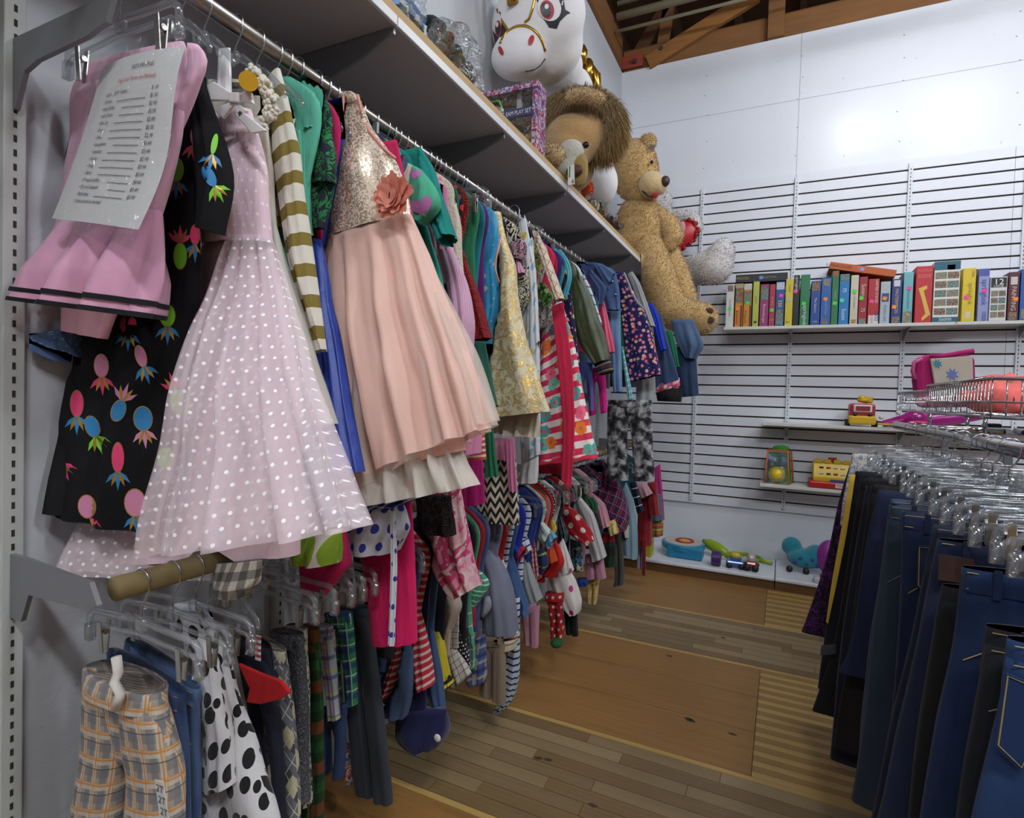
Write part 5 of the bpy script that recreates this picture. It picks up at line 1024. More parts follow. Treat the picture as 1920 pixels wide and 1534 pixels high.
t = garment('apple_dress', 'hot pink dress with big pink and lime dots at the waist', 'dress', .946, [('body', [(550, 1000), (556, 1060), (585, 1112)], [(648, 990), (658, 1060), (618, 1112)], solid('c01a5c'), dict(d=.04)), ('yoke', [(552, 1000), (562, 1050)], [(640, 992), (630, 1056)], dots('d8d0c8', '86a82c', .075, .034), dict(d=.045, m_=6, Y=.885))], (solid('c01a5c'), .03, .03, 1.84, 1.2, .008), None)
tag(piece('gingham_pouch', [(402, 1056), (412, 1092), (432, 1112)], [(490, 1050), (484, 1090), (466, 1116)], .735, plaid('cfc9bb', [('1a1a1c', .03, .015, 0, 'u', .6), ('1a1a1c', .03, .015, 0, 'v', .6)]), None, d=.03, fold=.003), 'black and white gingham hem hanging under the organza dress', 'cloth')
# ================================================================== jeans rack on the right
JX, JZ = .425, 1.152
rk = thing('chrome_rack', (.75, 2.1, 0), 'chrome clothing rack with jeans rod and upright posts', 'clothes rack')
CH = steel('c4c6c8', .12)
MB().cyl((JX, .55, JZ), (JX, 2.82, JZ), .016, 20).build('rod', CH, rk, True)
for y in (1.62, 2.62): MB().tube([(JX, y, JZ), (.62, y, JZ), (.72, y, JZ)], .011, 10).build('rod_arm', CH, rk, True)
for x, y in ((.735, 1.62), (.735, 2.62), (.735, 3.5)):
    MB().span((x-.014, y-.014, .02), (x+.014, y+.014, 1.112)).build('post', CH, rk, bevel=.003)
MB().span((.72, 1.55, .02), (.75, 3.55, .05)).build('base_rail', CH, rk); MB().span((.72, 1.62, 1.08), (.75, 3.5, 1.11)).build('cross_rail', CH, rk)
for y in (1.62, 2.62, 3.5): MB().span((.45, y-.02, 0), (1.35, y+.02, .03)).build('foot', CH, rk)
MB().span((.62, 2.66, 1.115), (1.5, 3.5, 1.13)).build('tray', paint('8a8d90', .4, .6), rk)
MB().span((.66, 1.5, 1.115), (1.5, 2.6, 1.13)).build('tray', paint('8a8d90', .4, .6), rk)
def basket(x0, x1, y0, y1, z0, z1, label, py=.03):
    t = thing('wire_basket', ((x0+x1)/2, (y0+y1)/2, z0), label, 'basket')
    for z, r in ((z1, .005), (z0, .005), ((z0*.6+z1*.4), .003)):
        P = [(x0, y0, z), (x1, y0, z), (x1, y1, z), (x0, y1, z)]; mb = MB()
        for a, b in zip(P, P[1:]+P[:1]): mb.cyl(a, b, r, 8)
        mb.build('rim', CH, t, True)
    n = int((x1-x0)/py)
    for k in range(n+1):
        x = x0+(x1-x0)*k/n; MB().tube([(x, y0, z1), (x, y0, z0), (x, y1, z0), (x, y1, z1)], .0022, 6).build('wire', CH, t, True)
    n = int((y1-y0)/py)
    for k in range(1, n):
        y = y0+(y1-y0)*k/n; MB().tube([(x0, y, z1), (x0, y, z0), (x1, y, z0), (x1, y, z1)], .0022, 6).build('wire', CH, t, True)
    for x in (max(x0+.06, .66), x1-.06):
        for y in (y0+.03, min(y1-.03, 3.45)): MB().cyl((x, y, 1.13), (x, y, z0), .007, 8).build('leg', CH, t, True)
basket(.60, 1.2, 2.78, 3.95, 1.208, 1.308, 'chrome wire basket holding the pink backpack')
basket(.49, 1.1, 1.88, 2.62, 1.21, 1.312, 'chrome wire basket nearest the camera with coral cloth')
JE = [
 # name, label, Y, left outline, material, stitch
 ('blue_stretch_jeans', 'medium blue jeans with stitched back pocket, nearest the camera', .93, [(1888, 1195), (1878, 1310), (1840, 1440), (1805, 1600), (1780, 1800)], denim('1c3158', '35507c'), 'a08c5c'),
 ('charcoal_jeans', 'black charcoal jeans with double belt loops', 1.0, [(1848, 1172), (1836, 1280), (1806, 1420), (1786, 1560), (1770, 1750)], denim('14171e'), '8c7a50'),
 ('dark_blue_jeans', 'dark blue jeans with gold stitching and wide waistband', 1.10, [(1803, 1062), (1795, 1130), (1788, 1210), (1752, 1350), (1722, 1540), (1705, 1700)], denim('14223f', '20345a'), 'a08c5c'),
 ('black_jeans', 'plain black jeans between two dark blue pairs', 1.19, [(1766, 1096), (1748, 1180), (1726, 1320), (1700, 1540), (1690, 1660)], denim('0d0e12'), None),
 ('navy_patch_jeans', 'navy jeans with a brown leather waist patch', 1.28, [(1758, 1010), (1744, 1070), (1720, 1190), (1682, 1370), (1640, 1545), (1628, 1640)], denim('141d36'), 'b0a080'),
 ('dark_navy_jeans', 'very dark navy jeans with pale stitch line', 1.37, [(1752, 980), (1738, 1040), (1710, 1180), (1668, 1360), (1632, 1540), (1622, 1600)], denim('101729'), '90889c'),
 ('back_pocket_jeans', 'dark blue jeans showing a gold-stitched back pocket', 1.5, [(1692, 938), (1690, 1060), (1682, 1220), (1668, 1380), (1660, 1540)], denim('111a33', '1b2947'), 'a08448'),
 ('grey_blue_jeans', 'grey-blue washed jeans with faded seam', 1.6, [(1668, 932), (1650, 1080), (1634, 1200), (1616, 1380), (1596, 1500)], denim('1e2838', '34404e'), '6c6c6c'),
 ('light_wash_jeans', 'faded grey-blue jeans with frayed edge', 1.68, [(1672, 925), (1658, 1040), (1630, 1190), (1618, 1300), (1608, 1440)], denim('2a3850', '46566e'), '7c8494'),
 ('indigo_trousers', 'indigo blue flat-front trousers', 1.84, [(1648, 895), (1628, 990), (1610, 1100), (1594, 1230), (1572, 1258)], solid('171f3e'), None),
 ('dark_brown_trousers', 'dark brown trousers among the jeans', 1.95, [(1634, 905), (1610, 1060), (1588, 1230), (1562, 1400)], solid('15110f'), None),
 ('midnight_jeans', 'midnight blue jeans with narrow leg', 2.05, [(1624, 910), (1600, 1050), (1576, 1200), (1556, 1420)], denim('0f1424'), None),
 ('black_trousers', 'black trousers with a grey ankle band', 2.16, [(1614, 895), (1588, 1060), (1562, 1220), (1522, 1330)], solid('101014'), None),
 ('striped_trousers', 'dark navy trousers with a yellow side stripe', 2.3, [(1604, 880), (1580, 1000), (1556, 1120), (1534, 1290)], solid('10131e'), None),
 ('purple_print_leggings', 'black and purple print leggings at the far end of the rack', 2.5, [(1594, 852), (1574, 930), (1552, 1040), (1526, 1120), (1502, 1184)], splotch(['100c14', '4a1458', '100c14', '18101c', '5a186c'], 40), None)]
for nm, lab, Y, L, mat, st in JE:
    tj = bottoms(nm, lab, Y, L, None, mat, 'jeans', JX, JZ, .026, .26, .004, st)
    if nm == 'blue_stretch_jeans':
        P = [(1886, 1262), (1936, 1282), (1940, 1400), (1918, 1450), (1866, 1402)]
        hp = surf([o for o in tj.children if o.name.startswith('hips')][0]); l2 = surf([o for o in tj.children if o.name.startswith('leg')][0])
        yy = Y-.034; MB().prism([at(x, y, yy) for x, y in P], (0, 0, 0), (0, .003, 0)).build('back_pocket', denim('15264a', '24406c'), tj, False, .001)
        bpk = part(tj, 'back_pocket'); Q = [at(x, y, yy-.001) for x, y in ((1890, 1268), (1934, 1287), (1936, 1396), (1916, 1440), (1872, 1398))]; MB().tube(Q, .0009, 4, closed=True).build('pocket_stitching', paint('a08c5c', .8), bpk)
    if nm == 'back_pocket_jeans':
        P = [(1722, 1022), (1760, 1024), (1764, 1100), (1742, 1118), (1718, 1102)]; yy = Y-.032; MB().prism([at(x, y, yy) for x, y in P], (0, 0, 0), (0, .003, 0)).build('back_pocket', denim('111a33', '1b2947'), tj, False, .001)
        MB().tube([at(x, y, yy-.001) for x, y in ((1724, 1026), (1757, 1028), (1760, 1097), (1742, 1112), (1722, 1098))], .0009, 4, closed=True).build('pocket_stitching', paint('a08448', .8), part(tj, 'back_pocket'))
    if nm == 'navy_patch_jeans': MB().box(at(1792, 1068, Y-.034), (.05, .003, .045)).build('leather_patch', paint('3c241c', .6), tj)
    if nm == 'striped_trousers': piece('side_stripe', [(1594, 890), (1576, 1000), (1558, 1100), (1549, 1166)], [(1604, 890), (1588, 1000), (1568, 1100), (1553, 1170)], Y-.03, solid('c8a83c'), tj, d=.004, fold=.001)
    if nm == 'black_trousers': piece('ankle_band', [(1540, 1210), (1538, 1228)], [(1568, 1208), (1568, 1226)], Y-.03, solid('3a3c40'), tj, d=.004, fold=.001, m_=4)
lace = thing('lace_top', (JX, 2.4, .9), 'pale lace top wedged between the jeans and leggings', 'shirt'); piece('body', [(1598, 850), (1580, 940), (1576, 985)], None, 2.4, splotch(['c8c4c0', '8a98a8', 'd4d0cc'], 60), lace, d=.02, xc=JX)
# ================================================================== soft toys and goods on the long shelf
ZS = 2.1845
def blob(name, balls, mat, par, voxel=.012, it=6):
    mb = MB()
    for c, r, *q in balls: mb.ball(c, r, 20, 14, q[0] if q else None)
    o = mb.build(name, mat, par, True)
    md = o.modifiers.new('r', 'REMESH'); md.mode = 'VOXEL'; md.voxel_size = voxel; md.use_smooth_shade = True
    ms = o.modifiers.new('s', 'SMOOTH'); ms.iterations = it; ms.factor = .5
    dg = bpy.context.evaluated_depsgraph_get(); ev = o.evaluated_get(dg); me = bpy.data.meshes.new_from_object(ev)
    o.modifiers.clear(); o.data = me; me.polygons.foreach_set('use_smooth', [True]*len(me.polygons)); return o
def strands(o, n, ln, w, mats, par, name='fur', down=.3, keep=None, seed=1):
    """short tapered tufts standing on the surface of o"""
    rnd = random.Random(seed); me = o.data; off = wloc(o.parent); P = list(me.polygons); ar = [p.area for p in P]; mb = MB()
    for p in rnd.choices(P, ar, k=n):
        vs = [me.vertices[i].co for i in p.vertices]; a = [rnd.random() for _ in vs]; s = sum(a); q = sum((v*(f/s) for v, f in zip(vs, a)), Vector())+off
        if keep and not keep(q): continue
        d = (p.normal+Vector((rnd.uniform(-.5, .5), rnd.uniform(-.5, .5), rnd.uniform(-.5, .5)-down))).normalized(); L = ln*rnd.uniform(.5, 1.2)
        t_ = d.orthogonal(); t_.rotate(Matrix.Rotation(rnd.uniform(0, 6.28), 3, d)); t_ *= w
        e = q+d*L+Vector((0, 0, -down*L*.5)); mdl = q+d*L*.55
        mb.add([q-t_-p.normal*.003, q+t_-p.normal*.003, mdl+t_*.7, mdl-t_*.7, e], [(0, 1, 2, 3), (3, 2, 4)], None, rnd.randrange(len(mats)))
    return mb.build(name, mats, par, True, kind='stuff')
def B(px, py, Y, rx, rz, ry=None):
    c = at(px, py, Y); s = mpp(c); return (c, (rx*s*1.12, (ry*s if ry else rx*s), rz*s))
def chain(pts, n=4):
    """balls along a limb: (px,py,Y,r)"""
    out = []
    for a, b in zip(pts, pts[1:]):
        for i in range(n+1):
            f = i/n; q = [a[k]+(b[k]-a[k])*f for k in range(4)]; out.append(B(q[0], q[1], q[2], q[3], q[3]))
    return out
# -- big sitting bear at the far end
TAN, TAN2 = fur('bd9a64', 'd6b67e', 70), fur('ccaa74', 'dcc08c', 70)
br = thing('teddy_bear', at(1210, 480, 4.05), 'giant tan teddy bear sitting on the far end of the shelf, foot dangling', 'soft toy')
def sit(o, par):      # the seat is pressed flat by the board it rests on
    off = wloc(par)
    for v in o.data.vertices:
        w = v.co+off
        if w.x < -.885 and w.z < ZS+.006: v.co.z = ZS+.006-off.z
FURS = [TAN, TAN2, fur('ac8854', 'bf9c66')]
for nm, bl, n, sd in (('body', [B(1202, 440, 3.98, 44, 60, 36), B(1199, 458, 3.97, 46, 36, 36), B(1198, 402, 3.98, 34, 34, 32)], 9000, 2),
    ('head', [B(1192, 326, 3.96, 37, 50, 38), B(1188, 306, 3.97, 37, 42), B(1204, 362, 3.94, 26, 24)], 8000, 3),
    ('ear', [B(1214, 268, 3.92, 15, 18, 9)], 1200, 4), ('ear', [B(1168, 268, 4.03, 15, 17, 9)], 1200, 5),
    ('leg', chain([(1216, 466, 3.92, 28), (1234, 524, 3.84, 31), (1250, 562, 3.82, 28)]) + chain([(1262, 584, 3.80, 31), (1292, 597, 3.78, 32), (1312, 598, 3.77, 30)]), 9000, 6),
    ('leg', chain([(1244, 470, 4.04, 24), (1266, 520, 4.02, 25), (1278, 560, 4.0, 25)]), 4000, 7),
    ('arm', chain([(1226, 398, 3.98, 15), (1252, 422, 3.96, 18), (1262, 444, 3.94, 17), (1254, 458, 3.93, 13)]), 2500, 8)):
    o = blob(nm, bl, TAN, br, .014, 5); sit(o, br); strands(o, n, .016, .0013, FURS, o, 'fur', .2, lambda q: q.z > ZS+.03 or q.x > -.86, sd)
SN = fur('c9ae80', 'd6bf94', 40)
blob('snout', [B(1222, 346, 3.86, 22, 24, 24), B(1234, 347, 3.85, 17, 19)], SN, br, .01, 5)
MB().ball(*B(1247, 340, 3.82, 8, 10, 8)).build('nose', paint('3c2c22', .5), br, True)
MB().tube([at(x, y, 3.815) for x, y in ((1204, 358), (1214, 367), (1224, 370))], .006, 8).build('mouth', paint('3a221c', .6), br, True)
MB().ball(*B(1228, 366, 3.81, 6, 5, 3)).build('tongue', solid('a82c34'), br, True)
MB().box(at(1222, 276, 3.87), (.03, .004, .03), Matrix.Rotation(.5, 3, 'Y')).build('ear_tag', paint('66625c', .6), br)
for x, y, rx, rz in ((1330, 600, 9, 7), (1329, 583, 8, 6), (1310, 612, 11, 6), (1290, 614, 10, 4)): MB().ball(*B(x, y, 3.70 if x > 1320 else 3.72, rx, rz, 4)).build('paw_pad', fur('4a3322', '5c4230'), br, True)
MB().ball(at(1222, 304, 3.85), .012, 10, 6).build('eye', paint('14100e', .2), br, True)
# -- white bear with red heart behind
WF = fur('c9c6c6', 'dcdada', 60)
wbear = thing('white_bear', at(1270, 480, 4.32), 'white plush bear with its leg stretched out, holding a red heart', 'soft toy')
o = blob('body', [B(1232, 455, 4.42, 40, 54, 21), B(1228, 385, 4.42, 28, 32, 21), B(1244, 376, 4.40, 15, 16, 14)] + chain([(1262, 508, 4.38, 20), (1300, 507, 4.30, 26), (1325, 500, 4.24, 29)]) + chain([(1340, 505, 4.2, 28), (1352, 475, 4.2, 22), (1356, 462, 4.2, 16)]) + chain([(1270, 405, 4.42, 13), (1298, 410, 4.40, 13), (1304, 425, 4.38, 13)]), WF, wbear, .018, 6)
strands(o, 9000, .018, .0015, [WF, fur('b8b4b4', 'cac6c6')], wbear, 'fur', .2, lambda q: q.z > ZS+.04 or q.x > -.85, 4)
ht = thing('heart_cushion', at(1270, 440, 4.2), 'red heart cushion with ruffled edge and pale print held by the white bear', 'cushion')
mb = MB(); C0 = at(1268, 442, 4.235); s = mpp(C0); hp = heart(0, 0, 1, .25); HC = [C0+Vector((x*2.05*s*1.1, 0, -y*2.6*s)) for x, y in hp]
mb.add([C0+Vector((0, -.045, 0))]+[C0+(p-C0)*.8+Vector((0, -.03, 0)) for p in HC]+HC, [(0, 1+i, 1+(i+1) % 22) for i in range(22)]+[(1+i, 23+i, 23+(i+1) % 22, 1+(i+1) % 22) for i in range(22)])
mb.add([C0+Vector((0, .025, 0))]+HC, [(0, 1+(i+1) % 22, 1+i) for i in range(22)]); mb.build('pillow', satin('b8161e'), ht, True)
mb = MB(); rnd = random.Random(3)
for i in range(22):
    for k in range(5):
        p = HC[i].lerp(HC[(i+1) % 22], k/5); mb.ball(p+Vector((rnd.uniform(-.01, .01), rnd.uniform(-.012, .006), rnd.uniform(-.01, .01))), rnd.uniform(.011, .017), 7, 5)
mb.build('ruffle', rosette('b8161e'), ht, True)
mb = MB()
for x, y, r, q in ((1268, 420, 7, 12), (1279, 426, 6, 11), (1262, 440, 8, 7), (1275, 442, 8, 6)):
    c = at(x, y, 4.185); mb.ball(c, (r*s, .008, q*s), 10, 6)
mb.build('applique', solid('c8a0a8'), ht, True)
# -- unicorn
UW = NT('white_plush'); UW.bump(UW.noise(UW.pos(), 22, 3), .25, .01); UW = UW.done(srgb('dcdcde'), .8, sheen=.2, spec=.2)
GOLD = paint('b08a3a', .25, .9)
un = thing('unicorn_plush', at(1120, 390, 2.95), 'large white plush unicorn with gold trim and red-rimmed eyes behind the lion', 'soft toy')
hd = blob('body', [B(1008, 40, 2.36, 84, 84, 60), B(1020, 92, 2.42, 68, 64, 56), B(972, 104, 2.30, 50, 44, 40), B(988, 86, 2.34, 52, 48, 44), B(1046, 130, 2.66, 44, 46, 36), B(1066, 180, 2.88, 44, 56, 28), B(1090, 235, 3.02, 44, 66, 30), B(1108, 300, 3.1, 40, 66, 34), B(1124, 345, 3.12, 32, 44, 30), B(1088, 325, 3.1, 34, 50, 30)], UW, un, .016, 10)
ut = surf(hd)
def ell(cx, cy, rx, ry, rot=0, n=20): return [(cx+rx*math.cos(a)*math.cos(rot)-ry*math.sin(a)*math.sin(rot), cy+rx*math.cos(a)*math.sin(rot)+ry*math.sin(a)*math.cos(rot)) for a in [2*PI*i/n for i in range(n)]]
UM = [paint('1b1c22', .5), paint('dcdcde', .6), paint('a82830', .5), GOLD, paint('15151a', .3), paint('e8c0bc', .6)]
big = [(1006, 0), (1018, 34), (1030, 52), (1044, 54), (1050, 40), (1062, 28), (1070, 24), (1060, 18), (1056, -8), (1030, -20)]
lit = [(922, 10), (930, 6), (938, 22), (946, 48), (954, 54), (944, 66), (936, 90), (928, 84), (920, 55)]
for nm, lf, poly in (('eye_patch', .002, [(0, big), (0, lit)]), ('eye_white', .004, [(1, ell(1030, 14, 22, 26, -.3)), (1, ell(933, 46, 7, 24))]), ('iris', .006, [(2, ell(1026, 18, 13, 18, -.2)), (2, ell(934, 54, 6, 16))]), ('pupil', .008, [(4, ell(1024, 18, 9, 14, -.2)), (4, ell(934, 55, 4, 11))]),
                     ('eye_glint', .010, [(1, ell(1025, 12, 4, 5)), (1, ell(932, 46, 2.5, 5))]), ('nostril', .004, [(2, ell(996, 75, 5, 10, .35)), (2, ell(939, 95, 4, 9, -.4))])):
    for pp in poly: decal(nm, [pp], ut, UM, un, lf)
def surf_line(nm, pts, r, mat): 
    Q = [onto(ut, x, y, 0) for x, y in pts]; Q = [q for q in Q if q]; 
    if len(Q) > 2: MB().tube(resample(Q, 24), r, 8).build(nm, mat, un, True)
surf_line('gold_trim', [(938, 82), (948, 62), (965, 50), (985, 48), (1004, 58), (1016, 76), (1022, 96)], .007, GOLD)
surf_line('gold_trim', [(924, 2), (932, 18), (944, 44), (952, 56)], .006, GOLD); surf_line('gold_trim', [(1002, 0), (998, 18), (992, 36), (984, 42)], .006, GOLD)
surf_line('mouth', [(1022, 110), (1012, 124), (1000, 131), (985, 134)], .003, paint('2a2a2c'))
MB().tube([at(962, 8, 2.22), at(958, -30, 2.20), at(952, -90, 2.18)], [.026, .018, .003], 12).build('horn', GOLD, un, True)
MB().tube([at(1082, 118, 2.86), at(1090, 96, 2.9), at(1094, 86, 2.92)], [.05, .035, .01], 12).build('ear', GOLD, un, True)
MB().tube([at(1100, 150, 2.9), at(1104, 120, 2.94), at(1116, 142, 2.96), at(1122, 190, 2.98)], [.03, .03, .03, .02], 12).build('mane_lock', GOLD, un, True)
# -- lion
LF, LF2, LM = fur('a5814f', 'bb9868', 90), fur('c9ab7c', 'd6bd92', 90), fur('86682e', 'a08040', 60)
li = thing('lion_plush', at(1085, 350, 2.5), 'plush lion with shaggy brown mane leaning over the shelf edge', 'soft toy')
hd = blob('head', [B(1072, 265, 2.5, 52, 50, 46), B(1058, 290, 2.47, 44, 40), B(1095, 255, 2.52, 40, 44)], LF, li, .012, 6)
blob('body', [B(1040, 300, 2.55, 36, 34), B(1070, 320, 2.6, 40, 40)], LF, li, .014, 6)
ar = blob('paw', chain([(1010, 280, 2.42, 16), (1032, 290, 2.36, 20), (1046, 294, 2.34, 17)]), LF2, li, .01, 4); strands(ar, 2500, .012, .0012, [LF2, LF], li, 'paw_fur', .2)
blob('muzzle', [B(1070, 288, 2.37, 24, 26, 20), B(1064, 310, 2.37, 22, 22, 18)], fur('b4b2a8', 'c4c2b8'), li, .01, 5)
blob('chin', [B(1086, 318, 2.37, 16, 34, 14)], fur('8c743c', 'a08848'), li, .01, 4)
MB().ball(*B(1077, 320, 2.335, 15, 11, 8)).build('nose', paint('4a2c20', .6), li, True); MB().ball(*B(1098, 272, 2.38, 6, 6, 5)).build('eye', paint('100c0a', .15), li, True)
MB().box(at(1071, 328, 2.318), (.030, .002, .085), Matrix.Rotation(-.05, 3, 'Y')).build('store_tag', paint('d8dad6', .5), li)
MB().box(at(1068, 322, 2.316), (.006, .001, .05)).build('tag_stripe', paint('3c8c50', .5), li)
vs, fs = text_poly('6', .026, 'CENTER'); p = at(1074, 340, 2.3155); MB().add([(p.x+q.x, p.y, p.z+q.y) for q in vs], fs).build('lettering', INK, li)
mn = blob('mane_base', [B(1080, 226, 2.56, 66, 52, 36), B(1040, 240, 2.54, 36, 44, 30), B(1128, 240, 2.58, 34, 48, 30)], LM, li, .016, 6)
strands(mn, 34000, .062, .0011, [LM, fur('96763a', 'b0904c'), fur('7a5c28', '8c6c32')], li, 'mane', .9, seed=8)
ea = blob('ear', chain([(1072, 180, 2.37, 10), (1095, 177, 2.37, 11), (1122, 184, 2.38, 10)]), LF2, li, .008, 3); strands(ea, 1500, .012, .0012, [LF2], li, 'ear_fur', .2)
# -- boxed play set
BY = 2.08
pb = thing('play_set_box', at(950, 280, BY), 'boxed toy play set with red, white and blue collage border', 'toy box')
def quad(pts, Y, th, name, mat, par): return MB().prism([at(x, y, Y) for x, y in pts], (0, 0, 0), (0, th, 0)).build(name, mat, par)
x0, x1, z0, z1 = at(900, 200, BY).x, at(1007, 210, BY).x, ZS+.001, at(1006, 150, BY).z
COLL = splotch(['5c3a6c', '30407c', 'b04858', 'c8bcc0', '3c58a0', 'a83c4c'], 34, 1.2)
mb = MB(); fr = .022
mb.span((x0, BY, z1-fr), (x1, BY+.006, z1)).span((x1-fr, BY, z0), (x1, BY+.006, z1-fr)).span((x0, BY, z0), (x0+fr, BY+.006, z1-fr)).span((x0+fr, BY, z0), (x1-fr, BY+.006, z0+.02)); mb.build('front_frame', COLL, pb)
MB().span((x0, BY+.006, z0), (x0+.004, BY+.09, z1)).span((x1-.004, BY+.006, z0), (x1, BY+.09, z1)).span((x0+.004, BY+.006, z1-.004), (x1-.004, BY+.09, z1)).span((x0+.004, BY+.006, z0), (x1-.004, BY+.09, z0+.004)).build('box_sides', COLL, pb)
MB().span((x0+.004, BY+.086, z0+.004), (x1-.004, BY+.09, z1-.004)).build('backing_card', splotch(['a08838', 'c0a840', '5c5848', 'b09838'], 5), pb)
zb = at(985, 208, BY).z
MB().span((x0+fr, BY+.001, zb-.017), (x1-fr, BY+.006, zb+.017)).build('title_band', paint('2c3458', .5), pb)
vs, fs = text_poly('EAM PLAY SET', .024, 'RIGHT'); MB().add([(x1-fr-.004+q.x*.74, BY-.0004, zb+q.y) for q in vs], fs).build('lettering', paint('d8d8dc', .6), pb)
MB().span((x0+fr, BY+.003, z0+.02), (x1-fr, BY+.0035, z1-fr)).build('window_film', crinkle('f4f4f4', .06), pb)
zc = (zb+z1)/2-.01; mb = MB(); xc_ = (x0+x1)/2+.03
mb.box((xc_, BY+.05, zc), (.02, .02, .11)).box((xc_+.02, BY+.05, zc-.045), (.06, .03, .025)); mb.build('toy_plane', paint('c8c8cc', .4), pb)
MB().ball((xc_+.055, BY+.05, zc-.045), (.05, .02, .022), 12, 8).build('toy_car', paint('b0402c', .3), pb, True); MB().ball((xc_-.05, BY+.05, zc-.02), (.04, .02, .03), 12, 8).build('toy_helicopter', paint('4a5058', .3), pb, True)
# -- clear bags
def bag(name, label, cat, balls, fill, film=.16, seed=0, fold=.02):
    t = thing(name, balls[0][0], label, cat); o = blob('film', balls, crinkle('eef2f4', film), t, .014, 2)
    rnd = random.Random(seed)
    for v in o.data.vertices: v.co += Vector([noise.noise(v.co*16+Vector((k*7+seed, 0, 0))) for k in range(3)])*fold
    fill(t, rnd, o); return t
def fill_green(t, rnd, o):
    for k in range(70):
        f = rnd.random(); px = 812+f*66+rnd.uniform(-8, 8); py = 52+f*105+rnd.uniform(-22, 26); q = at(px, py, 1.50+f*.24)
        q.z = max(q.z, ZS+.012); MB().ball(q, (rnd.uniform(.014, .03),)*2+(rnd.uniform(.008, .018),), 9, 6).build('toy_piece', solid(rnd.choice(['2c3c34', '3c4c40', '202c28', '6c2c30', '8c8c84', '3a4a30'])), t, True)
bag('toy_bag', 'crumpled clear bag of dark green toys on the shelf edge', 'bag', [B(828, 70, 1.50, 34, 34, 30), B(845, 85, 1.56, 36, 42), B(865, 120, 1.64, 34, 44), B(882, 160, 1.72, 22, 36)], fill_green, .3, 3, .03)
def fill_misc(t, rnd, o):
    for k in range(16):
        f = rnd.random(); q = at(742+f*50, 8+f*44+rnd.uniform(-14, 4), 1.26+f*.16); q.z = max(q.z, ZS+.012); MB().box(q, (.02, .03, .018), Matrix.Rotation(rnd.uniform(0, 3), 3, 'Z')).build('toy_piece', paint(rnd.choice(['c4c8cc', '2a6cb0', '8c9098', '4c6878', 'c0c4b8']), .4), t)
    MB().prism([at(x, y, 1.42) for x, y in ((752, -10), (764, -10), (800, 38), (796, 46))], (0, 0, 0), (0, .003, 0)).build('blue_seal', paint('2a64b0', .4), t)
bag('zip_bag', 'clear zip bag with a blue seal at the near end of the shelf', 'bag', [B(750, 5, 1.28, 26, 24), B(775, 22, 1.36, 24, 28), B(768, -10, 1.36, 30, 24)], fill_misc, .14, 9, .015)
bq = atz(926, 216, ZS+.036)
def fill_pink(t, rnd, o):
    for k in range(8): MB().ball(bq+Vector((rnd.uniform(-.03, .03), 0, rnd.uniform(-.02, .02))), .012, 8, 5).build('bead', paint(rnd.choice(['b06c90', '8c9cb4', 'c0b0c0']), .3), t, True)
    MB().tube([bq+Vector((x, -.022, z)) for x, z in ((.0, .034), (.03, .034), (.042, .01), (.034, -.02), (.005, -.03))], .003, 6).build('green_edge', paint('58b044', .4), t, True)
bag('bead_bag', 'small clear bag with green edge in front of the play set box', 'bag', [(bq, (.045, .02, .035))], fill_pink, .16, 5, .008)
def fill_blocks(t, rnd, o):
    for k in range(60):
        f = rnd.random(); q = Vector((-.925+rnd.uniform(-.02, .02), 2.78+f*.55, ZS+.028+rnd.uniform(0, .038)))
        MB().box(q, (.03, .026, .022), Matrix.Rotation(rnd.uniform(0, 3), 3, rnd.choice('XYZ'))).build('block', paint(rnd.choice(['3c2c20', '201a18', '8c6c48', 'a89070', '5c3c2c', 'b0a890']), .5), t)
bag('block_bag', 'long clear bag of brown and black building blocks beside the bear', 'bag', [(lambda q: (Vector((-.925, q[0].y, ZS+.048)), (.03, .06, .040)))(B(1116+f*59, 390+f*50, 2.80+f*.5, 16, 16)) for f in [k/7 for k in range(8)]], fill_blocks, .14, 6, .006)
op = thing('orange_plush', at(1101, 372, 2.84), 'bright orange fuzzy toy in a wrapper next to the lion', 'soft toy'); o = blob('body', [B(1101, 356, 2.84, 9, 18)], fur('d84c14', 'f06820'), op, .008, 2); strands(o, 900, .012, .0012, [fur('d84c14', 'f06820')], op, 'fuzz')
MB().ball(*B(1098, 336, 2.84, 9, 8, 8)).build('wrapper', crinkle('f0f0f0', .25), op, True)
# ================================================================== back wall shelves
def wshelf(x0, x1, y0, z, label, ups, th=.02):
    t = thing('wall_shelf', ((x0+x1)/2, YB, z), label, 'shelf'); MB().span((x0, y0, z-th), (x1, YB-.002, z)).build('board', paint('c9cbc6', .45), t, bevel=.002)
    for x in ups: MB().prism([(x, YB-.015, z-th), (x, y0+.03, z-th), (x, y0+.03, z-th-.012), (x, YB-.015, z-th-.07)], (-.003, 0, 0), (.003, 0, 0)).build('bracket', paint('8c9096', .4, .5), t)
wshelf(-.405, .925, 4.29, 1.752, 'white shelf full of puzzle boxes on the slat wall', (.026, .7))
wshelf(.90, 1.9, 4.37, 1.762, 'white shelf holding the last puzzle boxes at the right edge', (1.30,))
wshelf(-.125, 1.35, 4.29, 1.087, 'white shelf with the toy bus and purple toy', (.026, .7))
wshelf(-.128, .75, 4.29, .662, 'low white shelf with the ball bag and toy cash register', (.026, .7))
SP = {}
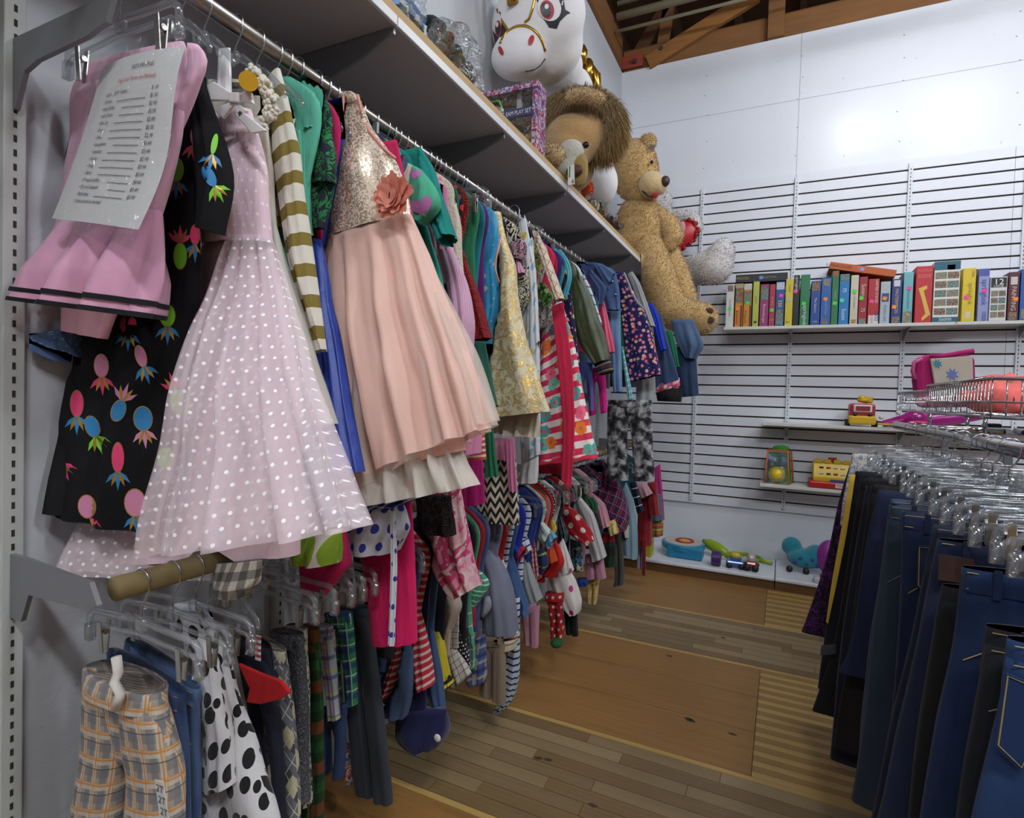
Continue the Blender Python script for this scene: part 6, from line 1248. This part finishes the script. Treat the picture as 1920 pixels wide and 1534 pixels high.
def puzzle(x0, x1, pt, pb_, col, label, texts=(), stick=None, pics=(), Y=4.305, dep=.19, zb=1.7525, name='puzzle_box', tilt=0):
    a, b = at(x0, (pt+pb_)/2, Y), at(x1, (pt+pb_)/2, Y); z1 = at((x0+x1)/2, pt, Y).z; t = thing(name, ((a.x+b.x)/2, Y, zb), label, 'puzzle box', 'puzzle boxes on the wall shelf')
    MB().span((a.x+.001, Y, zb), (b.x-.001, Y+dep, z1)).build('carton', paint(col, .5), t, bevel=.0015); w = b.x-a.x; h = z1-zb
    for (u, v, pw, ph, c) in pics: MB().span((a.x+w*(u-pw/2), Y-.0008, zb+h*(v-ph/2)), (a.x+w*(u+pw/2), Y-.0002, zb+h*(v+ph/2))).build('picture', c if not isinstance(c, str) else paint(c, .5), t)
    for (s, u, v, size, c, up) in texts:
        vs, fs = text_poly(s, size, 'CENTER'); cx, cz = a.x+w*u, zb+h*v
        MB().add([((cx+q.y) if up else (cx+q.x), Y-.0014, (cz-q.x) if up else (cz+q.y)) for q in vs], fs).build('lettering', paint(c, .6), t)
    if stick:
        u, v, c = stick; cx, cz = a.x+w*u, zb+h*v; r = .016
        MB().prism([(cx+r*math.cos(.5+k*PI/2), Y-.0022, cz+r*math.sin(.5+k*PI/2)) for k in range(4)], (0, 0, 0), (0, .0008, 0)).build('price_sticker', paint(c, .5), t)
    return t
PIC = [splotch(['3c5c30', '6c8cb0', 'a88c5c', '506c48', 'c0b4a0'], 60), splotch(['6c4030', '3c5878', 'b09060', '806048'], 60), splotch(['284868', '88a0b0', '4c6c44', 'a08468'], 60)]
GS, PS, OS, YS = '48d848', 'f03c9c', 'f08c28', 'd8e070'
V = True
puzzle(1361, 1376, 533, 617, 'c9ccc8', 'white puzzle box at the left end with green sticker', (('THE AMERICANA', .5, .45, .016, '9c5c70', V),), (.5, .42, GS), ((.5, .9, .7, .14, PIC[1]),))
puzzle(1378, 1393, 532, 617, 'c87c1c', 'orange and black puzzle box with orange sticker', (('Kodacolor', .3, .22, .022, '7a2018', V),), (.4, .42, 'f08c28'), ((.5, .95, 1, .1, 'a89878'), (.5, .72, .9, .34, PIC[1]), (.8, .25, .2, .5, '402040')))
puzzle(1394, 1409, 532, 617, 'c8841c', 'orange puzzle box with green sticker, second from the black lying box end', (('Kodacolor', .3, .22, .022, '7a2018', V),), (.5, .55, GS), ((.5, .93, 1, .14, 'c0bcb0'), (.5, .68, .8, .3, PIC[2]), (.85, .25, .2, .5, '402040')))
puzzle(1411, 1423, 528, 617, 'a9b44c', 'narrow lime green puzzle box', (('PUZZLE', .5, .6, .014, '6c7430', V),), None, ((.5, .1, .5, .05, '3c4430'),))
puzzle(1424.5, 1441, 533, 616, '8c3468', 'plum purple puzzle box', (('Ravensburger', .5, .3, .024, 'd8c0d0', V),), None, ((.5, .78, .8, .3, PIC[2]),))
puzzle(1442, 1453, 533, 616, 'a03448', 'thin crimson puzzle box with green sticker', (('500 PIECE', .5, .6, .014, 'd89c9c', V), ('SURE', .5, .15, .014, 'd89c9c', False)), (.5, .38, GS))
puzzle(1454, 1470.5, 528, 612, '244c94', 'blue puzzle box marked 550 with pink sticker', (('550', .5, .5, .034, 'd8d040', V),), (.6, .68, PS), ((.5, .9, .9, .16, 'b0b8c4'), (.5, .2, .8, .34, PIC[2])))
puzzle(1472, 1486.5, 523, 616, 'c8b834', 'yellow puzzle box numbered 2 under the black lying box', (('2', .4, .08, .03, '2c2c20', V), ('PUZZLE', .5, .8, .014, '6c6424', V)), (.5, .56, 'a8b8c8'))
puzzle(1487, 1498.6, 516, 614, '1c1c1e', 'slim black puzzle box with white lettering and pink sticker', (('springbok', .5, .82, .026, 'c8c8c8', V),), (.35, .68, PS))
puzzle(1500, 1518, 515, 614, '24744c', 'green puzzle box with white lettering beside the black one', (('springbok', .55, .2, .034, 'd0d8d0', V),), (.4, .43, GS))
puzzle(1520, 1538, 527, 613, '24488c', 'dark blue puzzle box with the small picture on top', (('The Seasons', .5, .45, .02, 'c0ccdc', V), ('1000', .5, .08, .014, 'c0ccdc', False)), None, ((.5, .88, .8, .2, PIC[1]),))
puzzle(1539, 1558, 521, 613, '2c5ca0', 'mid blue puzzle box with orange sticker', (('COLLECTION', .5, .4, .018, '90b0d8', V),), (.45, .55, OS), ((.5, .9, .6, .14, PIC[0]), (.45, .08, .5, .1, PIC[1])))
puzzle(1559, 1572, 508, 613, '2c7044', 'tall green puzzle box propping up the orange box', (('PUZZLE', .5, .55, .016, '88b890', V),), (.5, .4, GS), ((.5, .95, .6, .08, 'b04040'),))
puzzle(1573, 1592, 514, 612, '1c74b4', 'bright blue puzzle box with white script', (('Susan', .5, .2, .034, 'd0e0ec', V), ('75', .5, .68, .03, 'd0e0ec', V)), (.3, .48, '48d8a0'), ((.5, .93, .9, .12, PIC[2]),))
puzzle(1594, 1609, 516, 612, 'c4beac', 'cream puzzle box beside the maroon one', (('THE CRAFTSMAN', .5, .5, .014, '8c7c5c', V),), (.5, .67, GS), ((.5, .06, .6, .08, 'a07858'),))
puzzle(1610, 1626, 519, 612, '94242c', 'maroon puzzle box with white script', (('Susan', .5, .72, .034, 'd8c0c0', V), ('75', .5, .3, .03, 'd8c0c0', V)), (.3, .55, GS), ((.5, .06, .8, .12, PIC[2]),))
puzzle(1627, 1648, 523, 612, 'a8242c', 'red and white puzzle box reading UNITED STATES 1000', (('UNITED STATES', .75, .72, .021, 'dcd8d8', V), ('1000', .8, .18, .034, '28408c', V), ('PUZZLE', .4, .12, .018, 'b04040', V)), (.35, .5, PS), ((.55, .1, .88, .19, 'd0ccc8'),))
puzzle(1650, 1669, 528, 611, 'a4b0b8', 'pale grey puzzle box with orange sticker', (('PUZZLE 1000', .5, .25, .018, '4c6ca0', V),), (.45, .6, OS), ((.5, .62, .7, .2, '244880'),))
puzzle(1671, 1690.5, 523, 610, '243878', 'navy puzzle box with gold letters and orange sticker', (('MASTERPIECES', .5, .5, .024, 'c8b070', V),), (.3, .37, OS), ((.5, .9, .6, .14, 'c0c8c8'), (.5, .08, .7, .14, PIC[1])))
puzzle(1693, 1711.6, 510, 609, '6cacb4', 'pale turquoise puzzle box with pink sticker', (('COTTAGE GARDEN', .5, .5, .016, '3c6c74', V),), (.6, .68, PS), ((.5, .12, .8, .22, PIC[0]),))
t = puzzle(1716, 1748, 499, 608, 'b82830', 'large red puzzle box with a yellow banner reading MUSIC', (('5000', .5, .82, .034, 'd87880', False), ('PUZZLE', .5, .92, .02, 'd87880', False), ('MUSIC', .55, .36, .032, 'a83028', V)))
a = at(1716, 550, 4.3035); MB().prism([at(x, y, 4.3035) for x, y in ((1722, 541), (1738, 535), (1739, 541), (1732, 545), (1740, 575), (1744, 590), (1728, 602), (1728, 596), (1735, 588), (1728, 560))], (0, 0, 0), (0, .0008, 0)).build('banner', paint('d0b048', .5), t)
t = puzzle(1750, 1799, 490, 607, 'd4d6d4', 'big white puzzle box covered in small landscape photographs', (('S6000', .5, .045, .026, 'd0d8d4', False),), None, ((.5, .93, 1, .14, '1c5c70'), (.5, .045, 1, .08, '1c5c70'), (.65, .90, .3, .08, 'd0d0cc')) + tuple((u, .77-k*.148, .44, .11, PIC[(k+i) % 3]) for k in range(5) for i, u in enumerate((.27, .74))))
puzzle(1804, 1829, 503, 597, 'd0b82c', 'bright yellow puzzle box with dark lettering and pink sticker', (('springbok', .6, .52, .034, 'a08420', V), ('1000', .75, .9, .022, 'a07c20', V)), (.3, .45, PS), ((.5, .12, .4, .12, 'c8c4b0'),), Y=4.372, dep=.16, zb=1.7625)
puzzle(1834, 1854.5, 504, 596, '8c94c4', 'lavender puzzle box reading springy letters and 1000', (('springbok', .55, .55, .040, '343c7c', V), ('1000', .6, .1, .030, '343c7c', V)), (.6, .58, PS), ((.5, .93, .9, .14, '4c549c'),), Y=4.372, dep=.16, zb=1.7625)
puzzle(1855.5, 1888, 519, 595, 'cdd0d4', 'white puzzle box with a black 12 and rows of pictures', (('12', .5, .88, .050, 'dcdcdc', False), ('LARGE', .5, .79, .016, 'dcdcdc', False)), None, ((.5, .87, .9, .22, '1c1c1e'),) + tuple((u, .62-k*.16, .4, .13, PIC[(k+i) % 3]) for k in range(4) for i, u in enumerate((.28, .72))), Y=4.372, dep=.16, zb=1.7625)
puzzle(1890, 1911, 510, 596, '54202c', 'dark maroon puzzle box near the right edge with orange sticker', (('PAINTING', .5, .45, .032, 'd0c0b0', V),), (.7, .44, OS), ((.5, .82, .6, .16, 'c0bcb4'), (.5, .09, .7, .16, PIC[1])), Y=4.372, dep=.16, zb=1.7625)
puzzle(1913, 1945, 504, 594, '1c54a4', 'blue puzzle box cut off by the right edge', (), None, ((.3, .12, .4, .2, PIC[0]),), Y=4.372, dep=.16, zb=1.7625)
def lying(p0, p1, h, col, label, texts, sticker, Y=4.315, dep=.22):
    a, b = at(*p0, Y), at(*p1, Y); t = thing('puzzle_box', (a+b)/2, label, 'puzzle box', 'puzzle boxes on the wall shelf'); d = b-a; R = Matrix.Rotation(-math.atan2(d.z, d.x), 3, 'Y'); c = (a+b)/2+Vector((0, dep/2, 0))
    MB().box(c, (d.length, dep, h), R).build('carton', paint(col, .5), t, bevel=.0015)
    for s_, f, size, cl in texts:
        vs, fs = text_poly(s_, size, 'CENTER'); MB().add([(a+b)/2+Vector((0, -.0012, 0))+R @ Vector((d.length*(f-.5)+q.x, 0, q.y)) for q in vs], fs).build('lettering', paint(cl, .6), t)
    MB().box((a+b)/2+R @ Vector((0, -.0008, 0)), (.022, .001, .022), R).build('price_sticker', paint(sticker, .5), t); return t
lying((1379.5, 523), (1477, 518), .055, '232325', 'black puzzle box lying flat across the left row of boxes', (('MOOD', .14, .026, 'a0944c'), ('COLLECTION', .62, .018, '8c8c90')), '5c84d8')
lying((1556, 497), (1680, 513), .045, 'b4541c', 'orange puzzle box lying tilted across the tall boxes', (('KODACOLOR', .14, .024, '5c2818'), ('7', .44, .024, 'e0b080')), '8c9cd8')
# ---- toys on the lower shelves
Z2, Z3, Z0 = 1.0875, .6625, .0865
tb = thing('toy_bus', at(1616, 798, 4.34), 'red and yellow toy bus with painted face and figure on its roof', 'toy')
c = at(1616, 780, 4.36)
MB().box((c.x, 4.40, Z2+.105), (.145, .14, .09)).build('upper_body', paint('a82838', .35), tb, bevel=.016); MB().box((c.x, 4.40, Z2+.042), (.155, .16, .058)).build('bumper', paint('c8a020', .35), tb, bevel=.012)
MB().box((c.x, 4.326, Z2+.118), (.105, .012, .05)).build('windscreen_frame', paint('d0c8c4', .4), tb, bevel=.006); MB().box((c.x, 4.319, Z2+.118), (.08, .004, .03)).build('windscreen', paint('8c3440', .2), tb)
for s in (-1, 1):
    MB().ball((c.x+s*.042, 4.326, Z2+.078), (.012, .006, .012), 10, 6).build('eye', paint('1c1418', .3), tb, True)
    for y in (4.36, 4.45): MB().cyl((c.x+s*.066, y, Z2+.022), (c.x+s*.088, y, Z2+.022), .022, 14).build('wheel', paint('1a1a1c', .6), tb, True)
MB().ball((c.x+.005, 4.39, Z2+.172), (.034, .034, .016), 14, 8).ball((c.x+.0, 4.385, Z2+.186), (.024, .026, .020), 14, 8).build('figure_hat', paint('c8a418', .35), tb, True)
MB().box((c.x+.035, 4.42, Z2+.176), (.06, .03, .045)).build('roof_box', paint('b89818', .4), tb, bevel=.01)
pg = thing('purple_toy', at(1740, 800, 4.34), 'long magenta plastic toy lying on the middle shelf', 'toy'); PU = paint('a01880', .25, 0, .3)
o = blob('body', chain([(1660, 790, 4.38, 7), (1700, 784, 4.38, 12), (1716, 782, 4.38, 18)]) + chain([(1740, 785, 4.40, 15), (1790, 780, 4.40, 13), (1838, 776, 4.40, 8)], 6), PU, pg, .008, 5)
mz = min((v.co.z for v in o.data.vertices))+wloc(o.parent).z; pg.location.z += Z2+.001-mz
for x, y in ((1652, 783), (1684, 774)): MB().ball(at(x, y, 4.35), .014, 10, 6).build('white_knob', paint('d0ccd0', .4), pg, True)
MB().ball(at(1722, 794, 4.335), (.07, .02, .022), 14, 8).build('red_panel', paint('b82858', .3), pg, True)
tag(MB().box(at(1662, 797, 4.33)+Vector((0, 0, .004)), (.10, .06, .014)).build('yellow_ruler', paint('b8a044', .5), None, False, .002), 'flat yellow plastic piece beside the toy bus', 'toy')
bb = thing('ball_bag', at(1460, 908, 4.38), 'green and orange zip bag with a yellow ball inside', 'toy bag'); a, b = at(1434, 880, 4.33), at(1480, 880, 4.33); xm = (a.x+b.x)/2; w = (b.x-a.x)/2; h = .235
MB().add([(a.x, 4.33, Z3), (b.x, 4.33, Z3), (b.x+.03, 4.46, Z3), (a.x+.0, 4.46, Z3), (a.x+.015, 4.37, Z3+h), (b.x-.015, 4.37, Z3+h), (b.x+.01, 4.43, Z3+h), (a.x+.02, 4.43, Z3+h)], [(0,1,5,4), (1,2,6,5), (2,3,7,6), (3,0,4,7), (4,5,6,7), (0,3,2,1)]).build('clear_wall', crinkle('e4ece0', .12), bb)
for p, q in (((a.x, 4.329, Z3+.004), (a.x+.015, 4.369, Z3+h)), ((b.x, 4.329, Z3+.004), (b.x-.015, 4.369, Z3+h)), ((a.x+.015, 4.369, Z3+h), (b.x-.015, 4.369, Z3+h)), ((b.x+.03, 4.46, Z3+.004), (b.x+.01, 4.43, Z3+h))): MB().cyl(p, q, .005, 8).build('orange_piping', paint('c85a20', .5), bb, True)
MB().prism([(a.x+.01, 4.45, Z3+.01), (b.x+.02, 4.45, Z3+.01), (b.x, 4.43, Z3+h-.02), (a.x+.02, 4.43, Z3+h-.02)], (0, 0, 0), (0, .004, 0)).build('green_back', paint('4c9c30', .5), bb)
MB().ball((xm, 4.385, Z3+.062), .055, 20, 14).build('yellow_ball', paint('d0b418', .35), bb, True)
for s in (-1, 1): MB().cyl((xm+s*.04, 4.40, Z3+.12), (xm+s*.04, 4.40, Z3+.19), .030, 16).build('blue_cup', paint('4c74a8', .4), bb, True)
MB().ball((xm+.02, 4.40, Z3+h+.012), (.055, .03, .02), 12, 8).build('green_handle', solid('3c9428'), bb, True)
cr = thing('toy_cash_register', at(1556, 915, 4.4), 'yellow and red toy cash register with white keys', 'toy'); a, b = at(1524, 890, 4.36), at(1596, 890, 4.36); xm = (a.x+b.x)/2; W_ = b.x-a.x; YE = paint('c8a81c', .35)
MB().prism([(a.x, 4.33, Z3+.045), (a.x, 4.33, Z3+.075), (a.x, 4.39, Z3+.165), (a.x, 4.48, Z3+.175), (a.x, 4.48, Z3+.045)], (0, 0, 0), (W_, 0, 0)).build('body', YE, cr, False, .006)
MB().box((xm, 4.405, Z3+.024), (W_+.05, .18, .046)).build('base', paint('b41c1c', .35), cr, bevel=.012); MB().span((xm-.02, 4.42, Z3+.175), (xm+.03, 4.45, Z3+.20)).build('flag', paint('a01818', .4), cr)
for k in range(4): MB().span((a.x+.012+k*W_/4, 4.385, Z3+.166), (a.x+.006+(k+.8)*W_/4, 4.40, Z3+.19)).build('display_tab', YE, cr)
R_ = Matrix.Rotation(-.98, 3, 'X')
for r in range(2):
    for k in range(4): MB().box((a.x+.05+k*.042, 4.345+r*.026, Z3+.092+r*.038), (.026, .008, .026), Matrix.Rotation(.59, 3, 'X')).build('key', paint(('c8c8c4', '2c2c2c', 'b83028', 'c8c8c4')[(k+r) % 4], .4), cr, bevel=.002)
MB().span((xm+.02, 4.312, Z3+.01), (xm+.10, 4.316, Z3+.04)).build('label_plate', paint('c4c4c8', .5), cr); MB().span((xm-.01, 4.322, Z3+.046), (xm+.12, 4.328, Z3+.062)).build('blue_strip', paint('2c4c94', .4), cr)
vs, fs = text_poly('FOOD', .024, 'CENTER'); MB().add([(xm+.06+q.x, 4.3112, Z3+.025+q.y) for q in vs], fs).build('lettering', INK, cr)
# ---- toys on the base deck
bc = thing('blue_toy_case', at(1275, 1045, 4.25), 'turquoise plastic toy case with colourful round lid', 'toy'); a, b = at(1243, 1035, 4.2), at(1314, 1040, 4.2); xm = (a.x+b.x)/2; w = b.x-a.x
MB().box((xm+.02, 4.25, Z0+.042), (w*.92, .13, .082)).build('case', paint('1c7ca4', .35), bc, bevel=.01); mb = MB(); mb.tube([(xm-.01, 4.33, Z0+.05), (xm-.01, 4.33, Z0+.092)], .155, 32); mb.build('round_lid', paint('1c7ca4', .35), bc, False, .008)
MB().cyl((xm-.01, 4.33, Z0+.092), (xm-.01, 4.33, Z0+.096), .135, 32).build('dial', splotch(['a8a49c', 'c0b8b0', '8c6c6c', 'a8b0b4'], 40), bc, False); mb = MB(); mb.tube([(xm-.0+.06*math.cos(q*PI/12), 4.33+.06*math.sin(q*PI/12), Z0+.099) for q in range(24)], .008, 8, closed=True); mb.build('red_ring', paint('a02028', .4), bc, True)
MB().ball((xm, 4.33, Z0+.097), (.045, .045, .012), 14, 8).build('sun_face', paint('c8a838', .4), bc, True)
def deck(px, py): return atz(px, py, Z0)
p = deck(1345, 1062)
gh = thing('green_toy_hammer', (p.x, 4.25, Z0), 'lime green plastic toy with purple wheel on the base shelf', 'toy'); LG = paint('8ca81c', .35)
MB().tube([at(1318, 1013, 4.44), at(1330, 1020, 4.42), at(1345, 1028, 4.36), at(1360, 1036, 4.33), at(1368, 1042, 4.32)], [.012, .038, .042, .03, .012], 14).build('head', LG, gh, True)
q = deck(1342, 1062); MB().cyl((q.x-.03, q.y+.02, Z0+.052), (q.x+.03, q.y+.02, Z0+.052), .05, 20).build('purple_wheel', paint('3c2460', .35), gh, False, .006); pass
rq = thing('toy_racket', at(1390, 1045, 4.4), 'lime green ring-shaped toy racket lying on the base shelf', 'toy'); q = deck(1392, 1056)
MB().tube([(q.x+.12*math.cos(k*PI/16), 4.44+.085*math.sin(k*PI/16), Z0+.014) for k in range(32)], .011, 10, closed=True).build('ring', LG, rq, True)
mb = MB()
for k in range(-4, 5): mb.cyl((q.x+k*.024, 4.44-.075, Z0+.014), (q.x+k*.024, 4.44+.075, Z0+.014), .0015, 5)
mb.build('strings', paint('5c5c50', .6), rq); MB().cyl((q.x+.1, 4.40, Z0+.014), (q.x+.19, 4.36, Z0+.014), .012, 10).build('handle', LG, rq, True)
def toycar(name, label, px, py, L, Wd, Hh, col, col2, rz=0):
    q = deck(px, py); t = thing(name, (q.x, q.y+Wd*.5, Z0), label, 'toy car'); y = q.y+Wd*.5
    MB().box((q.x, y, Z0+Hh*.38), (L, Wd, Hh*.42)).build('body', paint(col, .2, 0, .5), t, bevel=Hh*.14); MB().box((q.x, y, Z0+Hh*.74), (L*.6, Wd*.82, Hh*.42)).build('cabin', paint(col2, .2, 0, .5), t, bevel=Hh*.14)
    for s in (-1, 1):
        for u in (-.32, .32): MB().cyl((q.x+u*L, y+s*Wd*.42, Z0+Hh*.2), (q.x+u*L, y+s*Wd*.54, Z0+Hh*.2), Hh*.2, 14).build('wheel', paint('18181a', .5), t, True)
    return t
t = toycar('toy_race_car', 'shiny blue toy car with yellow emblem', 1378, 1067, .12, .08, .09, '1c58a8', '2c6cb8'); MB().ball((t.location.x, t.location.y-.03, Z0+.09), (.035, .02, .02), 10, 6).build('emblem', paint('c8b040', .4), t, True)
toycar('red_toy_truck', 'small red toy truck with grey roof', 1408, 1072, .08, .10, .11, '8c2028', 'b0acaa')
th = thing('toy_creature', at(1515, 1060, 4.3), 'teal plush toy on wheels with a big purple ear', 'toy'); q = deck(1510, 1068)
o = blob('body', [((q.x-.01, 4.34, Z0+.085), (.11, .09, .065)), ((q.x-.09, 4.38, Z0+.15), (.065, .05, .065)), ((q.x+.06, 4.33, Z0+.11), (.08, .08, .08))], fur('1c7c90', '2c94a4'), th, .01, 4)
MB().ball((q.x+.13, 4.27, Z0+.13), (.075, .05, .115), 18, 12).build('purple_ear', satin('8c208c'), th, True); 
for k in range(5): MB().ball((q.x-.07+k*.035, 4.258, Z0+.07+.03*(k % 2)), (.014, .006, .014), 8, 5).build('spot', solid('4c4490'), th, True)
for u in (-.10, .0): MB().cyl((q.x+u, 4.25, Z0+.02), (q.x+u, 4.27, Z0+.02), .02, 12).build('wheel', paint('201c20', .5), th, True)
ty = thing('toy_tray', at(1540, 1075, 4.16), 'white and red toy tray by the jeans', 'toy'); q = deck(1545, 1078); MB().box((q.x+.03, 4.12, Z0+.018), (.2, .08, .035)).build('tray', paint('c0c0c4', .4), ty, bevel=.008); MB().box((q.x+.04, 4.12, Z0+.04), (.15, .055, .012)).build('red_inset', paint('a02028', .4), ty, bevel=.003)
tag(MB().span((-.86, 4.10, Z0), (-.82, 4.2, .30)).build('yellow_book', paint('b8b02c', .5), None, False, .003), 'yellow booklet standing on the base shelf beside the red dress', 'book')
# ---- things in and under the wire baskets
bp = thing('pink_backpack', (.85, 3.5, 1.22), 'pink children backpack with cream front panel in the far basket', 'backpack'); BPK = solid('a81c64'); YB2 = 3.62
def slab(name, pts, Y, th, mat, par, bev=.012): return MB().prism([at(x, y, Y) for x, y in pts], (0, 0, 0), (0, th, 0)).build(name, mat, par, False, bev)
slab('front_panel', [(1744, 672), (1824, 667), (1826, 742), (1756, 744)], YB2, .02, solid('b8b0a0'), bp, .006)
o = slab('body', [(1716, 672), (1742, 664), (1830, 664), (1834, 763), (1722, 765), (1715, 712)], YB2+.025, .11, BPK, bp, .03)
MB().tube([at(x, y, YB2+.01) for x, y in ((1744, 668), (1762, 668), (1780, 666), (1800, 662), (1826, 658))], .012, 8).build('top_zip', BPK, bp, True)
MB().tube([at(x, y, YB2+.03) for x, y in ((1730, 672), (1714, 680), (1711, 696), (1716, 712))], .010, 8).build('strap', satin('c04888'), bp, True)
def star(cx, cy, r, Y, mat): return MB().prism([at(cx+r*(1 if k % 2 else .45)*math.cos(k*PI/8), cy+r*(1 if k % 2 else .45)*math.sin(k*PI/8), Y) for k in range(16)], (0, 0, 0), (0, .002, 0)).build('star_patch', mat, bp)
star(1758, 682, 10, YB2-.003, paint('2c7c94', .5)); star(1786, 702, 13, YB2-.003, paint('5c6cb0', .5))
CO = solid('ee706a', .8)
for nm, lab, bl in (('coral_jacket', 'coral pink jacket heaped in the nearer basket', [((.66, 2.3, 1.27), (.12, .14, .06)), ((.82, 2.25, 1.29), (.14, .16, .085)), ((.95, 2.3, 1.31), (.11, .16, .10))]), ('coral_sweater', 'coral red sweater piled in the far basket behind the jacket', [((.80, 3.12, 1.28), (.12, .12, .06)), ((.94, 3.12, 1.31), (.13, .12, .08)), ((1.04, 3.12, 1.32), (.09, .12, .08))])):
    t = thing(nm, bl[0][0], lab, 'clothing'); o = blob('fabric', [(Vector(c), r) for c, r in bl], CO, t, .014, 3); off = wloc(t)
    for v in o.data.vertices: v.co += v.normal*(.05*noise.noise((v.co+off)*8)+.022*abs(noise.noise((v.co+off)*19))+.008*noise.noise((v.co+off)*45))
    X0, X1, Y0_, Y1_ = (.50, 1.09, 1.99, 2.61) if nm == 'coral_jacket' else (.70, 1.19, 2.92, 3.5)
    for v in o.data.vertices: w = v.co+off; v.co = Vector((min(max(w.x, X0), X1), min(max(w.y, Y0_), Y1_), max(w.z, 1.22)))-off
t = thing('magenta_pouch', (.75, 2.87, 1.25), 'dark magenta soft pouch at the front of the far basket', 'pouch'); blob('fabric', [(Vector((.72, 2.85, 1.255)), (.065, .05, .04)), (Vector((.84, 2.85, 1.25)), (.09, .05, .038))], solid('8c1c5c'), t, .01, 3)
t = thing('grey_garment', (.85, 1.97, 1.25), 'grey garment pressed against the front of the nearer basket', 'clothing'); blob('fabric', [(Vector((.80, 1.935, 1.257)), (.1, .036, .035)), (Vector((.92, 1.935, 1.267)), (.08, .036, .045))], solid('6c6c74'), t, .01, 2)
def tcar(x, y, c1, c2, lab):
    t = thing('toy_car', (x, y, 1.1305), lab, 'toy car'); MB().box((x, y, 1.145), (.12, .05, .022)).build('body', paint(c1, .2, 0, .5), t, bevel=.008); MB().box((x+.005, y, 1.162), (.06, .042, .02)).build('cabin', paint(c2, .15, 0, .5), t, bevel=.008)
    for s in (-1, 1):
        for u in (-.035, .035): MB().cyl((x+u, y+s*.022, 1.1405), (x+u, y+s*.028, 1.1405), .010, 10).build('wheel', paint('141416', .5), t, True)
tcar(.76, 2.92, 'b8bcc8', '20242c', 'white toy car with black windows on the rack tray'); tcar(.90, 2.93, 'a8acb8', '3c4044', 'silver toy car on the rack tray'); tcar(.74, 2.2, '1c58b0', 'c0a020', 'blue and yellow toy car on the near tray'); tcar(.90, 2.22, '6ca028', 'c07828', 'green and orange toy car on the near tray')
t = thing('toy_figures', (1.1, 2.35, 1.1305), 'colourful pile of plastic toys under the nearer basket', 'toys'); 
rnd = random.Random(4)
for k in range(16): MB().ball((1.0+rnd.uniform(-.1, .25), 2.38+rnd.uniform(-.06, .06), 1.15+rnd.uniform(0, .02)), rnd.uniform(.012, .02), 9, 6).build('toy_piece', paint(rnd.choice(['c89020', 'b82c20', '2c58a8', 'c8c8c0', '7c4c28']), .3), t, True)
for o in PROTO.values(): del o['_used']
